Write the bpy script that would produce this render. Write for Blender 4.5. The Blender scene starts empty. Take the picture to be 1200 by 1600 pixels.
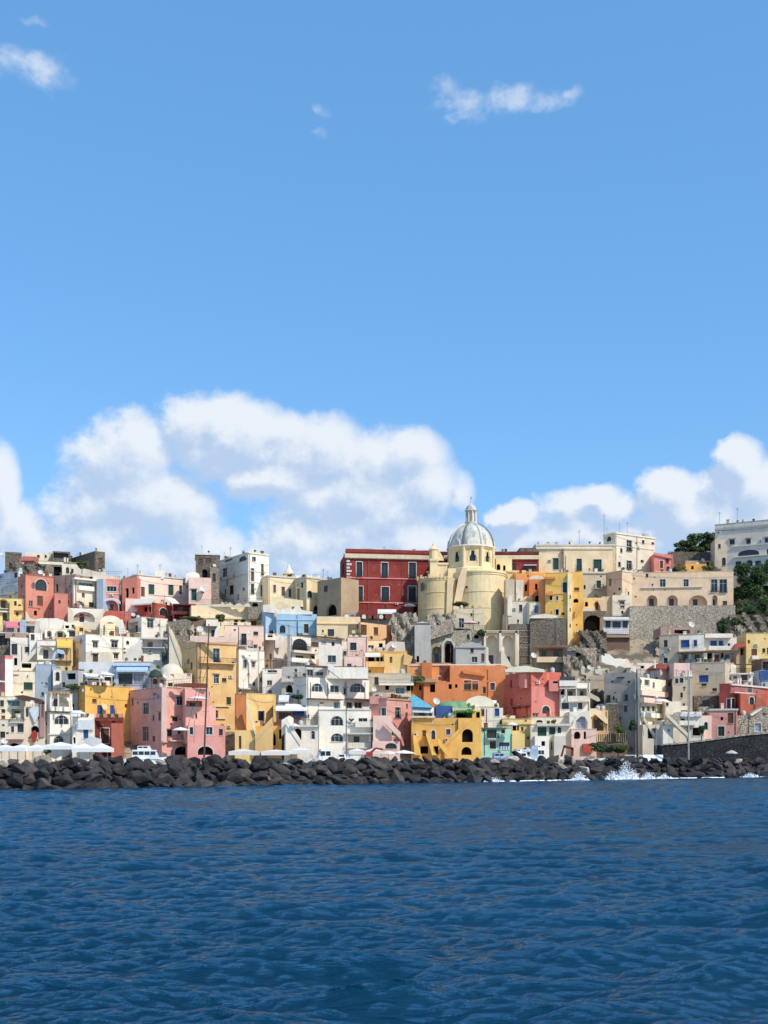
import bpy, bmesh, math, random
import numpy as np
from mathutils import Vector, Matrix

# ------------------------------------------------------------------ camera, light, sky
SC = bpy.context.scene
COL = SC.collection
random.seed(11)
FOC, CAMZ, HOR, CX = 1800.0, 3.0, 1185.0, 600.0      # focal length (photo px), camera height (m), horizon row, centre column

cam = bpy.data.cameras.new('camera')
cam.sensor_fit = 'HORIZONTAL'; cam.sensor_width = 36.0; cam.lens = 36.0 * FOC / 1200.0
cam.shift_y = (HOR - 800.0) / 1200.0
cam.clip_start = 0.5; cam.clip_end = 20000.0
camo = bpy.data.objects.new('camera', cam); COL.objects.link(camo)
camo.location = (0, 0, CAMZ); camo.rotation_euler = (math.radians(90), 0, 0)
SC.camera = camo

SC.view_settings.view_transform = 'Standard'
SC.view_settings.look = 'None'
SC.view_settings.exposure = 0.60
SC.view_settings.gamma = 1.0
SC.view_settings.use_curve_mapping = False

SUN_DIR = Vector((0.62, -0.55, 0.80)).normalized()      # towards the sun: high, right of and behind the camera
sun = bpy.data.lights.new('sun', 'SUN'); sun.energy = 2.65; sun.angle = math.radians(0.5); sun.color = (1.0, 0.935, 0.83)
suno = bpy.data.objects.new('sun', sun); COL.objects.link(suno)
suno.rotation_euler = (-SUN_DIR).to_track_quat('-Z', 'Y').to_euler()
suno.location = (60, -60, 120)

world = bpy.data.worlds.new('World'); SC.world = world; world.use_nodes = True
NT = world.node_tree
def nd(nt, typ, **kw):
    n = nt.nodes.new(typ)
    for k, v in kw.items(): setattr(n, k, v)
    return n
def mth(nt, op, a, b=None, c=None, clamp=False):
    n = nt.nodes.new('ShaderNodeMath'); n.operation = op; n.use_clamp = clamp
    for i, v in enumerate((a, b, c)):
        if v is None: continue
        if isinstance(v, (int, float)): n.inputs[i].default_value = v
        else: nt.links.new(v, n.inputs[i])
    return n.outputs[0]

# clouds: (photo column, row, radius x, radius y, weight); turned into directions, used in the sky only
SKY_STR, SKY_SAT, SKY_HUE = 0.15, 1.15, 0.502
CLOUDS = [
 (365,675,80,62,1.25),(300,668,62,52,1.15),(215,700,66,58,1.1),(180,745,75,48,.95),(440,690,66,50,1.05),(500,705,74,60,1.05),
 (575,730,74,58,1.0),(645,715,58,48,1.0),(665,765,56,56,1.0),(610,800,84,50,.9),(560,860,90,44,.85),(430,745,100,36,1.15),(540,770,110,46,1.05),(230,790,110,60,1.1),(190,720,80,70,1.1),(330,715,60,40,1.1),(150,800,70,50,.95),(560,830,70,60,1.0),(640,850,90,50,1.0),(255,770,78,36,.85),
 (0,770,34,78,1.2),(22,835,60,55,1.1),(80,880,80,40,.9),(150,850,60,40,1.15),(205,832,40,26,1.0),(215,880,90,44,.95),(330,850,74,40,.9),(290,815,60,30,.85),
 (400,872,34,26,1.0),(480,855,44,32,1.15),(462,880,60,30,1.0),(545,880,50,34,.9),(720,770,26,36,.75),(300,880,200,44,.98),(475,845,95,46,1.0),(500,880,90,36,1.1),(640,880,120,50,.8),(560,800,150,54,.85),(60,860,90,50,.8),(950,880,160,60,.75),(680,850,70,60,.8),
 (806,806,36,24,1.25),(800,845,56,36,.85),(880,790,50,34,.95),(930,772,44,22,1.0),(900,835,100,44,.9),(960,790,46,26,1.0),(1045,772,52,34,1.3),(1070,800,36,44,1.15),
 (1020,835,90,40,.95),(1150,722,40,36,1.25),(1130,760,40,44,1.1),(1180,770,44,50,1.1),(1110,810,70,44,1.0),(1200,820,70,50,.95),(985,860,90,36,.85),
 (60,106,70,34,.36),(10,90,34,22,.33),(45,28,28,7,.34),(500,172,18,11,.30),(500,205,14,10,.26),(690,138,32,22,.38),(735,165,56,22,.39),(800,152,60,24,.40),(860,155,40,20,.36),(895,142,16,11,.4),(718,184,26,11,.4),
]
def cloud_group():
    g = bpy.data.node_groups.new('cloud_field', 'ShaderNodeTree')
    g.interface.new_socket('P', in_out='INPUT', socket_type='NodeSocketVector')
    g.interface.new_socket('D', in_out='OUTPUT', socket_type='NodeSocketFloat')
    gi = nd(g, 'NodeGroupInput'); go = nd(g, 'NodeGroupOutput')
    # warp the coordinates so the outlines billow
    w = nd(g, 'ShaderNodeTexNoise'); w.inputs['Scale'].default_value = 15; w.inputs['Detail'].default_value = 5; w.inputs['Roughness'].default_value = .62
    g.links.new(gi.outputs[0], w.inputs['Vector'])
    s = nd(g, 'ShaderNodeVectorMath', operation='SUBTRACT'); g.links.new(w.outputs['Color'], s.inputs[0]); s.inputs[1].default_value = (.5,.5,.5)
    s2 = nd(g, 'ShaderNodeVectorMath', operation='SCALE'); g.links.new(s.outputs[0], s2.inputs[0]); s2.inputs['Scale'].default_value = .036
    ad = nd(g, 'ShaderNodeVectorMath', operation='ADD'); g.links.new(gi.outputs[0], ad.inputs[0]); g.links.new(s2.outputs[0], ad.inputs[1])
    acc = None
    for (px, py, rx, ry, a) in CLOUDS:
        az = math.atan((px - CX) / FOC); el = (HOR - py) / FOC * math.cos(az)
        a1 = nd(g, 'ShaderNodeVectorMath', operation='SUBTRACT'); g.links.new(ad.outputs[0], a1.inputs[0]); a1.inputs[1].default_value = (az, el, 0)
        a2 = nd(g, 'ShaderNodeVectorMath', operation='MULTIPLY'); g.links.new(a1.outputs[0], a2.inputs[0]); a2.inputs[1].default_value = (FOC / rx, FOC / ry, 0)
        l = nd(g, 'ShaderNodeVectorMath', operation='DOT_PRODUCT'); g.links.new(a2.outputs[0], l.inputs[0]); g.links.new(a2.outputs[0], l.inputs[1])
        v = mth(g, 'MULTIPLY_ADD', l.outputs['Value'], -0.62 * a, a)
        acc = v if acc is None else mth(g, 'SMOOTH_MAX', acc, v, .22)
    # the rest of the sky: the same kind of clouds low over the horizon all the way round
    sx = nd(g, 'ShaderNodeSeparateXYZ'); g.links.new(gi.outputs[0], sx.inputs[0])
    n2 = nd(g, 'ShaderNodeTexNoise'); n2.inputs['Scale'].default_value = 3.2; n2.inputs['Detail'].default_value = 3
    g.links.new(gi.outputs[0], n2.inputs['Vector'])
    band = mth(g, 'MULTIPLY_ADD', sx.outputs['Y'], -3.0, 0.25)
    out = mth(g, 'SUBTRACT', mth(g, 'ABSOLUTE', sx.outputs['X']), .40)
    out = mth(g, 'MULTIPLY', out, 12.0, clamp=True)
    o2 = mth(g, 'MULTIPLY_ADD', n2.outputs[0], 3.0, -1.15)
    o2 = mth(g, 'ADD', o2, band)
    o2 = mth(g, 'MULTIPLY_ADD', mth(g, 'SUBTRACT', o2, 0.0), out, mth(g, 'MULTIPLY_ADD', out, 3.0, -3.0))
    acc = mth(g, 'MAXIMUM', acc, o2)
    f = nd(g, 'ShaderNodeTexNoise'); f.inputs['Scale'].default_value = 30; f.inputs['Detail'].default_value = 10; f.inputs['Roughness'].default_value = .64
    g.links.new(gi.outputs[0], f.inputs['Vector'])
    d = mth(g, 'ADD', acc, mth(g, 'MULTIPLY_ADD', f.outputs[0], 1.1, -.52))
    g.links.new(d, go.inputs[0])
    return g
def build_world():
    nt = NT; nt.nodes.clear()
    out = nd(nt, 'ShaderNodeOutputWorld'); bg = nd(nt, 'ShaderNodeBackground')
    sky = nd(nt, 'ShaderNodeTexSky'); sky.sky_type = 'NISHITA'; sky.sun_disc = False
    sky.sun_elevation = math.asin(SUN_DIR.z)
    sky.sun_rotation = math.atan2(SUN_DIR.x, SUN_DIR.y)
    sky.altitude = 0; sky.air_density = 1.0; sky.dust_density = .3; sky.ozone_density = 2.2
    tc = nd(nt, 'ShaderNodeTexCoord'); sp = nd(nt, 'ShaderNodeSeparateXYZ'); nt.links.new(tc.outputs['Generated'], sp.inputs[0])
    x, y, z = sp.outputs
    hyp = mth(nt, 'SQRT', mth(nt, 'ADD', mth(nt, 'MULTIPLY', x, x), mth(nt, 'MULTIPLY', y, y)))
    az = mth(nt, 'ARCTAN2', x, y); el = mth(nt, 'DIVIDE', z, mth(nt, 'MAXIMUM', hyp, .02))
    cb = nd(nt, 'ShaderNodeCombineXYZ'); nt.links.new(az, cb.inputs[0]); nt.links.new(el, cb.inputs[1])
    grp = cloud_group()
    def fld(off):
        v = nd(nt, 'ShaderNodeVectorMath', operation='ADD'); nt.links.new(cb.outputs[0], v.inputs[0]); v.inputs[1].default_value = off
        g = nd(nt, 'ShaderNodeGroup'); g.node_tree = grp; nt.links.new(v.outputs[0], g.inputs[0]); return g.outputs[0]
    d0 = fld((0, 0, 0)); d1 = fld((.008, .015, 0))
    def sstep(v, a, b):
        m = nd(nt, 'ShaderNodeMapRange', interpolation_type='SMOOTHSTEP'); nt.links.new(v, m.inputs[0])
        m.inputs[1].default_value = a; m.inputs[2].default_value = b; return m.outputs[0]
    mask = sstep(d0, .12, .84)
    lit = mth(nt, 'SUBTRACT', d0, d1)
    lit = mth(nt, 'ADD', mth(nt, 'MULTIPLY', lit, 1.9), mth(nt, 'MULTIPLY_ADD', d0, -.22, .62))
    # cloud bases are greyer than the tops the sun reaches
    lit = mth(nt, 'ADD', lit, mth(nt, 'MULTIPLY_ADD', el, 1.5, -.38), clamp=False)
    lit = sstep(lit, -.12, 1.12)
    cr = nd(nt, 'ShaderNodeMix', data_type='RGBA'); nt.links.new(lit, cr.inputs['Factor'])
    cr.inputs['A'].default_value = (.33, .42, .56, 1); cr.inputs['B'].default_value = (.57, .60, .64, 1)
    sc = nd(nt, 'ShaderNodeMix', data_type='RGBA', blend_type='MULTIPLY'); sc.inputs['Factor'].default_value = 1
    hs = nd(nt, 'ShaderNodeHueSaturation'); hs.inputs['Saturation'].default_value = SKY_SAT; hs.inputs['Hue'].default_value = SKY_HUE
    nt.links.new(sky.outputs[0], hs.inputs['Color'])
    nt.links.new(hs.outputs[0], sc.inputs['A']); sc.inputs['B'].default_value = (SKY_STR, SKY_STR, SKY_STR, 1)
    mx = nd(nt, 'ShaderNodeMix', data_type='RGBA'); nt.links.new(mth(nt, 'MULTIPLY', mask, .93), mx.inputs['Factor'])
    even = nd(nt, 'ShaderNodeMix', data_type='RGBA'); even.inputs['Factor'].default_value = .55; nt.links.new(sc.outputs['Result'], even.inputs['A']); even.inputs['B'].default_value = (.092, .278, .545, 1)
    nt.links.new(even.outputs['Result'], mx.inputs['A']); nt.links.new(cr.outputs['Result'], mx.inputs['B'])
    nt.links.new(mx.outputs['Result'], bg.inputs['Color']); bg.inputs['Strength'].default_value = 1.0
    nt.links.new(bg.outputs[0], out.inputs[0])
build_world()

# ------------------------------------------------------------------ materials
def srgb(r, g, b):
    f = lambda c: (c / 255 / 12.92) if c / 255 <= .04045 else ((c / 255 + .055) / 1.055) ** 2.4
    return (f(r), f(g), f(b), 1)
_M = {}
def new_mat(name):
    m = bpy.data.materials.new(name); m.use_nodes = True
    return m, m.node_tree, m.node_tree.nodes['Principled BSDF']
def mixc(nt, fac, a, b, blend='MIX'):
    n = nd(nt, 'ShaderNodeMix', data_type='RGBA', blend_type=blend)
    for s, v in (('Factor', fac), ('A', a), ('B', b)):
        if isinstance(v, (int, float)): n.inputs[s].default_value = v
        elif isinstance(v, tuple): n.inputs[s].default_value = v
        else: nt.links.new(v, n.inputs[s])
    return n.outputs['Result']
def noise(nt, vec, scale, detail=4, rough=.55):
    n = nd(nt, 'ShaderNodeTexNoise'); n.inputs['Scale'].default_value = scale; n.inputs['Detail'].default_value = detail
    n.inputs['Roughness'].default_value = rough; nt.links.new(vec, n.inputs['Vector']); return n.outputs[0]
def ramp(nt, v, a, b, lo=0., hi=1.):
    m = nd(nt, 'ShaderNodeMapRange', interpolation_type='SMOOTHSTEP'); nt.links.new(v, m.inputs[0])
    m.inputs[1].default_value = a; m.inputs[2].default_value = b; m.inputs[3].default_value = lo; m.inputs[4].default_value = hi; return m.outputs[0]

PAL = dict(  # paint and stone colours (albedo as sRGB)
 coral=(202,118,96), coraldk=(178,84,66), red=(146,50,36), pink=(224,152,134), rose=(220,126,110), palepink=(232,192,170), dustypink=(208,140,124),
 white=(230,217,196), white2=(212,199,178), cool=(208,206,204), cream=(222,206,176), sand=(205,185,150), beige=(196,174,144), tan=(176,146,108),
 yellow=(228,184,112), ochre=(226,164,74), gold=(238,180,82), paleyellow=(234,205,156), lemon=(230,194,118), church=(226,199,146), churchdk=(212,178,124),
 orange=(232,140,74), peach=(226,172,120), terracotta=(196,86,62), crimson=(206,94,78), maroon=(112,38,30), blue=(154,188,208), paleblue=(178,200,216),
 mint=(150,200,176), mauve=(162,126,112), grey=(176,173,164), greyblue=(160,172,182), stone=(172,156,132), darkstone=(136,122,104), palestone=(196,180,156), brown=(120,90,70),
 deepblue=(52,84,140), lilac=(196,192,206), seawall=(54,56,58), orangelit=(206,118,60), peachwall=(222,184,146), rust=(130,62,42), taupe=(150,139,126))  # the second orange is a darker tone of the first
for _k, _c in PAL.items():
    _g = sum(_c) / 3.0; PAL[_k] = tuple(_g + (v - _g) * .86 for v in _c)
def wallmat(key):
    k = 'wall_' + key
    if k in _M: return _M[k]
    c = srgb(*PAL[key]); m, nt, p = new_mat('plaster_' + key)
    geo = nd(nt, 'ShaderNodeNewGeometry'); oi = nd(nt, 'ShaderNodeObjectInfo')
    P = geo.outputs['Position']
    stony = key in ('stone', 'darkstone', 'palestone', 'seawall')
    mp = nd(nt, 'ShaderNodeMapping'); nt.links.new(P, mp.inputs[0]); mp.inputs['Scale'].default_value = (1, 1, .22)
    big = noise(nt, P, .35, 5, .6); streak = noise(nt, mp.outputs[0], 1.5, 6, .65); fine = noise(nt, P, 3.2, 6, .7)
    dark = (c[0]*.62, c[1]*.58, c[2]*.55, 1); lite = (min(1, c[0]*1.14+.02), min(1, c[1]*1.14+.02), min(1, c[2]*1.14+.02), 1)
    v = mixc(nt, ramp(nt, big, .35, .70), c, lite)
    v = mixc(nt, mth(nt, 'MULTIPLY', ramp(nt, streak, .50, .74), .42 if not stony else .85), v, dark)
    v = mixc(nt, mth(nt, 'MULTIPLY', ramp(nt, fine, .55, .69), .34 if not stony else .6), v, (c[0]*.45, c[1]*.42, c[2]*.38, 1))
    v = mixc(nt, mth(nt, 'MULTIPLY', ramp(nt, noise(nt, P, .9, 6, .7), .60, .66), .40), v, (min(1, c[0]*.6+.26), min(1, c[1]*.6+.24), min(1, c[2]*.6+.21), 1))
    hs = nd(nt, 'ShaderNodeHueSaturation'); nt.links.new(v, hs.inputs['Color']); nt.links.new(mth(nt, 'MULTIPLY_ADD', oi.outputs['Random'], .14, .95), hs.inputs['Value'])
    nt.links.new(mth(nt, 'MULTIPLY_ADD', oi.outputs['Random'], .012, .494), hs.inputs['Hue'])
    nt.links.new(hs.outputs[0], p.inputs['Base Color'])
    p.inputs['Roughness'].default_value = .9; p.inputs['Specular IOR Level'].default_value = .25
    h = fine
    if stony:
        vo = nd(nt, 'ShaderNodeTexVoronoi', feature='DISTANCE_TO_EDGE'); vo.inputs['Scale'].default_value = 1.7
        mp2 = nd(nt, 'ShaderNodeMapping'); nt.links.new(P, mp2.inputs[0]); mp2.inputs['Scale'].default_value = (1, 1, 1.7)
        wv = nd(nt, 'ShaderNodeVectorMath', operation='ADD'); nn = nd(nt, 'ShaderNodeTexNoise'); nn.inputs['Scale'].default_value = 1.2; nt.links.new(P, nn.inputs['Vector'])
        nt.links.new(mp2.outputs[0], wv.inputs[0]); nt.links.new(nn.outputs['Color'], wv.inputs[1]); nt.links.new(wv.outputs[0], vo.inputs['Vector'])
        e = ramp(nt, vo.outputs['Distance'], .0, .12)
        v2 = mixc(nt, mth(nt, 'MULTIPLY_ADD', e, -.6, .6), hs.outputs[0], (c[0]*.4, c[1]*.38, c[2]*.35, 1)); nt.links.new(v2, p.inputs['Base Color'])
        h = mth(nt, 'ADD', e, mth(nt, 'MULTIPLY', noise(nt, P, 1.6, 7, .7), 2.2))
    b = nd(nt, 'ShaderNodeBump'); b.inputs['Strength'].default_value = .35 if not stony else .9; b.inputs['Distance'].default_value = .05 if not stony else .25
    nt.links.new(h, b.inputs['Height']); nt.links.new(b.outputs[0], p.inputs['Normal'])
    _M[k] = m; return m
def simple(name, rgb, rough=.7, metal=0., var=.25, scale=2.5, spec=.4, trans=0):
    if name in _M: return _M[name]
    c = srgb(*rgb); m, nt, p = new_mat(name); geo = nd(nt, 'ShaderNodeNewGeometry')
    n = noise(nt, geo.outputs['Position'], scale, 5, .65)
    v = mixc(nt, ramp(nt, n, .35, .7), c, (c[0]*(1-var), c[1]*(1-var), c[2]*(1-var), 1))
    nt.links.new(v, p.inputs['Base Color']); p.inputs['Roughness'].default_value = rough; p.inputs['Metallic'].default_value = metal
    p.inputs['Specular IOR Level'].default_value = spec
    _M[name] = m; return m
def glassmat(name, rgb, rough=.12):
    if name in _M: return _M[name]
    c = srgb(*rgb); m, nt, p = new_mat(name); oi = nd(nt, 'ShaderNodeObjectInfo')
    if name == 'opening_dark': rough = .95
    v = mixc(nt, oi.outputs['Random'], (c[0]*.5, c[1]*.5, c[2]*.5, 1), (c[0]*1.3, c[1]*1.3, c[2]*1.3, 1))
    nt.links.new(v, p.inputs['Base Color']); p.inputs['Roughness'].default_value = rough; p.inputs['Specular IOR Level'].default_value = .4 if rough < .5 else .1
    _M[name] = m; return m
PANE = dict(n=('glass_dark', (36, 39, 44)), w=('glass_dark', (36, 39, 44)), c=('glass_curtain', (150, 160, 168)), k=('opening_dark', (30, 27, 26)), t=('glass_teal', (90, 140, 146)))  # k: matt dark sheet carrying the painted shade of an open hole
LEAF = dict(g=('shutter_green', (34, 70, 56)), b=('shutter_blue', (42, 84, 150)), r=('shutter_brown', (104, 72, 50)), x=('door_red', (130, 44, 36)), y=('door_white', (205, 205, 200)))
def panemat(k):
    if k in PANE: return glassmat(*PANE[k])
    return simple(LEAF[k][0], LEAF[k][1], .6)
def trimmat(): return simple('trim_white', (214, 208, 196), .8)
def metal(): return simple('iron_dark', (52, 54, 58), .6, .3)

# ------------------------------------------------------------------ mesh helpers
def mesh_obj(name, verts, faces, mat, parent=None, smooth=False, mats=None, mi=None):
    me = bpy.data.meshes.new(name); me.from_pydata([tuple(v) for v in verts], [], faces)
    if mats:
        for m_ in mats: me.materials.append(m_)
        if mi is not None: me.polygons.foreach_set('material_index', mi)
    elif mat: me.materials.append(mat)
    if smooth: me.polygons.foreach_set('use_smooth', [True] * len(me.polygons))
    me.update()
    o = bpy.data.objects.new(name, me); COL.objects.link(o)
    if parent: o.parent = parent; o.matrix_parent_inverse = parent.matrix_world.inverted() if False else Matrix.Translation(-parent.location)
    return o
def leafmat(name, a, b):
    if name in _M: return _M[name]
    m, nt, p = new_mat(name); _M[name] = m; geo = nd(nt, 'ShaderNodeNewGeometry')
    v = mixc(nt, ramp(nt, noise(nt, geo.outputs['Position'], .9, 4, .6), .35, .65), srgb(*a), srgb(*b)); v = mixc(nt, mth(nt, 'MULTIPLY', geo.outputs['Random Per Island'], .6), v, srgb(*[min(255, int(c*1.35)) for c in a]))
    nt.links.new(v, p.inputs['Base Color']); p.inputs['Roughness'].default_value = .75; p.inputs['Specular IOR Level'].default_value = .25; return m
def leaves(mb, c, rx, ry, rz, n, s, r):
    for i in range(n):
        v = Vector((r.gauss(0, 1), r.gauss(0, 1), r.gauss(0, 1))).normalized() * r.uniform(.55, 1.05); q = Vector(c) + Vector((v.x*rx, v.y*ry, v.z*rz))
        a = Vector((r.gauss(0, 1), r.gauss(0, 1), r.gauss(0, .6))).normalized(); b = a.orthogonal().normalized()*s*r.uniform(.5, 1.1); a = a*s*r.uniform(.7, 1.4)
        mb.poly([q - a, q + b, q + a, q - b])
class MB:
    def __init__(s): s.v = []; s.f = []
    def poly(s, pts):
        n = len(s.v); s.v += [Vector(p) for p in pts]; s.f.append(list(range(n, n + len(pts))))
    def prism(s, pts, off):
        """closed outline pts (3-D, planar) pushed by the vector off"""
        n = len(s.v); k = len(pts); off = Vector(off)
        s.v += [Vector(p) for p in pts] + [Vector(p) + off for p in pts]
        s.f.append(list(range(n, n + k))); s.f.append(list(range(n + 2*k - 1, n + k - 1, -1)))
        for i in range(k): j = (i + 1) % k; s.f.append([n + j, n + i, n + k + i, n + k + j])
    def box(s, o, a, b, c):
        """corner o and the three edge vectors"""
        o, a, b, c = map(Vector, (o, a, b, c)); s.prism([o, o + a, o + a + b, o + b], c)
    def tube(s, p, q, r, r2=None, n=6):
        p, q = Vector(p), Vector(q); d = (q - p).normalized(); u = d.orthogonal().normalized(); w = d.cross(u)
        r2 = r if r2 is None else r2; k = len(s.v)
        for (c, rr) in ((p, r), (q, r2)):
            for i in range(n): a = 2*math.pi*i/n; s.v.append(c + u*math.cos(a)*rr + w*math.sin(a)*rr)
        for i in range(n): j = (i+1) % n; s.f.append([k+i, k+j, k+n+j, k+n+i])
        s.f.append(list(range(k+n-1, k-1, -1))); s.f.append(list(range(k+n, k+2*n)))
    def lathe(s, c, prof, n=24, a0=0, a1=2*math.pi, rot=0):
        """profile [(r, z)] turned about the vertical through c"""
        c = Vector(c); k = len(s.v); full = abs(a1-a0-2*math.pi) < 1e-6; m = n if full else n + 1
        for (r, z) in prof:
            for i in range(m): a = rot + a0 + (a1-a0)*i/n; s.v.append(c + Vector((r*math.cos(a), r*math.sin(a), z)))
        for j in range(len(prof)-1):
            for i in range(n):
                i2 = (i+1) % m if full else i+1
                s.f.append([k+j*m+i, k+j*m+i2, k+(j+1)*m+i2, k+(j+1)*m+i])
    def build(s, name, mat, parent=None, smooth=False): return mesh_obj(name, s.v, s.f, mat, parent, smooth)
def tag(o, label, cat, group=None, kind=None):
    if label: o['label'] = label
    if cat: o['category'] = cat
    if group: o['group'] = group
    if kind: o['kind'] = kind
    return o
def empty(name, loc):
    o = bpy.data.objects.new(name, None); o.location = loc; COL.objects.link(o); o.empty_display_size = .5; return o
def copy_tree(o, loc, label=None, rz=0, sc=1, parent=None):
    c = o.copy(); COL.objects.link(c)
    if parent: c.parent = parent
    else:
        c.location = loc; c.rotation_euler = (0, 0, rz); c.scale = (sc, sc, sc)
        if label: c['label'] = label
    for ch in list(o.children): copy_tree(ch, None, parent=c)
    return c

KS = 0.32
def depth_of(py): return 216.0 + (1175.0 - py) * KS
def PX(px, D): return (px - CX) * D / FOC
def PZ(py, D): return CAMZ + (HOR - py) * D / FOC
def P3(px, py, D): return Vector((PX(px, D), D, PZ(py, D)))

class Face:
    def __init__(s, A, B, z0, z1):
        s.A, s.B, s.z0, s.z1 = Vector(A), Vector(B), z0, z1
        s.L = (s.B - s.A).length; s.t = (s.B - s.A) / s.L; s.n = Vector((s.t.y, -s.t.x))
        s.ops = []
    def u_of(s, px):
        k = (px - CX) / FOC          # ray x = k*y
        # A + t*u : (A.x + t.x u) = k (A.y + t.y u)
        den = s.t.x - k * s.t.y
        if abs(den) < 1e-6: return 0
        return (k * s.A.y - s.A.x) / den
    def y_at(s, u): return s.A.y + s.t.y * u
    def pt(s, u, z, d=0):
        q = s.A + s.t * u + s.n * d; return Vector((q.x, q.y, z))
    def rect(s, x0, y0, x1, y1):
        u0, u1 = s.u_of(x0), s.u_of(x1); D = s.y_at((u0 + u1) / 2)
        return u0, u1, PZ(y1, D), PZ(y0, D)
    def box(s, mb, u0, u1, z0, z1, d0, d1):
        mb.prism([s.pt(u0, z0, d1), s.pt(u1, z0, d1), s.pt(u1, z1, d1), s.pt(u0, z1, d1)], Vector((s.n.x, s.n.y, 0)) * (d0 - d1))
    def build(s, mb, zt0=None):
        ops = []
        for o in s.ops:
            u0, u1, z0, z1 = o['u0'], o['u1'], o['z0'], o['z1']
            u0, u1, z0, z1 = max(u0, .06), min(u1, s.L - .06), max(z0, s.z0 + .06), min(z1, s.z1 - .08)
            if u1 - u0 < .12 or z1 - z0 < .12: o['skip'] = True; continue
            if any(not (u1 <= a['u0'] or u0 >= a['u1'] or z1 <= a['z0'] or z0 >= a['z1']) for a in ops): o['skip'] = True; continue
            o.update(u0=u0, u1=u1, z0=z0, z1=z1); ops.append(o)
        us = sorted({0, s.L} | {o['u0'] for o in ops} | {o['u1'] for o in ops}); zs = sorted({s.z0, s.z1} | {o['z0'] for o in ops} | {o['z1'] for o in ops})
        for i in range(len(us)-1):
            j = 0
            while j < len(zs)-1:
                um = (us[i]+us[i+1])/2
                def inside(jj):
                    zm = (zs[jj]+zs[jj+1])/2
                    return any(o['u0'] < um < o['u1'] and o['z0'] < zm < o['z1'] for o in ops)
                if inside(j): j += 1; continue
                k = j
                while k+1 < len(zs)-1 and not inside(k+1): k += 1
                mb.poly([s.pt(us[i], zs[j]), s.pt(us[i+1], zs[j]), s.pt(us[i+1], zs[k+1]), s.pt(us[i], zs[k+1])]); j = k+1
        for o in ops:
            u0, u1, z0, z1, dp = o['u0'], o['u1'], o['z0'], o['z1'], -o['dep']
            if o['arch']:
                r = (u1-u0)/2; ah = min(r, (z1-z0)*.62); um = (u0+u1)/2; N = 8
                arc = [(um - r*math.cos(math.pi*i/N), z1 - ah + ah*math.sin(math.pi*i/N)) for i in range(N+1)]
                out = [(u0, z0)] + arc + [(u1, z0)]
                for i in range(N):
                    c = (u0, z1) if i < N//2 else (u1, z1)
                    mb.poly([s.pt(*c), s.pt(*arc[i+1]), s.pt(*arc[i])])
            else: out = [(u0, z0), (u0, z1), (u1, z1), (u1, z0)]
            o['out'] = out; k = len(out)
            for i in range(k):
                a, b = out[i], out[(i+1) % k]
                mb.poly([s.pt(*a), s.pt(*b), s.pt(*b, dp), s.pt(*a, dp)])
        s.ops = ops

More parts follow.
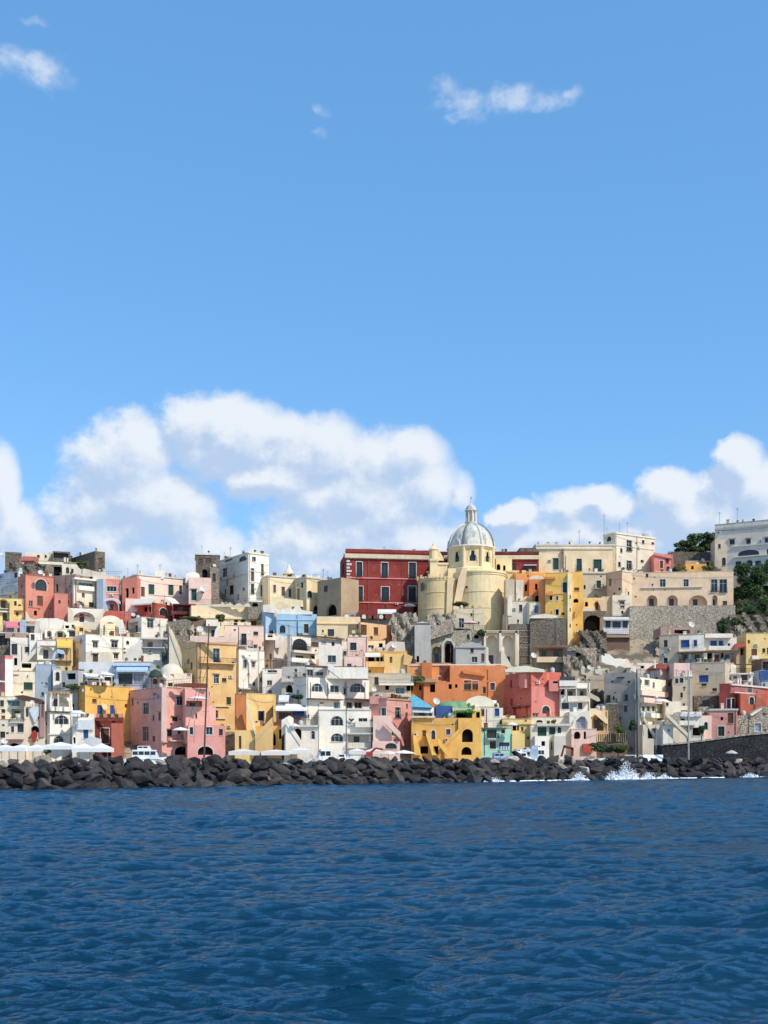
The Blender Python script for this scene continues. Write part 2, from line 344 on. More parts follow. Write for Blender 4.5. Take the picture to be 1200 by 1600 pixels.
WKINDS = set('nwgbrcktxyl')
class House:
    def __init__(s, name, label, col, x, y, W='', cat='house', dp=8.0, t=2.0, rot=None, D=None, top='flat', base=2.6, grp=None, par=.0, auto=True):
        s.label, s.cat, s.grp, s.name = label, cat, grp, name
        s.D = D if D else depth_of(y[1])
        s.root = empty(name, (PX(x[len(x)//2], s.D), s.D, PZ(y[1], s.D)))
        tag(s.root, label, cat, grp)
        s.blocks = []
        s.main = s.blk(x, y, col, W, 0, dp, t, rot, top, base, 'wall', auto)
    def blk(s, x, y, col, W='', d=0, dp=6.0, t=2.0, rot=None, top='flat', base=2.6, name='wall', auto=True, z0=None):
        D = s.D - d; m = D / FOC
        if len(x) == 2:
            X0 = PX(x[0], D)
            if rot is None: rot = max(0., -PX((x[0]+x[1])/2, D) / D) * .9 + .03
            A = Vector((X0, D)); k = (x[1] - CX) / FOC     # B = A + (w, rot*w) on the ray x = k*y
            w = (k * D - X0) / (1 - k * rot); B = A + Vector((w, rot * w))
            tt = (B - A).normalized(); back = Vector((-tt.y, tt.x)) * dp
            ring = [A, B, B + back, A + back]; fr = [0, 1, 3]
        else:
            C = Vector((PX(x[1], D), D))
            k0 = (x[0] - CX) / FOC; a = (C.x - k0 * C.y) / (1 + k0 * t); L = C + Vector((-a, a * t))      # left end, direction (-1, t)
            k1 = (x[2] - CX) / FOC; b = (k1 * C.y - C.x) / (1 - k1 / t); R = C + Vector((b, b / t))        # right end, direction (1, 1/t)
            ring = [L, C, R, R + (L - C)]; fr = [0, 1]
        z1 = PZ(y[0], D); zb = (PZ(y[1], D) - base) if z0 is None else z0
        faces = [Face(ring[i], ring[(i+1) % 4], zb, z1) for i in range(4)]
        B_ = dict(faces=faces, col=col, x=x, y=y, ring=ring, z0=zb, z1=z1, wins=[], name=name, D=D, top=top, auto=auto)
        s.blocks.append(B_)
        if W: s.w(W, B_)
        return B_
    def span(s, B, x0, x1):
        if len(B['x']) == 2: f = B['faces'][0]; return f, max(-12, f.u_of(x0)), min(f.L + 12, f.u_of(x1))
        f = s.face_for(B, (x0+x1)/2); return f, max(-.4, f.u_of(x0)), min(f.L + .4, f.u_of(x1))
    def face_for(s, B, px):
        if len(B['x']) == 3: return B['faces'][0] if px < B['x'][1] else B['faces'][1]
        if px < B['x'][0]: return B['faces'][3]
        if px > B['x'][1]: return B['faces'][1]
        return B['faces'][0]
    def w(s, spec, B=None):
        B = B or s.main
        for tok in spec.split(';'):
            tok = tok.strip()
            if not tok: continue
            tr = '*' in tok; hood = '^' in tok; rail = '_' in tok; tok = tok.replace('*', '').replace('^', '').replace('_', '')
            kd = tok[0]; x0, y0, x1, y1 = [float(q) for q in tok[1:].split(',')]
            f = s.face_for(B, (x0+x1)/2); u0, u1, z0, z1 = f.rect(x0, y0, x1, y1)
            k = kd.lower()
            o = dict(u0=u0, u1=u1, z0=z0, z1=z1, arch=kd.isupper(), kind=k, dep=1.5 if k == 'l' else .8 if k == 'k' else .28, tr=tr, hood=hood, rail=rail, f=f)
            f.ops.append(o); B['wins'].append(o)
    # -- details fixed to a face of a block, in photo pixels
    def strip(s, x0, x1, y, h=.18, out=.12, mat=None, B=None, name='string_course'):
        B = B or s.main; f, u0, u1 = s.span(B, x0, x1); z = PZ(y, f.y_at((u0+u1)/2))
        mb = MB(); f.box(mb, u0, u1, z - h, z, -.02, out); return mb.build(name, mat or trimmat(), s.root)
    def bal(s, x0, x1, y, dep=1.1, rail='bars', hgt=1.0, mat=None, B=None, col=None, rmat=None):
        B = B or s.main; f, u0, u1 = s.span(B, x0, x1); z = PZ(y, f.y_at((u0+u1)/2))
        wm = wallmat(col) if col else (mat or trimmat())
        mb = MB(); f.box(mb, u0, u1, z - .18, z, -.02, dep); sl = mb.build('balcony', wm, s.root)
        r = MB()
        if rail == 'solid':
            f.box(r, u0, u1, z + .002, z + hgt, dep - .14, dep); f.box(r, u0, u0 + .14, z + .002, z + hgt, 0, dep - .142); f.box(r, u1 - .14, u1, z + .002, z + hgt, 0, dep - .142)
        else:
            f.box(r, u0, u1, z + hgt - .06, z + hgt, dep - .08, dep - .02)
            f.box(r, u0, u0 + .06, z + hgt - .06, z + hgt, .0, dep - .082); f.box(r, u1 - .06, u1, z + hgt - .06, z + hgt, .0, dep - .082)
            n = max(3, int((u1-u0)/.28))
            for i in range(n+1):
                u = u0 + .04 + (u1-u0-.08)*i/n; f.box(r, u - .022, u + .022, z + .002, z + hgt - .061, dep - .07, dep - .03)
            for i in range(3):
                d = .1 + (dep-.2)*i/3
                for uu in (u0 + .03, u1 - .03): f.box(r, uu - .02, uu + .02, z + .002, z + hgt - .061, d, d + .04)
        r.build('railing', (wm if rail == 'solid' else (rmat or metal())), sl); return sl
    def awn(s, x0, x1, y0, y1, dep, rgb, B=None, name='awning'):
        B = B or s.main; f, u0, u1 = s.span(B, x0, x1); D = f.y_at((u0+u1)/2)
        za, zb = PZ(y0, D), PZ(y1, D - dep)
        mb = MB(); pts = [f.pt(u0, za, .0), f.pt(u1, za, .0), f.pt(u1, zb, dep), f.pt(u0, zb, dep)]
        mb.prism(pts, (0, 0, -.07)); mb.prism([f.pt(u0, zb - .07, dep), f.pt(u1, zb - .07, dep), f.pt(u1, zb - .34, dep + .02), f.pt(u0, zb - .34, dep + .02)], Vector((f.n.x, f.n.y, 0)) * -.03)
        for u in (u0 + .08, u1 - .08): mb.tube(f.pt(u, zb - .3, dep - .05), f.pt(u, zb - 2.4, dep - .05), .035)
        return mb.build(name, simple('cloth_%d_%d_%d' % rgb, rgb, .8, var=.15), s.root)
    def pipe(s, x, y0, y1, B=None):
        B = B or s.main; f = s.face_for(B, x); u = f.u_of(x); D = f.y_at(u)
        mb = MB(); mb.tube(f.pt(u, PZ(y0, D), .09), f.pt(u, PZ(y1, D), .09), .06); mb.build('drainpipe', simple('pipe_grey', (120, 104, 92), .6), s.root)
    def ant(s, x, y, h, B=None):
        B = B or s.main; q = (B['ring'][0] + B['ring'][2]) / 2; D = q.y; X = PX(x, D); z0 = B['z1'] - .1; z1 = z0 + h
        mb = MB(); mb.tube((X, D, z0), (X, D, z1), .035)
        for i in range(5): mb.tube((X - .5 + .04*i, D - .1, z1 - .1 - .13*i), (X + .5 - .04*i, D + .1, z1 - .1 - .13*i), .014, n=4)
        mb.build('antenna', metal(), s.root)
    def dish(s, x, y, r=.42, B=None, dd=.6):
        B = B or s.main; D = B['D'] - dd; c = P3(x, y, D); mb = MB()
        R = Vector((.35, -.8, .45)).normalized().to_track_quat('Z', 'Y').to_matrix()
        m2 = MB(); m2.lathe((0, 0, 0), [(.02, 0), (r*.5, .04*r/.4), (r*.85, .12*r/.4), (r, .2*r/.4), (r+.02, .2*r/.4), (r*.85, .08), (.02, -.04)], 14)
        mb.v = [c + R @ v for v in m2.v]; mb.f = m2.f
        o = mb.build('satellite_dish', simple('dish_white', (215, 212, 205), .5), s.root, True)
        a = MB(); a.tube(c + R @ Vector((0, 0, -.03)), c + Vector((0, .5, -.7)), .03); a.tube(c + R @ Vector((0, -r*.9, .1)), c + R @ Vector((0, 0, .5)), .02); a.build('dish_arm', metal(), o)
    def poly(s, pts, col=None, d=.3, th=.3, name='parapet', mat=None, D=None):
        """an outline in photo pixels standing d metres in front of the house and th thick"""
        D = (D or s.D) - d; mb = MB(); mb.prism([P3(a, b, D) for a, b in pts], (0, th, 0)); return mb.build(name, mat or wallmat(col), s.root)
    def rail(s, x0, y0, x1, y1, d=.2, hgt=1.0, mat=None, D=None):
        D = (D or s.D) - d; a, b = P3(x0, y0, D), P3(x1, y1, D); mb = MB(); n = max(2, int((b-a).length/.5)); up = Vector((0, 0, hgt))
        mb.tube(a + up, b + up, .035, n=4); mb.tube(a + up*.5, b + up*.5, .02, n=4)
        for i in range(n+1): q = a.lerp(b, i/n); mb.tube(q, q + up, .02, n=4)
        return mb.build('railing', mat or metal(), s.root)
    def stairs(s, x0, y0, x1, y1, col, wid=1.2, d=.5, D=None, drop=None, par=.9):
        """a flight from (x0,y0) to (x1,y1) along the front with solid steps and an outer parapet"""
        D = (D or s.D) - d; a, b = P3(x0, y0, D), P3(x1, y1, D); n = max(3, int(abs(b.z-a.z)/.19)); lo = min(a.z, b.z) - (drop or 1.0); solid = (drop or 0) >= 1.8
        mb = MB()
        for i in range(n):
            xa = a.x + (b.x-a.x)*i/n; xb = a.x + (b.x-a.x)*(i+1)/n; z = a.z + (b.z-a.z)*(i+.5)/n
            zl = lo if solid else z - .55; mb.box((min(xa, xb), D - wid, zl), (abs(xb-xa), 0, 0), (0, wid, 0), (0, 0, z-zl))
        mb.build('stair', wallmat(col), s.root)
        if par:
            p = MB(); p.prism([(a.x, D-wid-.002, a.z-.4), (b.x, D-wid-.002, b.z-.4), (b.x, D-wid-.002, b.z+par), (a.x, D-wid-.002, a.z+par)], (0, -.16, 0)); p.build('stair_parapet', wallmat(col), s.root)
    def extra_windows(s):
        """small plain windows where a long stretch of wall would otherwise stay blank"""
        r = random.Random(s.label + 'w')
        if s.cat != 'house': return
        for B in s.blocks[:1]:
            for f in (B['faces'][:2] if len(B['x']) == 3 else B['faces'][:1]):
                top, bot = B['z1'] - .7, B['z0'] + 3.4
                if f.L < 3.2 or top - bot < 1.6: continue
                for i in range(int(f.L*(top-bot)/16) + 1):
                    w = r.choice([.55, .8, .9, 1.0]); h = w*r.choice([.8, 1.3, 1.5]); u = r.uniform(.5, f.L - w - .4); z = r.uniform(bot, max(bot + .1, top - h))
                    if any(not (u + w < o['u0'] - .5 or u > o['u1'] + .5 or z + h < o['z0'] - .6 or z > o['z1'] + .6) for o in f.ops): continue
                    o = dict(u0=u, u1=u+w, z0=z, z1=z+h, arch=False, kind=r.choice('nnwrgc'), dep=.28, tr=r.random() < .3, hood=r.random() < .2, rail=False, f=f); f.ops.append(o); B['wins'].append(o)
    def build(s):
        s.extra_windows()
        for B in s.blocks:
            mb = MB(); wm = wallmat(B['col'])
            for f in B['faces']: f.build(mb)
            ring, z0, z1 = B['ring'], B['z0'], B['z1']
            # flat roof behind a low parapet
            cen = sum((Vector(r) for r in ring), Vector((0, 0))) / 4
            ins = [Vector(r) + (cen - Vector(r)).normalized() * .35 for r in ring]
            zr = z1 - .35
            for i in range(4):
                j = (i+1) % 4; a, b, c, d = ring[i], ring[j], ins[j], ins[i]
                mb.poly([(a.x, a.y, z1), (b.x, b.y, z1), (c.x, c.y, z1), (d.x, d.y, z1)])
                mb.poly([(d.x, d.y, z1), (c.x, c.y, z1), (c.x, c.y, zr), (d.x, d.y, zr)])
            mb.poly([(q.x, q.y, zr) for q in ins])
            wall = mb.build(B['name'], wm, s.root)
            if B['top'] == 'corn':
                c = MB()
                for f in B['faces'][:2] + B['faces'][3:]: f.box(c, -.02, f.L + .02, z1 - .28, z1 + .06, -.02, .22)
                c.build('cornice', trimmat() if B['col'] not in ('white', 'cream') else wallmat('cream'), s.root)
            elif B['top'] == 'cap':
                c = MB()
                for f in B['faces'][:2] + B['faces'][3:]: f.box(c, -.01, f.L + .01, z1 - .06, z1 + .05, -.02, .07)
                c.build('coping', wallmat('tan') if random.random() < .5 else wm, s.root)
            elif B['top'] in ('vault', 'gable'):
                f = B['faces'][1] if len(B['x']) == 3 else B['faces'][0]; N = 10 if B['top'] == 'vault' else 2; hh = min(2.4, f.L*.28)
                arc = [(f.L/2 - f.L/2*math.cos(math.pi*i/N), hh*math.sin(math.pi*i/N)) for i in range(N+1)]
                c = MB(); back = Vector((-f.n.x, -f.n.y, 0)) * ((B['ring'][0]-B['ring'][3]).length - .05)
                c.prism([f.pt(u, z1 - .05 + z, -.02) for u, z in arc], back); c.build('roof', wallmat('white' if B['col'].startswith('w') else 'cream'), s.root)
            for o in B['wins']: s.window(o, B)
        s.clutter()
    def clutter(s):
        """the small fittings every old house carries: pots, chimneys, tanks, vents, cooling boxes, cables"""
        r = random.Random(s.label)
        if s.cat not in ('house', 'palazzo', 'villa'): return
        B = s.main; fs = B['faces'][:2] if len(B['x']) == 3 else B['faces'][:1]
        for f in fs:
            if f.L < 2.5: continue
            vis = [Bk for Bk in s.blocks if Bk is not B]
            for i in range(int(f.L/3.0) + r.randint(0, 2)):
                u = r.uniform(.4, f.L-.9); k = r.random(); z = B['z1']
                if B['top'] in ('vault', 'gable'): break
                m = MB()
                if k < .38:
                    h = r.uniform(.25, .5); m.lathe(f.pt(u, z, -.3), [(.12, 0), (.2, h*.6), (.17, h*.62)], 8); q = m.build('flower_pot', wallmat(r.choice(['terracotta', 'rust', 'cream'])), s.root)
                    l = MB(); leaves(l, f.pt(u, z + h + .15, -.3), .3, .3, .32, 26, .16, r); l.build('potted_leaves', leafmat('leaves_pot', (70, 92, 48), (48, 66, 36)) , q)
                elif k < .6:
                    w, h = r.uniform(.35, .8), r.uniform(.6, 1.3); f.box(m, u, u + w, z - .1, z + h, -1.6, -1.0); f.box(m, u - .07, u + w + .07, z + h, z + h + .1, -1.67, -.93); m.build('chimney', wallmat(r.choice(['white', 'cream', 'sand', 'rust'])), s.root)
                elif k < .72:
                    m.lathe(f.pt(u + .3, z - .1, -1.2), [(.45, 0), (.48, .2), (.45, .9), (.2, 1.1), (.02, 1.12)], 12); m.build('water_tank', simple('tank', r.choice([(84, 96, 120), (190, 186, 180), (190, 186, 180), (120, 118, 112), (150, 140, 124)]), .5), s.root, True)
                elif k < .88:
                    w = r.uniform(1.0, 2.4); u1 = min(f.L - .1, u + w); m.tube(f.pt(u, z + .9, -.2), f.pt(u1, z + .9, -.2), .03, n=4); m.tube(f.pt(u, z + .45, -.2), f.pt(u1, z + .45, -.2), .02, n=4)
                    for j in range(4): uu = u + (u1-u)*j/3; m.tube(f.pt(uu, z, -.2), f.pt(uu, z + .9, -.2), .025, n=4)
                    m.build('railing', metal(), s.root)
                else:
                    m.tube(f.pt(u, z, -.8), f.pt(u, z + r.uniform(1.5, 2.8), -.8), .03, n=4); zz = m.v[-1].z; m.tube(f.pt(u - .4, zz - .1, -.8), f.pt(u + .4, zz - .1, -.8), .015, n=4); m.tube(f.pt(u - .3, zz - .3, -.8), f.pt(u + .3, zz - .3, -.8), .015, n=4); m.build('antenna', metal(), s.root)
            H_ = B['z1'] - B['z0'] - 2.6
            def free(u0, u1, z0, z1): return all(u1 < o['u0'] - .15 or u0 > o['u1'] + .15 or z1 < o['z0'] - .2 or z0 > o['z1'] + .25 for o in f.ops)
            for i in range(int(f.L*H_/34) + 1):
                w = r.choice([.3, .45, .8]); h = w*.8 if w < .7 else .55; u, z = r.uniform(.3, max(.31, f.L - 1.2)), r.uniform(B['z0'] + 3.2, max(B['z0'] + 3.3, B['z1'] - 1.0))
                if not free(u, u + w, z, z + h): continue
                m = MB()
                if w > .7: f.box(m, u, u + w, z, z + h, .0, .32); q = m.build('cooling_unit', simple('unit_white', (206, 204, 198), .5), s.root); g = MB(); g.prism([f.pt(u + w*.36 + .2*math.cos(a*math.pi/5), z + h/2 + .2*math.sin(a*math.pi/5), .325) for a in range(10)], Vector((f.n.x, f.n.y, 0))*.01); g.build('fan_grille', metal(), q)
                else: f.box(m, u, u + w, z, z + h, .004, .03); m.build('vent', simple('vent_dark', (74, 66, 60), .8), s.root)
            if H_ > 3 and r.random() < .7:
                u = r.choice([.25, f.L - .3, f.L*r.uniform(.3, .7)])
                if free(u - .1, u + .1, B['z0'], B['z1']): m = MB(); m.tube(f.pt(u, B['z1'] - .2, .09), f.pt(u, B['z0'], .09), .055); m.build('drainpipe', simple('pipe_grey', (120, 104, 92), .6), s.root)
            if f.L > 4 and r.random() < .8:
                z = B['z1'] - r.uniform(.4, 2.2); m = MB(); n = 8; zs2 = z - r.uniform(.1, .9)
                for j in range(n):
                    a, b = j/n, (j+1)/n; sg = lambda t: -.5*4*t*(1-t)
                    m.tube(f.pt(.1 + (f.L-.2)*a, z + (zs2-z)*a + sg(a), .12), f.pt(.1 + (f.L-.2)*b, z + (zs2-z)*b + sg(b), .12), .022, n=4)
                m.build('cable', metal(), s.root)
    def window(s, o, B):
        if o.get('skip') or 'out' not in o: return
        f = o['f']; k = o['kind']; u0, u1, z0, z1 = o['u0'], o['u1'], o['z0'], o['z1']; out = o['out']; wdt, hgt = u1-u0, z1-z0
        dd = -o['dep']
        if k == 'l':
            mb = MB(); mb.poly([f.pt(u, z, dd) for u, z in out]); lg = mb.build('loggia', wallmat(B['col']), s.root)
            n = max(1, int(wdt/2.6))
            for i in range(n):
                a = u0 + wdt*(i+.28)/n; b = a + min(1.1, wdt*.45/n); top = min(z0 + 2.2, z1 - .3); m = MB(); f.box(m, a, b, z0 + .05, top, dd, dd + .06); m.build('door', panemat('n'), lg)
        else:
            mb = MB(); mb.poly([f.pt(u, z, dd + .04) for u, z in out]); fr = MB()
            door = hgt > wdt * 1.5 and hgt > 1.9
            if k in 'nwct':
                fw = .07
                f.box(fr, u0, u0+fw, z0, z1 if not o['arch'] else z1-wdt*.45, dd+.041, dd+.10); f.box(fr, u1-fw, u1, z0, z1 if not o['arch'] else z1-wdt*.45, dd+.041, dd+.10)
                f.box(fr, u0+fw, u1-fw, z0, z0+fw, dd+.041, dd+.10)
                if not o['arch']: f.box(fr, u0+fw, u1-fw, z1-fw, z1, dd+.041, dd+.10)
                nm = max(1, round(wdt/.85))
                if wdt > .75:
                    for i in range(1, max(2, nm)):
                        u = u0 + wdt*i/max(2, nm); f.box(fr, u-.035, u+.035, z0+fw, z1-fw-.02 - (.12 if o['arch'] else 0), dd+.041, dd+.095)
                if hgt > 1.5: f.box(fr, u0+fw, u1-fw, z0+hgt*.66, z0+hgt*.66+.05, dd+.041, dd+.085)
                w = fr.build('window', simple('frame_white', (200, 198, 192), .5) if k in 'wct' else simple('frame_brown', (92, 74, 60), .6), s.root)
            elif k == 'k':
                f.box(fr, u0, u1, z0, z0 + .05, dd+.041, -.01); w = fr.build('opening', wallmat(B['col']), s.root)
            else:
                n = 2 if wdt > .8 else 1
                zt = z1 - (wdt*.4 if o['arch'] else 0)
                for i in range(n):
                    a, b = u0+wdt*i/n+.02, u0+wdt*(i+1)/n-.02
                    f.box(fr, a, b, z0+.02, zt-.02, dd+.05, dd+.10)
                    for j in range(1, 4): zz = z0 + (zt-z0)*j/4; f.box(fr, a+.06, b-.06, zz-.09, zz+.09, dd+.101, dd+.125)
                w = fr.build('door' if door else 'shutter', panemat(k), s.root)
            mb.build('pane', panemat(k if k in PANE else 'k'), w)  # without glass this is a dark sheet, interior shade put into its colour
        if o['tr']:
            t = MB(); a = .16
            if o['arch']:
                C = Vector(((u0+u1)/2, (z0+z1)/2)); ou = []
                for (u, z) in out: ou.append((C.x + (u-C.x)*(1+2*a/wdt), z if z <= z0+.001 else z + a*(.4+.6*(z-z0)/hgt)))
                for i in range(len(out)-1):
                    p, q, r, t2 = out[i], out[i+1], ou[i+1], ou[i]
                    t.prism([f.pt(*p, .05), f.pt(*q, .05), f.pt(*r, .05), f.pt(*t2, .05)], Vector((f.n.x, f.n.y, 0)) * -.06)
            else:
                f.box(t, u0-a, u0, z0-a, z1+a, -.01, .06); f.box(t, u1, u1+a, z0-a, z1+a, -.01, .06); f.box(t, u0, u1, z1, z1+a, -.01, .061); f.box(t, u0, u1, z0-a, z0, -.01, .08)
            t.build('window_surround', trimmat(), s.root)
        elif k not in 'lk' and hgt < 2.4:
            t = MB(); f.box(t, u0-.08, u1+.08, z0-.09, z0-.002, -.01, .12); t.build('sill', wallmat(B['col']), s.root)
        if o['hood']:
            t = MB(); f.box(t, u0-.25, u1+.25, z1+.12, z1+.26, -.01, .38); t.build('hood', wallmat('tan'), s.root)
        if o['rail']:
            t = MB(); n = max(3, int(wdt/.22)); dpt = .45
            f.box(t, u0-.1, u1+.1, z0-.1, z0-.003, -.01, dpt); f.box(t, u0-.1, u1+.1, z0+.92, z0+.98, dpt-.06, dpt)
            for i in range(n+1): u = u0-.08+(wdt+.16)*i/n; f.box(t, u-.018, u+.018, z0, z0+.919, dpt-.045, dpt-.01)
            t.build('balcony_railing', metal(), s.root)
# ------------------------------------------------------------------ the hill, the quay and the sea
def terr_z(D):
    if D < 216: return 1.3
    y1 = max(893.0, 1175 - (D - 216) / KS); Dc = min(D, depth_of(893.0))
    return CAMZ + (HOR - y1) * Dc / FOC - 2.4
def terrain():
    ys = [205, 213.9, 214, 215.9] + [216 + i*1.5 for i in range(62)] + [312, 330, 380, 480, 700]
    xs = [-420, -260, -160] + [-100 + 2*i for i in range(101)] + [160, 260, 420]
    rnd = np.random.RandomState(3); V = []; F = []
    for j, y in enumerate(ys):
        for i, x in enumerate(xs):
            z = terr_z(y)
            if y > 217: z += rnd.uniform(-.7, .5)
            edge = max(0, abs(x) - 110) / 310.
            z = z * (1 - edge*.8) - edge*3; far = max(0, y - 330) / 370.; z = z * (1 - far) - far*5
            if y < 216: z = 1.3 if abs(x) < 300 else -3
            V.append((x + (rnd.uniform(-.5, .5) if y > 217 else 0), y, z))
    n = len(xs)
    for j in range(len(ys)-1):
        for i in range(n-1): a = j*n+i; F.append((a, a+1, a+n+1, a+n))
    m, nt, p = new_mat('hill_ground'); geo = nd(nt, 'ShaderNodeNewGeometry'); P = geo.outputs['Position']
    v = mixc(nt, ramp(nt, noise(nt, P, .18, 5, .6), .42, .6), srgb(170, 154, 130), srgb(110, 98, 82))
    v = mixc(nt, ramp(nt, noise(nt, P, .6, 6, .65), .55, .68), v, srgb(84, 88, 58))
    nt.links.new(v, p.inputs['Base Color']); p.inputs['Roughness'].default_value = .95
    b = nd(nt, 'ShaderNodeBump'); b.inputs['Distance'].default_value = .4; nt.links.new(noise(nt, P, 1.2, 8, .7), b.inputs['Height']); nt.links.new(b.outputs[0], p.inputs['Normal'])
    o = mesh_obj('hill', V, F, m, None, True); tag(o, None, None, kind='structure')
terrain()
q = MB(); q.box((-300, 204, -2), (600, 0, 0), (0, 12, 0), (0, 0, 3.45)); o = q.build('quay', wallmat('palestone')); tag(o, None, None, kind='structure')

# the sea: one sheet, fine where the camera looks and coarse out to the horizon
def sea():
    rng = np.random.RandomState(7)
    ys = [3.0]
    while ys[-1] < 215: ys.append(ys[-1] + max(.045, ys[-1]*.0033))
    ys = np.array([-6000., -1500, -400, -120, -40, -12, -4, 0, 1.5] + ys + [235, 300, 500, 900, 2000, 6000, 9000])
    ux = np.linspace(-1, 1, 900)
    nx = len(ux)
    half = 20 + .40*np.clip(ys, 0, 260)
    X = ux[None, :] * half[:, None]; Y = np.repeat(ys[:, None], nx, 1)
    fl = [30, 100, 400, 1500, 9000]
    XL = np.stack([-half - f for f in fl[::-1]], 1); XR = np.stack([half + f for f in fl], 1)
    X = np.concatenate([XL, X, XR], 1); Y = np.repeat(ys[:, None], X.shape[1], 1)
    Z = np.zeros_like(X); DX = np.zeros_like(X); DY = np.zeros_like(X)
    dx = (2*half/nx)[:, None]; dyv = np.gradient(ys)[:, None]
    # many short crested wave trains spread about the wind direction
    N = 190
    for i in range(N):
        lam = .15 * (3.6/.15) ** rng.rand(); k = 2*math.pi/lam
        th = math.radians(-90 + rng.normal(8, 25)); kx, ky = k*math.cos(th), k*math.sin(th)
        a = .0056 * lam * (.95 if lam > 1.0 else 1.35); ph = rng.rand()*2*math.pi
        fade = np.clip((lam/np.maximum(np.maximum(dx*abs(math.cos(th)), dyv*abs(math.sin(th))), .01) - 2.2)/2.0, 0, 1)
        arg = kx*X + ky*Y + ph; c = np.cos(arg); s_ = np.sin(arg)
        Z += a*fade*c; DX -= .8*a*fade*math.cos(th)*s_; DY -= .8*a*fade*math.sin(th)*s_
    # gusts make some patches rougher than others
    g = .82 + .25*np.sin(X*.11 + 1.3*np.sin(Y*.05)) * np.sin(Y*.083 + .9) + .12*np.sin(X*.31 + Y*.19)
    inner = (np.abs(X) < half[:, None]*1.001) & (Y > 2.9) & (Y < 216)
    Z *= g*inner; DX *= g*inner; DY *= g*inner
    V = np.stack([X+DX, Y+DY, Z], -1).reshape(-1, 3)
    R, Cn = X.shape; idx = np.arange(R*Cn).reshape(R, Cn)
    F = np.stack([idx[:-1, :-1], idx[:-1, 1:], idx[1:, 1:], idx[1:, :-1]], -1).reshape(-1, 4)
    me = bpy.data.meshes.new('sea'); me.vertices.add(len(V)); me.vertices.foreach_set('co', V.ravel())
    me.loops.add(F.size); me.loops.foreach_set('vertex_index', F.ravel()); me.polygons.add(len(F))
    me.polygons.foreach_set('loop_start', np.arange(0, F.size, 4)); me.polygons.foreach_set('loop_total', np.full(len(F), 4)); me.update(calc_edges=True)
    me.polygons.foreach_set('use_smooth', np.ones(len(F), bool))
    m, nt, p = new_mat('sea_water'); geo = nd(nt, 'ShaderNodeNewGeometry'); P = geo.outputs['Position']
    big = noise(nt, P, .06, 3, .5)
    v = mixc(nt, ramp(nt, big, .35, .65), SEA_A, SEA_B)
    mp = nd(nt, 'ShaderNodeMapping'); nt.links.new(P, mp.inputs[0]); mp.inputs['Scale'].default_value = (.45, 1.7, 1)
    n1 = noise(nt, mp.outputs[0], 5.2, 6, .66); n2 = noise(nt, mp.outputs[0], 1.7, 4, .6)
    b = nd(nt, 'ShaderNodeBump'); b.inputs['Strength'].default_value = 1.0; b.inputs['Distance'].default_value = .17; nt.links.new(mth(nt, 'ADD', n1, mth(nt, 'MULTIPLY', n2, 1.3)), b.inputs['Height'])
    # a wind-roughened sea: body colour under a reflection that never becomes a full mirror at grazing view
    nt.nodes.remove(p); df = nd(nt, 'ShaderNodeBsdfDiffuse'); gl = nd(nt, 'ShaderNodeBsdfGlossy'); gl.inputs['Roughness'].default_value = .10; gl.inputs['Color'].default_value = (.70, .88, 1.0, 1)
    nt.links.new(v, df.inputs['Color']); lw = nd(nt, 'ShaderNodeLayerWeight'); lw.inputs['Blend'].default_value = .5
    for q in (df, gl, lw): nt.links.new(b.outputs[0], q.inputs['Normal'])
    fz = mth(nt, 'POWER', lw.outputs['Facing'], 3.7); fz = mth(nt, 'MULTIPLY_ADD', fz, 1.1, .018)
    ms = nd(nt, 'ShaderNodeMixShader'); nt.links.new(fz, ms.inputs[0]); nt.links.new(df.outputs[0], ms.inputs[1]); nt.links.new(gl.outputs[0], ms.inputs[2])
    nt.links.new(ms.outputs[0], nt.nodes['Material Output'].inputs['Surface'])
    me.materials.append(m); o = bpy.data.objects.new('sea', me); COL.objects.link(o); tag(o, None, None, kind='structure')
SEA_A, SEA_B = (.001, .037, .077, 1), (.002, .050, .104, 1)
sea()

# ------------------------------------------------------------------ the boulder breakwater
BT = Vector((98, 78)).normalized(); BN = Vector((BT.y, -BT.x)); B0 = Vector((-36, 108))       # line of its waterline, and towards the open sea
def rockmat(name, rgb, rgb2):
    m, nt, p = new_mat(name); geo = nd(nt, 'ShaderNodeNewGeometry'); P = geo.outputs['Position']; oi = nd(nt, 'ShaderNodeObjectInfo')
    v = mixc(nt, ramp(nt, noise(nt, P, .9, 6, .65), .35, .68), srgb(*rgb), srgb(*rgb2))
    v = mixc(nt, mth(nt, 'MULTIPLY', ramp(nt, noise(nt, P, 4, 6, .7), .58, .7), .35), v, srgb(150, 140, 128))
    hs = nd(nt, 'ShaderNodeHueSaturation'); nt.links.new(v, hs.inputs['Color']); nt.links.new(mth(nt, 'MULTIPLY_ADD', oi.outputs['Random'], .7, .65), hs.inputs['Value'])
    nt.links.new(hs.outputs[0], p.inputs['Base Color']); p.inputs['Roughness'].default_value = .85; p.inputs['Specular IOR Level'].default_value = .3
    b = nd(nt, 'ShaderNodeBump'); b.inputs['Distance'].default_value = .12; b.inputs['Strength'].default_value = .8; nt.links.new(noise(nt, P, 2.6, 8, .7), b.inputs['Height']); nt.links.new(b.outputs[0], p.inputs['Normal'])
    return m
RM = rockmat('basalt_dark', (66, 62, 61), (38, 36, 38)); RM2 = rockmat('basalt_brown', (88, 79, 73), (52, 47, 45)); RM3 = rockmat('limestone_pale', (190, 176, 158), (140, 126, 112))
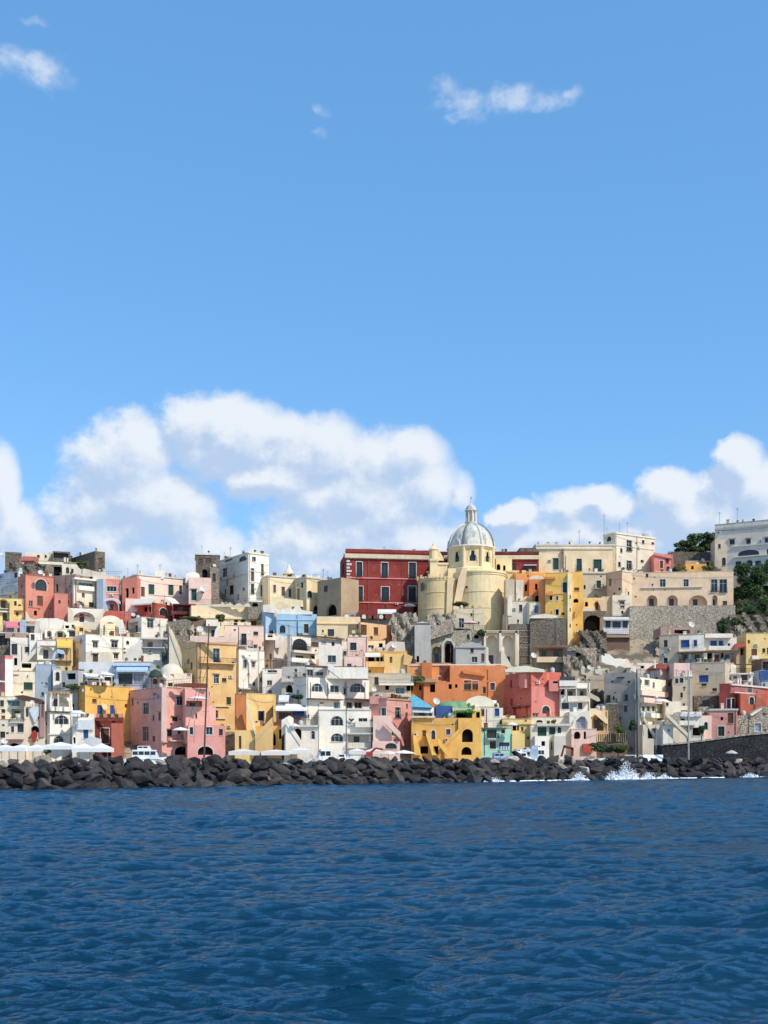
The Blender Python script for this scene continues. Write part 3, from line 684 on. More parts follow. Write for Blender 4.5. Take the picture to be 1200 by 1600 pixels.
def rockmesh(seed, mat):
    r = random.Random(seed); bm = bmesh.new()
    for i in range(13):
        v = Vector((r.gauss(0, 1), r.gauss(0, 1), r.gauss(0, 1))).normalized(); v = Vector((v.x*1.25, v.y*.85, v.z*.72)) * r.uniform(.85, 1.08); bm.verts.new(v)
    res = bmesh.ops.convex_hull(bm, input=bm.verts); bmesh.ops.delete(bm, geom=[g for g in res['geom_interior'] if isinstance(g, bmesh.types.BMVert)], context='VERTS')
    bmesh.ops.dissolve_limit(bm, angle_limit=.28, verts=bm.verts, edges=bm.edges)
    bmesh.ops.bevel(bm, geom=list(bm.edges), offset=.05, segments=1, affect='EDGES', profile=.5)
    bmesh.ops.recalc_face_normals(bm, faces=bm.faces)
    me = bpy.data.meshes.new('boulder'); bm.to_mesh(me); bm.free(); me.materials.append(mat); return me
RMS = [rockmesh(100+i, RM) for i in range(14)] + [rockmesh(200+i, RM2) for i in range(5)]; RPALE = [rockmesh(300+i, RM3) for i in range(3)]
def breakwater():
    root = empty('breakwater', (0, 137, 0)); tag(root, 'long breakwater of dark angular boulders between the open sea and the harbour', 'breakwater')
    core = MB(); L = 190; S = -32
    a = B0 + BT*S; pr = [(1.0, -2), (-.2, .2), (-3.6, 2.2), (-5.6, 2.4), (-9, -2)]
    core.prism([(a.x + BN.x*o, a.y + BN.y*o, z) for o, z in pr], (BT.x*L, BT.y*L, 0)); core.build('rubble_core', RM, root)
    r = random.Random(5); spots = []
    rows = [(.6, .05, .88), (-.4, .7, .85), (-1.3, 1.35, .85), (-2.3, 1.95, .85), (-3.5, 2.5, .8)]
    for j, (o, z, s) in enumerate(rows):
        u = -4 + r.uniform(0, 1)
        while u < 130:
            step = 1.6*s*r.uniform(.82, 1.25); u += step
            p = B0 + BT*u + BN*(o + r.uniform(-.4, .4)); spots.append((u, p, z + r.uniform(-.3, .3), s*r.choice([r.uniform(.6, .9), r.uniform(.85, 1.2), r.uniform(1.15, 1.6)]), j))
    inv = [s for s in spots if abs(PXinv(s[1])) < 1]
    inv = sorted(inv, key=lambda s: s[0]); r2 = random.Random(9)
    keep = inv[:]; 
    while len(keep) > 298: keep.pop(r2.randrange(len(keep)))
    ks = set(map(id, keep)); rest = [s for s in spots if id(s) not in ks]
    def mat4(s):
        u, p, z, sc, j = s; e = (r.uniform(-.9, .9), r.uniform(-.5, .8), r.uniform(-1.2, 1.2))
        from mathutils import Euler
        return Matrix.Translation((p.x, p.y, z)) @ Euler(e).to_matrix().to_4x4() @ Matrix.Diagonal((sc*r.uniform(.85, 1.45), sc*r.uniform(.8, 1.1), sc*r.uniform(.7, 1.05), 1))
    for s in keep:
        pal = s[4] == 4 and r.random() < .14 or (s[0] > 78 and s[0] < 92 and s[4] >= 2 and r.random() < .3)
        o = bpy.data.objects.new('boulder', r.choice(RPALE) if pal else r.choice(RMS)); COL.objects.link(o); o.parent = root
        o.matrix_parent_inverse = Matrix.Translation(-root.location); o.matrix_basis = mat4(s)
    # the back of the mound and the stretches beyond the picture: joined
    for k in range(260): u = r.uniform(-30, 155); rest.append((u, B0 + BT*u + BN*r.uniform(-9, -4.4), r.uniform(.2, 2.0), r.uniform(.7, 1.2), 5))
    for k in range(110):
        u = r.choice([r.uniform(-30, -4), r.uniform(130, 156)]); o_ = r.uniform(-3.5, .5); rest.append((u, B0 + BT*u + BN*o_, .2 + (.5-o_)*.6, r.uniform(.8, 1.3), 5))
    V = []; F = []; mi = []
    for s in rest:
        me = r.choice(RMS[:14]); M = mat4(s); n = len(V); V += [M @ v.co for v in me.vertices]; F += [[n+i for i in p.vertices] for p in me.polygons]
    o = mesh_obj('loose_boulders', V, F, RM, root); o['kind'] = 'stuff'
def PXinv(p): return (CX + p.x/p.y*FOC - 600) / 625.0
breakwater()

# foam at the foot of the rocks and the wave breaking on them
def foam():
    r = random.Random(21); m, nt, p = new_mat('foam_white'); p.inputs['Base Color'].default_value = (.82, .86, .88, 1); p.inputs['Roughness'].default_value = .8
    mb = MB()
    def blob(c, a, b, h, rz):
        n = 7; k = len(mb.v); ring = []
        ph = [r.uniform(.65, 1.25) for _ in range(n)]
        for i in range(n): t = 2*math.pi*i/n; x, y = a*ph[i]*math.cos(t), b*ph[i]*math.sin(t); mb.v.append(Vector((c[0] + x*math.cos(rz) - y*math.sin(rz), c[1] + x*math.sin(rz) + y*math.cos(rz), c[2] - .03)))
        for i in range(n): t = 2*math.pi*i/n; x, y = .55*a*ph[i]*math.cos(t), .55*b*ph[i]*math.sin(t); mb.v.append(Vector((c[0] + x*math.cos(rz) - y*math.sin(rz), c[1] + x*math.sin(rz) + y*math.cos(rz), c[2] + h)))
        for i in range(n): j = (i+1) % n; mb.f.append([k+i, k+j, k+n+j, k+n+i])
        mb.f.append([k+n+i for i in range(n)])
    rz = math.atan2(BT.y, BT.x)
    for i in range(900):
        u = r.uniform(-5, 130); w = max(0, math.sin(u*.31)*math.sin(u*.117 + 1)) + (1.0 if 66 < u < 73 or 88 < u < 110 else 0.04)
        if u < 62: continue
        if r.random() > w*.3: continue
        o_ = 1.3 + abs(r.gauss(0, .55)); q = B0 + BT*u + BN*o_; s = r.uniform(.08, .30)
        blob((q.x, q.y, .1), s*2.4, s*.8, .1*s + .05, rz + r.uniform(-.3, .3))
    o = mb.build('sea_foam', m, None, True); tag(o, None, None, kind='stuff')
    mb.__init__()
    for (px, half, H) in ((962, 14, 2.6), (975, 14, 1.6), (1000, 16, 1.0), (945, 16, 1.2), (893, 13, 1.2), (1025, 14, .8), (760, 10, .6), (1160, 16, .7)):
        k = (px - CX)/FOC; # where the ray meets the foot of the mound
        A = B0; den = BT.x - k*BT.y; u0 = (k*A.y - A.x)/den
        for i in range(int(520*H*half/16)):
            du = r.gauss(0, 1); u = u0 + du*half*.05; hmax = H*math.exp(-(du)**2*.9); z = hmax*r.random()**1.9; q = B0 + BT*u + BN*(1.3 + r.gauss(0, .35) + .2*z)
            s = r.uniform(.03, .12)*(1 - .5*z/max(H, .1)) * (2.2 if r.random() < .12 and z < hmax*.5 else 1); 
            t = MB(); k0 = len(mb.v); c = Vector((q.x, q.y, z + .05)); d = [Vector(v)*s*r.uniform(.7, 1.4) for v in ((1, 0, 0), (-1, 0, 0), (0, 1, 0), (0, -1, 0), (0, 0, 1.3), (0, 0, -1))]
            mb.v += [c + v for v in d]; mb.f += [[k0+a, k0+b, k0+cc] for a, b, cc in ((0, 2, 4), (2, 1, 4), (1, 3, 4), (3, 0, 4), (2, 0, 5), (1, 2, 5), (3, 1, 5), (0, 3, 5))]
    fm, nt, p = new_mat('foam_lace'); geo = nd(nt, 'ShaderNodeNewGeometry'); P = geo.outputs['Position']; p.inputs['Base Color'].default_value = (.80, .84, .87, 1)
    uv = nd(nt, 'ShaderNodeUVMap'); sp = nd(nt, 'ShaderNodeSeparateXYZ'); nt.links.new(uv.outputs[0], sp.inputs[0])
    a = noise(nt, P, 1.3, 8, .75); c = noise(nt, P, .16, 2, .5); e = mth(nt, 'ADD', mth(nt, 'ADD', a, mth(nt, 'MULTIPLY_ADD', c, 1.5, -1.06)), mth(nt, 'MULTIPLY', sp.outputs[1], .30))
    nt.links.new(ramp(nt, e, .52, .64), p.inputs['Alpha'])
    V = []; F = []; UV = []
    us = np.arange(58, 128, .5)
    for u in us:
        for w in range(6): q = B0 + BT*float(u) + BN*(.6 + w*.55); V.append((q.x, q.y, .10 - .012*w + .05*math.sin(u*1.7 + w))); UV.append((u/70, 1 - w/2.6 + .25))
    for i in range(len(us)-1):
        for w in range(5): k = i*6 + w; F.append((k, k+6, k+7, k+1))
    fo = mesh_obj('foam_sheet', V, F, fm, None, True); lay = fo.data.uv_layers.new(name='UVMap')
    for lp_ in fo.data.loops: lay.data[lp_.index].uv = UV[lp_.vertex_index]
    tag(fo, None, None, kind='stuff')
    o = mb.build('breaking_wave', m, None, True); tag(o, None, None, kind='stuff')
foam()
# ------------------------------------------------------------------ the houses, from the skyline down
HS = []
def H(*a, **k):
    h = House(*a, **k); HS.append(h); return h

# --- skyline, left
h = H('stone_ruin', 'roofless brown stone ruin above the coral house at the left end of the skyline', 'darkstone', (8, 34), (862, 905), 'n14,880,19,888', cat='ruin', dp=9)
h.strip(8, 34, 863, .5, .1, wallmat('darkstone')); h.dish(3, 866)
h = H('house', 'small coral house with one dark window squeezed between stone ruins on the skyline', 'coral', (30, 60), (874, 908), 'k43,886,48,894')
h.blk((40, 83), (863, 900), 'cream', 'k58,867,62,872;k70,867,73,872', d=-3)
h.poly([(30, 876), (36, 869), (60, 870), (60, 876)], 'coral', .0, .4)
h = H('stone_house', 'brown stone house with cream roof band and blind arch behind the skyline terrace', 'stone', (58, 121), (876, 915), 'k84,885,95,900;R104,888,113,902;n66,884,71,891', dp=7)
h.strip(60, 99, 878, .7, .15, wallmat('cream')); h.blk((97, 121), (881, 912), 'cream', 'N103,886,108,896;n111,889,115,895', d=1.5); h.ant(80, 870, 3)
h = H('stone_house', 'flat topped dark stone house with pale pink end wall, highest at far left', 'darkstone', (106, 149, 164), (861, 912), 'k116,868,119,874;r154,872,160,884;n155,887,159,892', t=1.2, top='cap')
h.blk((82, 110), (861, 905), 'darkstone', 'l84,864,107,872', d=-4)
h.strip(82, 108, 863, .3, .1, metal())
h = H('house', 'cream stepped house with tiny windows below the pink ended stone house', 'cream', (120, 166), (893, 925), 'n122,895,126,902;n131,896,137,901;n152,899,155,903;k141,899,144,905')
h.poly([(119, 884), (130, 888), (163, 896), (166, 902), (119, 900)], 'cream', .3, .4)
h = H('house', 'rose pink house with paired blue panes over a pale blue arch', 'rose', (160, 187), (905, 958), 'w167,916,182,924*;L164,938,185,957*', top='cap')
h.strip(162, 187, 927); h.blk((145, 188), (899, 906), 'cream', '', d=-1, base=0); h.rail(166, 899, 190, 899, -2)
h.poly([(160, 940), (164, 936), (174, 934), (184, 936), (188, 940), (188, 944), (182, 939), (174, 937), (166, 939), (161, 945)], 'paleblue', .25, .25, 'arch_trim')
h = H('house', 'long pale pink house with green shuttered windows and a coral shaded end', 'palepink', (190, 215, 300), (897, 955), 'k196,919,201,934;k206,918,210,928;r220,917,226,932*;g232,913,241,929*;g263,914,271,930*;g280,915,285,928', t=1.5, top='corn')
h.strip(232, 296, 931); h.strip(216, 296, 901, .15, .08)
h.blk((295, 330), (902, 945), 'palepink', 'g299,921,307,938*^;r314,918,319,927', d=1.5)
h.blk((191, 214), (903, 955), 'coral', 'k196,919,201,934;k206,918,210,928', d=1, dp=5, rot=-.2)  # end wall of the pink house, its shade painted in as coral
h.blk((242, 256), (891, 898), 'white', '', d=-3, base=1); h.blk((290, 312), (899, 905), 'white', '', d=-.5, dp=3, base=1, top='vault')
h.ant(250, 890, 4); h.ant(215, 890, 4); h.dish(317, 921, .9, dd=2)
h = H('stone_palazzo', 'weathered grey stone palazzo with tall arched opening beside the white palazzo', 'darkstone', (306, 343), (865, 945), 'K316,889,324,904;n333,893,338,905;K317,915,323,925;r322,872,330,878', dp=9, top='corn')
h.blk((328, 342), (886, 938), 'stone', 'n332,896,337,908', d=1.2); h.dish(335, 884)
h = H('white_palazzo', 'tall white palazzo with half round attic windows on the left part of the skyline', 'white', (341, 388, 420), (863, 945), 'N351,870,363,877;N373,869,385,877;n348,888,355,901*;n358,915,365,929*;w394,870,400,877;r392,888,397,908*;r408,881,412,898_;g392,912,397,927*_;r407,914,412,932*', t=1.4, top='corn')
h.strip(341, 387, 902, .2, .15); h.strip(389, 419, 893); h.strip(389, 419, 910)
h.blk((388, 410), (938, 950), 'white', 'K394,940,404,949', d=5); h.ant(360, 850, 3)
h = H('house', 'buttery yellow house with three narrow brown windows right of the white palazzo', 'paleyellow', (419, 465), (899, 950), 'r427,914,431,926*;r440,917,445,931*;r451,920,455,933*', top='corn', rot=.5)
h.poly([(424, 932), (473, 938), (474, 948), (424, 947)], 'paleyellow', 5, .4)
h = H('belfry', 'tiny yellow belfry with white pointed cap on the skyline', 'yellow', (444, 459), (895, 915), 'K448,898,455,903', cat='belfry', dp=2.6, top='corn')
mb = MB(); q = h.main['ring']; cx = (q[0].x+q[2].x)/2; cy = (q[0].y+q[2].y)/2; mb.lathe((cx, cy, h.main['z1']), [(1.25, 0), (1.1, .5), (.62, 1.2), (.5, 1.25), (.45, 1.6), (.12, 2.4), (.02, 2.6)], 16); mb.build('cap', wallmat('white'), h.root, True)
h = H('house', 'olive yellow building with oval window and long shaded wing left of the red palazzo', 'church', (462, 479, 534), (901, 962), 'k464,920,468,938;G480,923,488,936*;K490,946,500,961;r513,912,519,922;K508,945,520,962', t=1.1, top='corn')
h.strip(480, 532, 937, .18, .12); h.blk((462, 500), (899, 908), 'white', '', d=-3, base=1); h.ant(505, 895, 3)
h.blk((496, 533), (908, 962), 'tan', 'n506,915,512,925;K510,944,526,962', d=1.0, rot=-.95, dp=6)
h = H('red_palazzo', 'large dark red palazzo with white framed windows and cream cornice behind the church', 'red', (532, 541, 672), (862, 962),
      'n557,878,566,900*_;n596,879,606,901*_;n639,879,650,902*_;n557,916,567,938*_;n596,917,608,938*_;n638,916,650,940*_;n535,880,538,898;n535,918,538,936;r600,946,603,952;k646,948,652,960', t=7, dp=12, D=285, cat='palazzo', rot=0)
for y in (903, 941): h.strip(541, 670, y, .3, .2, wallmat('rose'))
h.strip(533, 672, 867, 1.0, .55, wallmat('sand'), name='cornice'); h.strip(540, 672, 859, .8, .15, wallmat('red'), name='attic'); h.strip(541, 672, 871, .5, .2, wallmat('sand'))
for i in range(17):
    y = 873 + i*5.2; a = 541.5; h.strip(a, a + (8 if i % 2 else 5), y + 2, .5, .12, name='quoin')
for x in (575, 628): h.pipe(x, 870, 955)
h.ant(600, 850, 3)
R = h
h = H('red_palazzo_wing', 'red wing with cream cornice running on behind the church dome to its right', 'red', (668, 842), (863, 930), 'n817,881,838,890;n800,880,806,890', dp=12, D=292, cat='palazzo', rot=0)
h.strip(668, 842, 868, 1.0, .5, wallmat('sand'), name='cornice'); h.strip(668, 842, 862, .6, .2, wallmat('maroon'), name='attic'); h.blk((812, 838), (856, 866), 'darkstone', '', d=-3, base=1); h.strip(818, 838, 883, .2, .9, simple('cloth_white', (220, 220, 218), .8))
h.blk((775, 800), (873, 910), 'church', 'K776,881,782,891;K786,883,790,892', d=4)
h = H('cream_palazzo', 'cream yellow palazzo with three green shuttered doors on the skyline right of the dome', 'paleyellow', (837, 960), (851, 905), 'g864,872,873,890*', rot=0, top='corn', D=299, cat='palazzo', dp=12)
h.strip(837, 882, 856, .4, .4); h.blk((881, 958), (857, 905), 'paleyellow', 'g901,873,909,891*_;g927,874,940,893*_', d=1.0, rot=0, dp=3, top='corn'); h.blk((884, 896), (868, 893), 'paleyellow', '', d=1.2, dp=1, rot=0); h.ant(905, 835, 5)
for x in (912, 943): h.pipe(x, 862, 893)
h = H('house', 'worn cream house with one green shuttered window under the cream palazzo', 'sand', (908, 950), (893, 935), 'g932,907,939,919*;k912,914,915,921', D=294)
h.strip(910, 948, 895, .2, .3); h.bal(928, 943, 920, .8)
h = H('tower_house', 'tall off white tower house on the skyline right of the cream palazzo', 'cream', (943, 961, 1023), (832, 915), 'N948,838,955,846;w979,844,987,860*_;w979,876,987,888*_;n1003,844,1007,850;n1018,847,1022,851;N1018,870,1023,888*;n1001,875,1006,879', t=1.6, top='corn', D=300, dp=10)
h.strip(961, 1022, 855, .2, .12); h.pipe(995, 836, 890); h.ant(980, 822, 4); h.ant(944, 822, 6)
h = H('house', 'salmon pink house between the tower house and the dark garden wall', 'rose', (1022, 1052), (866, 912), 'x1031,876,1036,888*;N1041,885,1047,892;x1040,873,1045,880', D=303, top='cap')
h.poly([(1022, 863), (1050, 869), (1050, 873), (1022, 867)], 'rose', .3, .4)
h = H('retaining_wall', 'dark weathered garden wall below the pine trees on the skyline', 'darkstone', (1050, 1120), (862, 905), '', cat='wall', D=306, dp=3)
h = H('house', 'ochre brown house with dish on its roof below the dark garden wall', 'tan', (1071, 1119), (876, 908), 'k1088,882,1091,888;k1104,878,1108,884;K1112,878,1116,888', D=300)
h.blk((1071, 1104), (881, 908), 'ochre', 'k1080,884,1084,890', d=2); h.dish(1098, 876, .5); h.dish(1090, 882, .5)
h = H('white_villa', 'large shaded white villa with wide dark arch at the right end of the skyline', 'white2', (1117, 1215), (820, 905),
      'n1140,843,1148,851^;n1166,842,1173,850^;n1195,840,1203,848^;N1153,859,1186,868;n1149,877,1158,889;N1166,875,1176,885*;n1180,876,1189,884;n1198,858,1206,866;n1196,874,1204,882;N1128,871,1134,884;K1131,878,1140,888', D=298, dp=14, cat='villa', rot=-.55, top='cap')
h.strip(1117, 1212, 822, .5, .3, wallmat('grey')); h.strip(1144, 1212, 851, .25, .3); h.strip(1146, 1212, 868, .25, .4); h.blk((1117, 1141), (843, 905), 'beige', 'N1128,871,1134,884;n1122,850,1126,857', d=1.2, rot=-.1)
h.ant(1152, 805, 5); h.ant(1124, 808, 4)

# --- the long peach building and its stone cliff wall
h = H('arcaded_house', 'long peach house with four wide arches standing on the rough stone cliff wall', 'peachwall', (985, 1146), (895, 950),
      'L1011,930,1027,948*;L1042,930,1059,948*;L1076,930,1105,949*;L1113,930,1121,949*;r1129,939,1136,949;w1031,905,1040,917*;w1068,905,1076,918*;n1018,912,1021,915;w1111,905,1121,924*_;w1124,905,1136,925*_;n1009,896,1013,902', D=288, rot=-.12, top='cap', dp=7)
h.strip(1002, 1098, 917, .25, .35); h.blk((1056, 1092), (894, 917), 'white', 'w1068,905,1076,917', d=.9, base=0, dp=3); h.blk((1025, 1048), (893, 905), 'peachwall', '', d=-3, base=1)
h = H('house', 'mauve sided beige house with barred balcony door left of the peach arcades', 'peachwall', (947, 972, 1004), (891, 940), 'k951,905,955,916;n991,903,999,920*_;n978,924,983,931', t=1.5, D=286, top='cap')
h.strip(972, 1003, 893, .3, .15)
h = H('cliff_wall', 'massive rough stone retaining wall with sloping buttress under the peach arcades', 'palestone', (984, 1149), (947, 1033), 'K1124,975,1133,985;l1005,1002,1014,1012', cat='wall', D=280, rot=-.08, dp=6)
h.poly([(984, 948), (1030, 948), (1032, 985), (1022, 1036), (982, 1036)], 'palestone', 3.6, 3.5, 'buttress'); h.poly([(1090, 950), (1149, 950), (1140, 965), (1134, 990), (1090, 1000)], 'palestone', 1.2, 1.1, 'buttress')
h = H('house', 'small beige box house with shuttered windows beside the cave', 'cream', (957, 986), (930, 965), 'w968,939,976,944^;w969,946,976,950', D=282)
h.blk((940, 958), (932, 962), 'beige', '', d=-1); h.strip(957, 985, 960, .5, .3)
h = H('house', 'cream terrace house with yellow arch above the cave mouth', 'yellow', (910, 945), (934, 962), 'K914,940,919,948;r930,941,935,953', D=281)
h.poly([(933, 937), (940, 936), (946, 945), (947, 962), (940, 962), (938, 948)], 'peachwall', .6, .5, 'buttress'); h.poly([(909, 950), (930, 950), (925, 962), (909, 962)], 'cream', .4, .3, 'parapet')
h = H('cave_wall', 'dark rock cave mouth in the cliff right of the golden houses', 'darkstone', (908, 948), (955, 1000), 'K912,961,941,991', cat='rock face', D=277, dp=5, rot=-.1)
h = H('glass_veranda', 'white framed glass veranda perched on a brown wall beside the cliff wall', 'brown', (943, 984), (990, 1035), '', D=272, cat='veranda', dp=5)
h.blk((943, 983), (964, 992), 'cool', 'n946,969,954,981;n957,971,970,981;n973,969,981,981', d=.1, z0=PZ(991, 272), dp=4)
h.strip(942, 986, 968, .35, 1.2, simple('frame_white', (200, 198, 192), .5)); h.rail(943, 992, 984, 992, .5); h.strip(942, 986, 993, .5, .8, wallmat('tan'))
# ------------------------------------------------------------------ the domed church
CH = empty('church', (PX(740, 276), 276, PZ(985, 276))); tag(CH, 'yellow plastered church with round apses and ribbed grey dome', 'church')
DC = 284.0                                             # distance to the middle of the dome
cxx = PX(736, DC); mpp = DC / FOC
ym = wallmat('church'); 
def zc(y, D=DC): return PZ(y, D)
# drum: eight sides, each with a bell shaped window
Rd = 36 * mpp; off = math.pi / 8
def oct_(i, r): a = off + i*math.pi/4; return Vector((cxx + r*math.cos(a), DC + r*math.sin(a)))
for i in range(8):
    A, B = oct_(i+1, Rd), oct_(i, Rd)                  # outward facing
    f = Face(B, A, zc(898), zc(860)) if False else Face(A, B, zc(898), zc(860))
    if f.n.dot(Vector((f.A.x+f.B.x, f.A.y+f.B.y))/2 - Vector((cxx, DC))) < 0: f = Face(B, A, zc(898), zc(860))
    L = f.L; o = dict(u0=L*.5-.75, u1=L*.5+.75, z0=zc(882), z1=zc(866), arch=True, kind='n', dep=.4, tr=False); f.ops.append(o)
    mb = MB(); f.build(mb); w = mb.build('drum_wall', ym, CH)
    if 'out' in o:
        p = MB(); p.poly([f.pt(u, z, -.38) for u, z in o['out']]); p.build('window', glassmat('glass_dark', (46, 50, 56)), w)
        # flared moulding that gives the opening its bell outline
        t = MB(); um = L/2; zl, zh = o['z0'], o['z1']
        prof = [(1.0, 0), (.92, .35), (.62, .62), (.55, .9), (.3, 1.08)]
        for sgn in (-1, 1):
            for a, b in zip(prof[:-1], prof[1:]):
                t.prism([f.pt(um+sgn*a[0]*1.05, zl+(zh-zl)*a[1], .02), f.pt(um+sgn*b[0]*1.05, zl+(zh-zl)*b[1], .02), f.pt(um+sgn*(b[0]*1.05+.22), zl+(zh-zl)*b[1]+.1, .02), f.pt(um+sgn*(a[0]*1.05+.22), zl+(zh-zl)*a[1], .02)], Vector((f.n.x, f.n.y, 0))*.12)
            # corner fillers narrowing the upper half
            t.prism([f.pt(um+sgn*.35, zh+.02, .0), f.pt(um+sgn*.8, zh+.02, .0), f.pt(um+sgn*.8, zl+(zh-zl)*.45, .0), f.pt(um+sgn*.42, zl+(zh-zl)*.62, .0)], Vector((f.n.x, f.n.y, 0))*.05)
        t.build('window_surround', ym, w)
    p = MB(); v = Vector((f.A.x-cxx, f.A.y-DC)).normalized(); c = Vector((f.A.x, f.A.y))
    p.tube((c.x, c.y, zc(897)), (c.x, c.y, zc(861)), .42, n=8); p.build('pilaster', ym, CH)
mb = MB(); mb.lathe((cxx, DC, zc(862)), [(Rd*.98, -.3), (Rd*1.04, 0), (Rd*1.08, .35), (Rd*1.02, .7), (Rd*.96, .7)], 8, rot=off); mb.build('cornice', ym, CH)
mb = MB(); mb.lathe((cxx, DC, zc(893)), [(Rd*1.12, -1.2), (Rd*1.14, 0), (Rd*1.0, .5)], 8, rot=off); mb.build('plinth', ym, CH)
# dome shell: eight gores of scaled grey plaster with ribs
def domemat():
    m, nt, p = new_mat('dome_grey'); geo = nd(nt, 'ShaderNodeNewGeometry'); P = geo.outputs['Position']
    mp = nd(nt, 'ShaderNodeMapping'); nt.links.new(P, mp.inputs[0]); mp.inputs['Scale'].default_value = (1, 1, .3)
    a = noise(nt, mp.outputs[0], 1.1, 6, .7); b = noise(nt, P, .35, 4, .6)
    v = mixc(nt, ramp(nt, a, .42, .66), srgb(204, 200, 188), srgb(140, 142, 138)); v = mixc(nt, ramp(nt, b, .5, .75, 0, .6), v, srgb(206, 200, 182))
    nt.links.new(v, p.inputs['Base Color']); p.inputs['Roughness'].default_value = .75
    return m
dm = domemat(); Hd = zc(818) - zc(859); zb = zc(859)
prof = [(math.cos(t*math.pi/2*.96)*Rd*1.0, math.sin(t*math.pi/2*.96)*Hd) for t in [i/12 for i in range(13)]]
for i in range(8):
    a0 = off + i*math.pi/4; m = MB(); N = 5
    for j in range(12):
        for k in range(N):
            q = []
            for (jj, kk) in ((j, k), (j, k+1), (j+1, k+1), (j+1, k)):
                r, z = prof[jj]; aa = a0 + (math.pi/4)*kk/N; bulge = 1 - .035*math.cos((kk/N-.5)*math.pi)**2 * -1
                q.append((cxx + r*bulge*math.cos(aa), DC + r*bulge*math.sin(aa), zb + z))
            m.poly(q)
    # the scalloped pale base of each gore
    g = m.build('dome_gore', dm, CH, True)
    s_ = MB(); am = a0 + math.pi/8
    pts = []
    for q in range(9):
        b = math.pi*q/8; aa = am - .23*math.cos(b); zz = .35 + 1.75*math.sin(b); rr = Rd*math.cos(math.asin(min(1, zz/Hd)))*1.06
        pts.append((cxx + rr*math.cos(aa), DC + rr*math.sin(aa), zb + zz))
    s_.prism(pts, (-.25*math.cos(am), -.25*math.sin(am), 0)); s_.build('scallop', wallmat('white2'), g)
    rb = MB()
    for j in range(12):
        (r1, z1), (r2, z2) = prof[j], prof[j+1]
        rb.tube((cxx + r1*1.01*math.cos(a0), DC + r1*1.01*math.sin(a0), zb+z1), (cxx + r2*1.01*math.cos(a0), DC + r2*1.01*math.sin(a0), zb+z2), .30, .28, n=6)
    rb.build('dome_rib', simple('rib_dark', (120, 122, 118), .7) if i % 2 else wallmat('white2'), CH)
mb = MB(); mb.lathe((cxx, DC, zc(859)), [(Rd*1.0, -.2), (Rd*1.07, 0), (Rd*1.05, .35), (Rd*.97, .35)], 32); mb.build('dome_base_ring', wallmat('white2'), CH)
# lantern
LT = empty('lantern', (cxx, DC, zc(820))); LT.parent = CH; LT.matrix_parent_inverse = Matrix.Translation(-CH.location); 
def lp(mbb, name, mat, sm=False):
    o = mesh_obj(name, mbb.v, mbb.f, mat, None, sm); o.parent = LT; o.matrix_parent_inverse = Matrix.Translation(-Vector((cxx, DC, zc(820)))); return o
rl = 8.5*mpp
m = MB(); m.lathe((cxx, DC, zc(820)), [(rl*1.2, 0), (rl*1.25, .5), (rl*.7, .5), (rl*.7, 3.2), (rl*1.05, 3.2), (rl*1.2, 3.45), (rl*1.05, 3.6)], 16); lp(m, 'lantern_body', wallmat('white2'))
for i in range(8):
    a = i*math.pi/4 + .2; m = MB(); x, y = cxx + rl*.92*math.cos(a), DC + rl*.92*math.sin(a); m.tube((x, y, zc(820)+.5), (x, y, zc(820)+3.2), .17); lp(m, 'column', wallmat('white2'))
m = MB(); m.lathe((cxx, DC, zc(820)+3.6), [(rl*1.0, 0), (rl*.95, .4), (rl*.75, .9), (rl*.4, 1.35), (.15, 1.55), (.12, 1.9), (.22, 2.05), (.12, 2.25), (.02, 2.3)], 16); lp(m, 'lantern_cap', dm, True)
m = MB(); m.tube((cxx, DC, zc(820)+5.8), (cxx, DC, zc(820)+7.0), .05); m.tube((cxx-.3, DC, zc(820)+6.6), (cxx+.3, DC, zc(820)+6.6), .05); lp(m, 'cross', metal())
# apses and body
def drumw(px, D, rpx, y0, y1, col, name, n=40, cap=True):
    m = MB(); r = rpx*D/FOC; m.lathe((PX(px, D), D, 0), [(r, PZ(y1, D) - 2), (r*.995, PZ(y0, D) - .5), (r*1.02, PZ(y0, D) - .45), (r*1.02, PZ(y0, D)), (r*.4, PZ(y0, D) + .9), (.05, PZ(y0, D) + 1.2)], n)
    return m.build(name, wallmat(col), CH, False)
a = drumw(749, 282, 42, 898, 985, 'church', 'main_apse')
m = MB(); r = 42*282/FOC
for y, hh, o in ((903, .3, .12), (900, .35, .3)): m.lathe((PX(749, 282), 282, PZ(y, 282)), [(r, 0), (r+o, 0), (r+o, hh), (r, hh)], 40)
m.build('cornice', wallmat('church'), a)
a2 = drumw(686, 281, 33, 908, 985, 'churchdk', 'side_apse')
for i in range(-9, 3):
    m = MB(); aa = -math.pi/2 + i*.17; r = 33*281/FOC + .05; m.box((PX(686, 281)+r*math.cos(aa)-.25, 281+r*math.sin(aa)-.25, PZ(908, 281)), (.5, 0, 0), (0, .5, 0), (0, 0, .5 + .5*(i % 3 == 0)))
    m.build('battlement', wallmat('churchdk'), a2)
m = MB(); q = Vector((PX(686, 281), 281)); r = 33*281/FOC
f = Face(Vector((PX(655.5, 276.5), 277.2)), Vector((PX(663, 276), 275.6)), PZ(925, 276), PZ(905, 276))
m.prism([P3(657, 921, 276), P3(662, 921, 276), P3(662, 913, 276), P3(660, 909, 276), P3(657, 913, 276)], (0, 2.5, 0)); m.build('window', glassmat('glass_dark', (46, 50, 56)), a2)
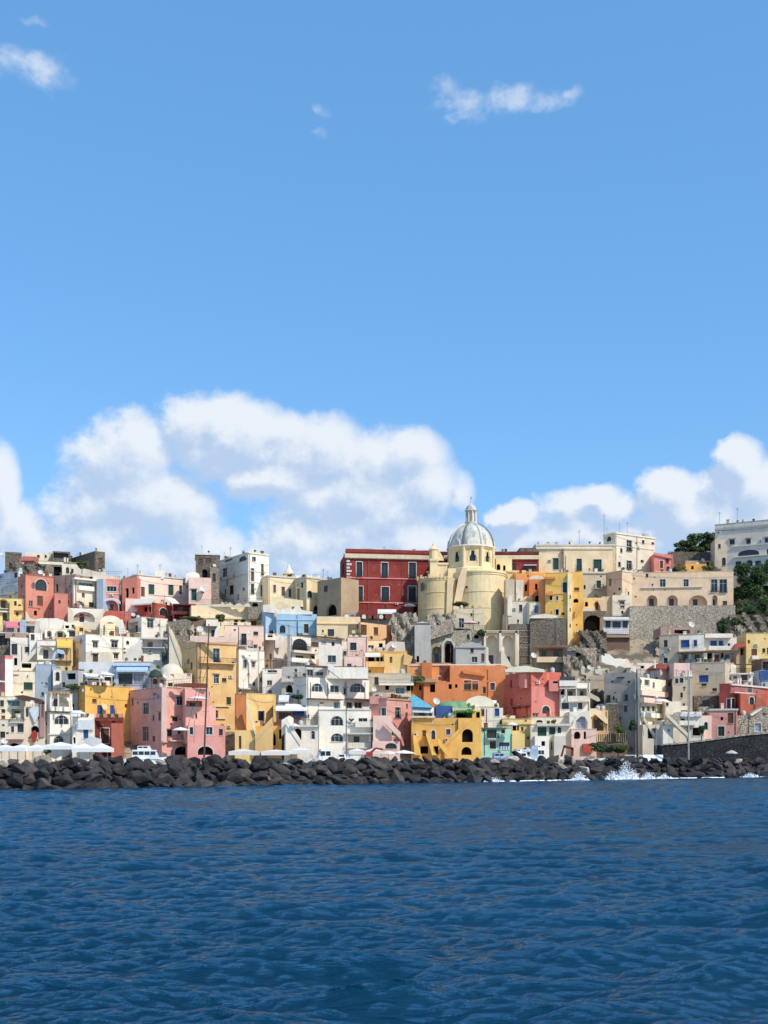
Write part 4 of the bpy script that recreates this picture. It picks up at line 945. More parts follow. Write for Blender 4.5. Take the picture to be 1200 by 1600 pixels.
def chb(x0, x1, y0, y1, D, dp, col='church', name='nave_wall', W='', corn=True, rot=0):
    """one more block of the church body"""
    A = Vector((PX(x0, D), D)); B = Vector((PX(x1, D), D)) + Vector((0, rot*(PX(x1, D)-PX(x0, D)))); tt = (B-A).normalized(); bk = Vector((-tt.y, tt.x))*dp
    ring = [A, B, B+bk, A+bk]; m = MB(); fs = [Face(ring[i], ring[(i+1) % 4], PZ(y1, D)-2, PZ(y0, D)) for i in range(4)]; ws = []
    for tok in filter(None, W.split(';')):
        k = tok[0]; v = [float(c) for c in tok[1:].split(',')]; u0, u1, z0, z1 = fs[0].rect(*v); o = dict(u0=u0, u1=u1, z0=z0, z1=z1, arch=k.isupper(), kind='n', dep=.4, tr=False); fs[0].ops.append(o); ws.append(o)
    for f in fs: f.build(m)
    m.poly([(p.x, p.y, PZ(y0, D)) for p in ring]); o_ = m.build(name, wallmat(col), CH)
    for o in ws:
        if 'out' in o: p = MB(); p.poly([fs[0].pt(u, z, -.38) for u, z in o['out']]); p.build('window', glassmat('glass_dark', (46, 50, 56)), o_)
    if corn:
        c = MB()
        for f in fs[:2] + fs[3:]: f.box(c, -.05, f.L+.05, PZ(y0, D)-.35, PZ(y0, D)+.08, -.02, .3)
        c.build('cornice', wallmat(col), o_)
    return o_
chb(668, 802, 893, 985, 287, 12)
chb(700, 735, 888, 960, 279.5, 6, 'church', W='', rot=.0, corn=False)
m = MB(); m.prism([P3(707, 955, 276), P3(716, 905, 276), P3(722, 888, 276), P3(730, 886, 276), P3(728, 905, 276), P3(718, 955, 276)], (0, 1.6, 0)); m.build('buttress', wallmat('paleyellow'), CH)
for yy, hh in ((930, .25), (955, .2)):
    for (pc, rr, nm) in ((749, 42, a), (686, 33, a2)):
        DD = 282 if pc == 749 else 281; m = MB(); q_ = rr*DD/FOC; m.lathe((PX(pc, DD), DD, PZ(yy, DD)), [(q_, 0), (q_+.09, 0), (q_+.09, hh), (q_, hh)], 40); m.build('string_course', ym, nm)
for (xx, yy) in ((729, 917), (762, 925), (700, 935)):
    DD = 275.8; m = MB(); m.prism([P3(xx + 1.6*math.cos(t*math.pi/4), yy + 1.6*math.sin(t*math.pi/4), DD) for t in range(8)], (0, 5, 0)); m.build('round_window', panemat('k'), CH)
m = MB(); m.prism([P3(697, 965, 275.5), P3(699, 905, 275.5), P3(708, 900, 275.5), P3(707, 950, 275.5), P3(704, 975, 275.5)], (0, 2.0, 0)); m.build('buttress', wallmat('church'), CH)
chb(725, 733, 908, 925, 277.6, 1, 'church', 'pilaster', corn=False)
tw = chb(672, 684, 874, 905, 281, 2.2, 'church', 'side_turret', W='K675,866,679,870')
chb(684, 699, 880, 905, 281.3, 3, 'paleyellow', 'side_chapel')
m = MB(); m.lathe((PX(677, 282), 282, PZ(874, 282)), [(1.0, 0), (1.0, 2.2), (1.2, 2.3), (.7, 2.9), (.3, 3.2), (.25, 3.8), (.02, 4.0)], 10); m.build('turret_top', ym, CH)
m = MB(); m.prism([P3(681, 875, 282), P3(684, 857, 282), P3(691, 868, 282), P3(694, 876, 282)], (0, .8, 0)); m.build('volute', ym, CH)
chb(790, 803, 905, 985, 281, 6, 'church', W='', corn=True)
chb(793, 820, 892, 940, 283, 6, 'church', W='', corn=True)
m = MB()
for i, (x0, x1) in enumerate(((786, 793), (795, 803))): m.prism([P3(x0, 985, 274), P3(x0+1, 960, 274), P3(x1-2, 955, 274), P3(x1, 985, 274)], (0, 2.5, 0))
m.build('buttress', wallmat('cream'), CH)
# little house, ruined arches and retaining walls under the church
h = H('house', 'small beige house with pink parasol terrace tucked below the church apse', 'sand', (709, 757), (951, 985), 'w717,966,725,981*;n735,958,738,963', D=270, dp=6)
h.rail(726, 984, 760, 984, .6)
h = H('ruin', 'weathered grey ruin with broken arches under the church', 'palestone', (671, 760), (985, 1040), 'K695,1005,708,1036;N729,991,734,999;L675,1010,690,1036;k716,1018,719,1024;k741,992,748,998', cat='ruin', D=262, dp=7, rot=0)
h.blk((712, 760), (1010, 1038), 'grey', 'w737,1026,746,1035*;n735,1013,740,1020;r752,1021,757,1034', d=1.6, dp=3)
h.poly([(671, 990), (676, 979), (688, 976), (700, 968), (706, 965), (709, 988), (671, 1000)], 'palestone', 1.0, 2.0, 'broken_wall'); h.poly([(712, 1012), (722, 1006), (736, 1003), (750, 1006), (760, 1012)], 'grey', 1.8, 1.5, 'gable'); h.pipe(704, 975, 1035)
h.poly([(693, 1036), (693, 1008), (698, 1001), (705, 1002), (709, 1010), (709, 1036), (711, 1036), (711, 1006), (704, 997), (697, 997), (690, 1006), (690, 1036)], 'grey', .6, .5, 'arch_frame')
h = H('arcade', 'pale plastered arcade of two tall arches under the church', 'cream', (755, 811), (985, 1042), 'L759,993,778,1038;L785,993,803,1040', cat='arcade', D=262, dp=5, rot=0)
for x in (756, 780, 805): h.poly([(x, 1040), (x, 985), (x+3.5, 985), (x+3.5, 1040)], 'cream', .5, .45, 'pilaster')
h.strip(755, 811, 986, .5, .5, wallmat('tan')); h.poly([(755, 1020), (757, 1020), (768, 1040), (755, 1040)], 'cream', .9, .4, 'buttress'); h.poly([(783, 1016), (786, 1016), (800, 1042), (783, 1042)], 'cream', .9, .4, 'buttress')
h = H('retaining_wall', 'tall dark brick retaining wall right of the arcade', 'darkstone', (796, 832), (975, 1045), '', cat='wall', D=265, dp=3, rot=0)
for y in (985, 994, 1003, 1012, 1024, 1034): h.strip(810, 830, y, .18, .12, wallmat('stone'))
h.pipe(829, 975, 1020); h.rail(812, 1016, 832, 1016, 1.0, 1.2, simple('rail_pale', (160, 158, 150), .6))
h = H('retaining_wall', 'dark grey buttressed retaining wall below the golden houses', 'darkstone', (828, 884), (966, 1025), '', cat='wall', D=264.5, dp=5, rot=-.1)
h.poly([(868, 965), (874, 965), (884, 1015), (868, 1015)], 'darkstone', .7, .6, 'buttress'); h.poly([(830, 966), (866, 966), (882, 985), (884, 980), (870, 962), (850, 959), (830, 962)], 'cream', .5, .5, 'coping')
h = H('house', 'cream house with one slot window right of the church apse', 'cream', (792, 825), (939, 978), 'n811,945,816,956;n808,968,811,973', D=271, rot=0, top='cap')
h = H('house', 'off white cube house with a grey window beside the golden tower', 'cream', (825, 846), (941, 972), 'w835,946,841,958*', D=270, rot=0, top='cap')
h.blk((790, 804), (905, 945), 'beige', '', d=-3, dp=3); h.blk((806, 818), (906, 945), 'cream', '', d=-3.2, dp=3)
h.blk((793, 800), (932, 945), 'cream', '', d=-.8, dp=3, top='vault')
# golden houses
h = H('house', 'sunlit orange yellow house stepping up behind the golden tower', 'orange', (806, 850), (896, 945), 'k820,913,824,924;k836,912,840,922*;K836,930,845,941;k824,898,826,902', D=277, rot=0, dp=7)
h.blk((805, 856), (893, 912), 'gold', '', d=-2, dp=5); h.blk((827, 850), (905, 950), 'orange', 'k836,912,840,922;K836,930,845,941', d=1.5, dp=3, top='vault'); h.blk((818, 832), (935, 950), 'gold', '', d=3, dp=4, top='vault')
h = H('tower_house', 'golden yellow tower house with small square windows, narrowing down the cliff', 'gold', (852, 887, 894), (894, 1008), 'g879,910,887,926*;k859,931,863,938*;k869,931,872,938*;k868,952,873,961*;n861,955,863,957', D=267, t=.25, dp=8, top='cap')
h.blk((846, 858), (905, 965), 'orange', '', d=-2, dp=4); h.strip(857, 886, 927, .2, .15, wallmat('gold')); h.strip(850, 868, 902, .5, .6, wallmat('orange')); h.strip(856, 865, 925, .9, 1.2, wallmat('orange'))
h.blk((887, 894), (896, 1008), 'paleyellow', 'k890,930,892,936;k890,950,892,956;k890,975,892,981', d=.6, dp=4)
h = H('house', 'ochre gold house with an arched doorway right of the golden tower', 'gold', (893, 911), (894, 1000), 'r897,918,905,923;K896,935,904,942;k897,956,900,959;k900,975,902,978', D=268.5, rot=-.1, dp=8)
h.stairs(911, 945, 897, 962, 'ochre', 1.0, .2); h.poly([(892, 1008), (896, 1004), (911, 985), (911, 1002), (900, 1018), (890, 1022)], 'ochre', .2, 2, 'base')
# ------------------------------------------------------------------ middle and lower rows, left part
h = H('house', 'pale blue white house with wide dark arch at the left edge of the photo', 'cool', (-12, 29, 35), (892, 950), 'c-2,893,4,904;n22,895,27,903^;L-2,914,27,928', t=.8, top='cap')
h.strip(-5, 28, 928, .3, .9, wallmat('cream')); h.rail(0, 912, 28, 912)
h = H('coral_house', 'tall coral house with dark arched window above a brown shuttered one', 'coral', (28, 40, 86), (898, 968), 'N55,905,73,923*;r58,931,67,946;k53,954,58,962;r60,950,62,952', t=1.3, top='cap', dp=9)
h.blk((85, 106), (927, 968), 'coral', 'n91,938,95,942', d=.5, dp=5, rot=.35); h.strip(44, 63, 949, .2, .1, wallmat('coraldk')); h.strip(40, 86, 899, .2, .1, wallmat('coraldk'))
h.poly([(40, 955), (45, 965), (56, 968), (56, 971), (40, 971)], 'cream', .8, .7, 'base'); h.dish(63, 895, .6); h.bal(86, 104, 928, .4, 'bars', .7)
h = H('house', 'mauve shaded blank wall between the coral house and the cream terrace house', 'mauve', (85, 118), (900, 955), 'k87,913,91,925', rot=-.5, dp=5)  # side of the cream terrace house, shade put into the mauve
h = H('house', 'yellow house with white balconies below the wide dark arch at left edge', 'lemon', (-8, 37), (934, 972), 'L-3,936,13,951;n20,939,26,949;n4,958,11,970;n25,956,29,962;K28,944,33,952', top='cap')
h.bal(-5, 15, 951, 1.1, 'bars'); h.bal(16, 36, 953, .9, 'solid', .9, col='lemon'); h.strip(-6, 17, 955, .3, .8, wallmat('white')); h.blk((15, 22), (938, 972), 'yellow', '', d=.6, dp=2)
h = H('house', 'cream house with white roof terrace and small teal glazed balcony', 'cream', (107, 115, 151), (905, 965), 'L116,939,132,948;n139,941,147,950;t123,911,145,922', t=1.2, top='cap')
h.strip(108, 156, 905, .4, 1.4, wallmat('white')); h.bal(121, 147, 922, .7, 'solid', .9, col='white'); h.strip(112, 162, 949, .25, .9, wallmat('tan')); h.bal(114, 160, 953, 1.0, 'bars')
h.blk((151, 161), (905, 958), 'greyblue', '', d=-2, rot=-.4, dp=4)  # right side of the cream house, shade painted as grey-blue
h = H('house', 'white house with shaded terrace under red parasols below the cream terrace house', 'white', (106, 162), (950, 985), 'L115,956,148,972', top='flat', dp=6)
h.poly([(106, 948), (113, 954), (113, 974), (106, 980)], 'cream', .5, .4, 'parapet'); h.poly([(160, 953), (164, 955), (152, 985), (147, 985), (148, 976)], 'cream', .5, .4, 'parapet'); h.poly([(106, 972), (148, 972), (148, 984), (106, 984)], 'cream', .7, .5, 'parapet')
h = H('house', 'orange red vaulted terrace house below the pale blue arch', 'coral', (160, 197), (955, 985), 'r163,958,169,966', rot=0)
h.poly([(162, 958), (170, 954), (178, 954), (190, 958), (196, 965), (196, 972), (183, 968), (172, 964), (162, 964)], 'terracotta', .6, .5, 'parapet'); h.dish(208, 961, .5)
h = H('house', 'cream arched house with yellow recess under the orange terrace', 'cream', (156, 189), (970, 1000), 'L163,972,181,986;n188,975,190,980', top='vault')
h.blk((164, 180), (974, 990), 'paleyellow', '', d=.3, dp=1); h.poly([(186, 968), (191, 968), (196, 985), (200, 985), (200, 990), (186, 990)], 'white', .5, .4, 'parapet')
h = H('house', 'low white vaulted houses with rounded roof edge under the coral house', 'white', (57, 100), (967, 990), 'n99,977,104,983', dp=6, top='flat')
h.poly([(58, 975), (62, 966), (90, 966), (98, 970), (106, 972), (106, 990), (58, 990)], 'white', .6, .5, 'parapet')
h = H('house', 'grey stone hut with cluttered terrace and pink awning at left edge', 'grey', (4, 62), (972, 1000), 'l34,978,56,990;n10,976,14,982;k60,972,63,983', top='cap')
h.awn(9, 31, 971, 979, 1.5, (214, 120, 132), name='pink_awning'); h.blk((31, 41), (968, 990), 'greyblue', '', d=.4, dp=3); h.poly([(56, 970), (62, 970), (58, 995), (52, 995)], 'cream', .5, .4, 'buttress')
h = H('house', 'white house with a row of three dark loggia openings', 'white', (70, 128), (982, 1008), 'L73,985,81,996;L85,985,103,997;n108,986,117,995^;n120,985,126,993', top='cap')
h.strip(70, 126, 996, .3, .4, wallmat('cream')); h.blk((118, 132), (978, 990), 'yellow', 'r124,981,130,987;L134,981,142,987', d=-1.5)
h.blk((100, 125), (973, 985), 'cream', 'k102,977,108,982;n112,976,116,981', d=-3)
h = H('house', 'flat grey parapet house with dark loggia at the left edge', 'darkstone', (-6, 46), (988, 1020), 'l-3,993,11,1008;k14,1000,18,1010', rot=.2)
h.blk((8, 46), (988, 997), 'mauve', '', d=.3, dp=2, base=0); h.strip(-4, 44, 988, .3, .2, trimmat())
h = H('house', 'white house with a single tall shuttered door and diagonal stair wall', 'white', (16, 66), (996, 1045), 'n18,1006,27,1023*;n48,991,53,1000;k22,1028,27,1040', top='flat')
h.blk((46, 66), (989, 1020), 'white', 'n48,991,54,1000', d=-.6); h.poly([(30, 1040), (62, 1005), (66, 1008), (36, 1043)], 'cream', .6, .5, 'stair_parapet'); h.pipe(34, 1010, 1040)
h = H('house', 'white house with open grey loggia beside the yellow and blue one', 'white', (58, 92), (1000, 1048), 'L61,1010,84,1030;n67,1036,72,1044', top='cap')
h.strip(58, 92, 1030, .3, .7, wallmat('cream')); h.strip(64, 92, 1008, .2, .3)
h = H('house', 'small yellow house with yellow awning over a blue arched alcove', 'yellow', (88, 114), (996, 1045), 'B91,1017,100,1028;L81,1015,90,1030', top='cap')
h.awn(89, 112, 1000, 1010, 1.2, (222, 186, 88)); h.poly([(79, 1035), (84, 1020), (90, 1014), (98, 1016), (101, 1022), (96, 1022), (90, 1020), (86, 1026), (84, 1035)], 'paleblue', .8, .6, 'arch_trim'); h.strip(80, 112, 1032, .3, .8, wallmat('brown')); h.pipe(110, 1005, 1040)
h = H('house', 'white four window house with tan lower storey and shaded grey side', 'white', (113, 134, 219), (991, 1045), 'w145,1002,153,1012^;w174,1001,184,1012^;N197,1001,202,1007;r145,1022,153,1033;w178,1021,185,1029^;w195,1020,203,1028^', t=1.4, top='cap')
h.blk((134, 176), (1018, 1042), 'cream', 'r145,1022,153,1034*^', d=.4, dp=1.5); h.pipe(192, 985, 1030); h.rail(155, 990, 200, 990, -1)
h = H('house', 'white cubic house with hooded shutter above a dark loggia with blue railing', 'white', (199, 221, 262), (964, 1000), 'w230,967,240,981^;l201,972,216,990;n200,970,204,978', t=1.3, top='cap')
h.bal(199, 220, 990, .8, 'bars'); h.rail(190, 963, 262, 963, -1)
h = H('house', 'white house with wide glazed loggia and one hooded window beside a long stair', 'white', (216, 270), (996, 1058), 'l223,1000,251,1012;n253,1021,260,1035^;c254,1003,262,1010;k222,1040,226,1044', top='cap')
h.strip(220, 266, 997, .35, .9); h.bal(222, 267, 1012, 1.0, 'bars', rmat=simple('rail_blue', (96, 120, 150), .5)); h.poly([(190, 1040), (196, 1020), (206, 1008), (214, 1004), (220, 996), (222, 1000), (222, 1050), (190, 1050)], 'white', .6, .5, 'curved_wall')
h = H('stairway', 'long cream diagonal stairway climbing beside the tall yellow house', 'stone', (262, 292), (992, 1062), 'k270,1018,277,1028;k266,1035,270,1040', cat='stairway', dp=5, D=246)
h.stairs(266, 985, 292, 1058, 'cream', 1.3, .5, drop=3); h.poly([(264, 984), (268, 984), (280, 1010), (292, 1058), (287, 1060), (276, 1015)], 'paleyellow', 1.9, .3, 'parapet')
h = H('house', 'yellowish rough stone house with flat roof above the long stairway', 'sand', (259, 302), (975, 1015), 'n262,982,266,988', dp=6, rot=.1)
h.poly([(262, 972), (296, 966), (300, 975), (296, 985), (262, 985)], 'stone', .3, .3, 'rough_wall')
h = H('house', 'brown plastered cottage with white window and satellite dishes', 'beige', (294, 340), (967, 1005), 'w300,982,307,996*;K302,971,307,976;n330,984,336,994', top='cap')
h.dish(312, 984, .8); h.dish(318, 990, .5); h.blk((322, 341), (968, 978), 'white', '', d=.5, dp=2, base=0); h.blk((294, 322), (967, 977), 'brown', '', d=.4, dp=2, base=0)
h.poly([(334, 1000), (336, 985), (342, 975), (346, 976), (342, 988), (340, 1000)], 'white', 1.0, .8, 'curved_stair'); h.poly([(306, 1000), (310, 995), (352, 995), (352, 1004), (306, 1004)], 'cream', 1.2, .4, 'parapet')
h = H('coral_terrace_house', 'coral red house with arched window and white terrace roofs under the pink house', 'terracotta', (190, 243, 271), (942, 972), 'N249,950,262,962*;k208,948,215,957;k224,948,230,956;k232,948,238,957;r200,952,204,960', t=.5, top='cap', rot=None)
h.blk((270, 306), (943, 968), 'maroon', 'l271,945,298,955;l272,960,300,968', d=.2, dp=4); h.strip(268, 303, 955, .5, .7, wallmat('white')); h.strip(266, 306, 961, .2, 1.4, wallmat('grey'))
h.awn(212, 268, 935, 943, 2.0, (226, 214, 200)); h.awn(258, 298, 934, 944, 2.2, (232, 226, 216)); h.blk((196, 242), (935, 947), 'palepink', '', d=-2.5, dp=3)
h = H('terrace_wall', 'long pale yellow terrace wall with dark arches beneath it', 'paleyellow', (299, 416), (946, 985), 'K318,966,343,972;k366,968,372,978;r391,970,401,978;n400,973,404,978;r376,966,384,977', cat='wall', rot=.25, dp=5)
h.strip(300, 415, 964, .5, .45, wallmat('paleyellow')); h.poly([(312, 948), (312, 944), (345, 944), (347, 940), (352, 945), (360, 941), (365, 946), (374, 942), (380, 946), (388, 941), (392, 948)], 'cream', -1, .8, 'parapet'); h.blk((388, 412), (940, 950), 'stone', 'K394,941,403,948', d=-1)
h.rail(312, 944, 415, 941, -.3)
h = H('house', 'narrow white blue house with sloping shadow left of the sky blue house', 'paleblue', (415, 431), (950, 995), 'n421,985,428,991', top='flat', rot=.3)
h.poly([(411, 945), (426, 944), (432, 950), (432, 958), (411, 956)], 'white', .5, .5, 'parapet'); h.dish(431, 988, .7)
h = H('sky_blue_house', 'sky blue house with arched door and white framed window', 'blue', (432, 495), (959, 1000), 'N437,977,446,989;y449,977,452,990;n475,975,482,989*', top='flat', rot=.1)
h.strip(432, 495, 968, .2, .15, wallmat('blue')); h.strip(466, 489, 991, .2, .6); h.pipe(465, 968, 995)
h.poly([(434, 958), (434, 953), (450, 950), (458, 952), (462, 946), (467, 946), (472, 953), (488, 956), (488, 960), (434, 960)], 'white', -.5, .4, 'arched_parapet'); h.poly([(428, 950), (434, 941), (442, 939), (446, 945), (450, 944), (456, 948), (456, 952), (440, 952)], 'paleyellow', -3, .4, 'arched_parapet')
h = H('terrace_wall', 'pale yellow wall with a peach corner house above the white complex', 'paleyellow', (495, 563), (963, 1005), 'r503,984,506,988;n512,983,522,994', cat='wall', rot=.1, dp=6)
h.strip(495, 560, 974, .25, .2, wallmat('yellow')); h.blk((560, 563, 606), (972, 1000), 'peach', 'r584,980,591,992;r563,976,573,993', d=.2, t=1.0, dp=5); h.blk((545, 563), (975, 990), 'brown', 'k550,982,560,990', d=-.5); h.strip(545, 575, 993, .4, .8, wallmat('white'))
h = H('house', 'shaded orange brown gable beside the cliff under the red palazzo', 'rust', (604, 630), (977, 1005), '', rot=-.4)
h = H('restaurant_terrace', 'restaurant terrace with dark red and white awnings below the red palazzo', 'grey', (536, 618), (956, 975), 'k562,960,572,968;k576,959,586,968;k595,960,606,968', cat='restaurant', D=279, rot=0, dp=3)
h.awn(560, 590, 953, 960, 2.0, (112, 40, 34)); h.awn(590, 619, 952, 957, 2.0, (226, 222, 212)); h.rail(536, 964, 560, 966, 1.5); h.rail(590, 975, 618, 976, 1.5)
for i in range(9): h.poly([(538+i*9, 966), (539+i*9, 961), (543+i*9, 960), (545+i*9, 963), (544+i*9, 967)], 'rust' if i % 3 else 'cream', 2.4, .8, 'chair')

# --- pink, yellow and white houses right of the stair
h = H('tall_yellow_house', 'tall yellow house with balcony on its upper floor and tan shaded side', 'yellow', (284, 309, 369), (1001, 1160), 'w333,1013,343,1035*;w334,1054,342,1068*^;w334,1110,341,1122;n345,1132,350,1140;k292,1030,296,1038', t=1.6, top='cap', dp=9, D=228)
h.bal(311, 366, 1036, 1.2, 'bars', 1.0, col='yellow'); h.poly([(297, 993), (368, 997), (368, 1004), (306, 1003), (297, 1001)], 'palepink', .6, .4, 'parapet'); h.strip(333, 358, 1103, .2, .3); h.strip(338, 352, 1122, .2, .3); h.strip(309, 369, 1005, .25, .2, wallmat('tan')); h.pipe(313, 1005, 1070)
h = H('house', 'light pink house with barred balcony window between yellow and white houses', 'palepink', (351, 412), (977, 1050), 'n377,990,385,1006*_;k410,1003,412,1010', top='cap', D=241)
h.bal(373, 395, 1009, .8); h.dish(389, 988, .35); h.blk((360, 392), (972, 982), 'paleyellow', 'n365,970,371,977', d=-1, base=0)
h = H('house', 'bright white house with two hooded windows and open terrace below', 'white', (367, 373, 413), (1014, 1090), 'w380,1031,386,1044*;w393,1034,399,1043^;l368,1076,392,1088;n395,1066,399,1072', t=1.0, top='cap', D=234)
h.poly([(383, 1018), (387, 1012), (404, 1013), (405, 1080), (403, 1080), (402, 1018)], 'white2', .25, .2, 'relief'); h.strip(367, 400, 1075, .3, .8); h.pipe(404, 1015, 1080)
h = H('house', 'white stepped house with brown pergola on its terrace', 'white', (410, 440), (1044, 1100), 'w417,1063,425,1071;w418,1047,433,1051;w419,1078,425,1084', top='cap', D=233, rot=.1)
h.strip(414, 433, 1032, .15, .5, simple('wood_brown', (112, 74, 50), .8), name='pergola_beam')
for x in (417, 422, 427, 431): h.poly([(x, 1044), (x, 1032), (x+1, 1032), (x+1, 1044)], None, .3, .12, 'pergola_post', simple('wood_brown', (112, 74, 50), .8))
h = H('house', 'tall blank shaded grey house with domed corner left of the white complex', 'white2', (412, 428, 470), (996, 1060), 'k419,985,425,992;N430,1002,440,1010', t=.9, D=246)
h.poly([(430, 1012), (430, 995), (437, 991), (445, 996), (441, 1012)], 'white', .3, .3, 'relief'); h.strip(412, 470, 995, .3, .15); h.blk((415, 430), (990, 1000), 'white', 'k418,990,426,996', d=1, base=0)
h = H('white_complex_upper', 'upper white house with arched glazed balcony and barred windows under the sky blue house', 'white', (449, 454, 548), (993, 1048), 'N457,998,480,1016*_;r486,1003,498,1011;n518,1003,523,1012;c502,998,510,1006;w462,1024,475,1033;w487,1024,492,1032;w512,1024,525,1035*;k506,1018,510,1022', t=1.0, top='cap', D=242)
h.bal(455, 482, 1017, 1.0); h.strip(453, 492, 1019, .3, 1.2, wallmat('cream')); h.strip(486, 534, 996, .2, 1.0, simple('wood_brown', (112, 74, 50), .8), name='pergola_beam'); h.strip(507, 535, 1021, .2, 1.0, wallmat('brown')); h.bal(450, 490, 1035, .9, 'solid', .8, col='white'); h.bal(508, 545, 1037, .9, 'solid', .8, col='white'); h.blk((498, 535), (1009, 1030), 'white', 'w512,1024,525,1035', d=.9, dp=2); h.pipe(533, 1000, 1035)
h = H('house', 'cream pink house with one brown window and brick coloured trim', 'palepink', (543, 575), (995, 1050), 'n547,1004,557,1016*;r555,1023,560,1030', top='cap', D=241)
h = H('house', 'peach house with flat terrace right of the white complex', 'paleyellow', (560, 602), (1000, 1040), 'r563,1006,568,1012;k592,1005,598,1012;w575,1008,584,1014', top='cap', D=248)
h.blk((562, 632), (1012, 1040), 'cream', 'r570,1016,576,1024;w612,1006,620,1012', d=-1, base=0); h.poly([(592, 1016), (610, 1002), (632, 1003), (634, 1020), (592, 1020)], 'white2', .3, .6, 'parapet'); h.dish(615, 1010, .6)
h = H('house', 'ochre yellow house with open kitchen terrace above the green awnings', 'ochre', (571, 636), (1018, 1062), 'k575,1025,585,1035;k588,1026,598,1036;r604,1024,610,1036;n612,1026,614,1034', top='cap', D=236)
h.awn(570, 594, 1020, 1024, 1.0, (230, 222, 206)); h.bal(572, 602, 1041, .9, 'solid', .9, col='yellow'); h.blk((600, 634), (1022, 1058), 'yellow', 'k609,1026,613,1036', d=.5, dp=3); h.poly([(632, 1020), (645, 1026), (640, 1040), (630, 1038)], 'yellow', 1, .5, 'buttress')
h = H('house', 'salmon house with white pergola terrace right of white loggias', 'palepink', (538, 570), (1025, 1075), 'n543,1056,550,1062;n558,1045,563,1052;k533,1056,538,1062', top='cap', D=231)
h.strip(522, 566, 1042, .2, 1.4, simple('wood_brown', (112, 74, 50), .8), name='pergola_beam')
h = H('house', 'beige house with white balcony of dark glass beneath the ochre house', 'sand', (570, 642), (1052, 1100), 'n585,1058,591,1070;k602,1070,608,1078;t618,1074,632,1084;k635,1070,643,1080;c606,1076,614,1083', top='cap', D=229)
h.bal(592, 645, 1066, 1.0, 'bars', rmat=simple('rail_white', (205, 205, 200), .5)); h.strip(592, 646, 1068, .4, 1.0, wallmat('white')); h.strip(590, 640, 1085, .5, .8, wallmat('cream')); h.rail(600, 1086, 640, 1086, 1.0); h.dish(584, 1078, .5)
h = H('grey_house', 'shaded grey house with tall dark arch left of the big white facade', 'white2', (440, 482), (1042, 1105), 'K446,1070,457,1088;n460,1045,464,1050', rot=-.3, D=229)
h.rail(442, 1042, 456, 1042); h.strip(440, 462, 1064, .3, .5)
WC = H('white_apartment_house', 'big white house of four storeys with arched windows and a dark logo on its wall', 'white', (458, 479, 577), (1057, 1180), 'W487,1068,504,1081*;w516,1071,530,1082;W547,1068,570,1082*;k500,1097,506,1100;w500,1096,511,1107;t522,1097,532,1107;w541,1097,551,1107;w554,1097,566,1107;W517,1119,536,1134*;W517,1146,536,1159;w560,1122,574,1134;l545,1148,575,1160', t=1.3, D=219.5, top='cap', dp=9)
h = WC
for (a, b, y) in ((479, 531, 1092), (538, 578, 1092)): h.strip(a, b, y, .22, 1.3, simple('wood_brown', (112, 74, 50), .8), name='pergola_beam')
for x in (485, 512, 539, 570): h.pipe(x, 1066, 1092)
h.blk((497, 580), (1108, 1180), 'white', 'W517,1119,536,1134*;W517,1146,536,1159;w560,1122,574,1133;l544,1148,576,1160', d=1.6, dp=4)
LB = h.blocks[-1]; h.bal(555, 583, 1135, 1.0, 'solid', .9, col='white', B=LB); h.bal(543, 586, 1168, 1.0, 'bars', B=LB); h.strip(538, 588, 1145, .3, 1.0, B=LB); h.strip(498, 580, 1108, .2, .15, B=LB); h.pipe(541, 1066, 1108)
# the dark emblem and two short lines of lettering on the wall (too small in the photograph to be read)
f = LB['faces'][0]; Dm = LB['D']; em = MB()
for (pts) in ([(545, 1122), (549, 1124), (553, 1122), (553, 1124.5), (550, 1127), (548, 1127), (545, 1124.5)], [(544.5, 1130), (548.5, 1129.5), (548.5, 1130.6), (544.5, 1131)], [(549.3, 1130), (553, 1129.6), (553, 1130.6), (549.3, 1131)], [(546, 1132.4), (550.5, 1132), (550.5, 1133.2), (546, 1133.5)]):
    em.prism([P3(a, b, Dm - .06) for a, b in pts], (0, .1, 0))
em.build('wall_emblem', simple('paint_black', (44, 44, 46), .7), h.root)
h.blk((479, 575), (1042, 1060), 'white', 'w467,1048,474,1056;w479,1046,489,1056;w494,1050,505,1055;w524,1048,529,1054', d=-2.5, base=0, dp=4); h.strip(461, 514, 1041, .25, 1.6, simple('wood_brown', (112, 74, 50), .8), name='pergola_beam')
for x in (466, 490, 511): h.poly([(x, 1057), (x, 1041), (x+1, 1041), (x+1, 1057)], None, -.6, .15, 'post', trimmat())
h.stairs(513, 1043, 531, 1057, 'white', .9, -1.5)
h = H('house', 'low white house with outside stair, arch and little niche window on the quay', 'white', (444, 498), (1133, 1180), 'K459,1138,471,1156;W486,1142,492,1155*;n447,1160,452,1166', D=216.5, rot=0, dp=7)
h.stairs(447, 1128, 470, 1162, 'white', 1.2, .6, drop=2); h.strip(462, 500, 1133, .35, .5); h.rail(464, 1129, 500, 1129, .4); h.poly([(440, 1125), (452, 1118), (458, 1122), (458, 1135), (440, 1150)], 'white', .4, 1, 'parapet')
h = H('bar_terrace', 'shaded bar terrace under white and navy awnings right of the yellow stair house', 'mauve', (427, 484), (1098, 1140), 'k430,1100,436,1108;l436,1113,455,1124;k458,1112,476,1122', D=221, rot=0, cat='bar')
h.awn(432, 482, 1100, 1108, 2.2, (236, 236, 234)); h.awn(458, 484, 1106, 1118, 1.5, (66, 84, 120)); h.rail(456, 1126, 496, 1126, 1.8); h.blk((444, 470), (1082, 1102), 'grey', 'k446,1085,452,1096', d=-2, base=0); h.awn(436, 452, 1086, 1094, 1.2, (214, 214, 212))
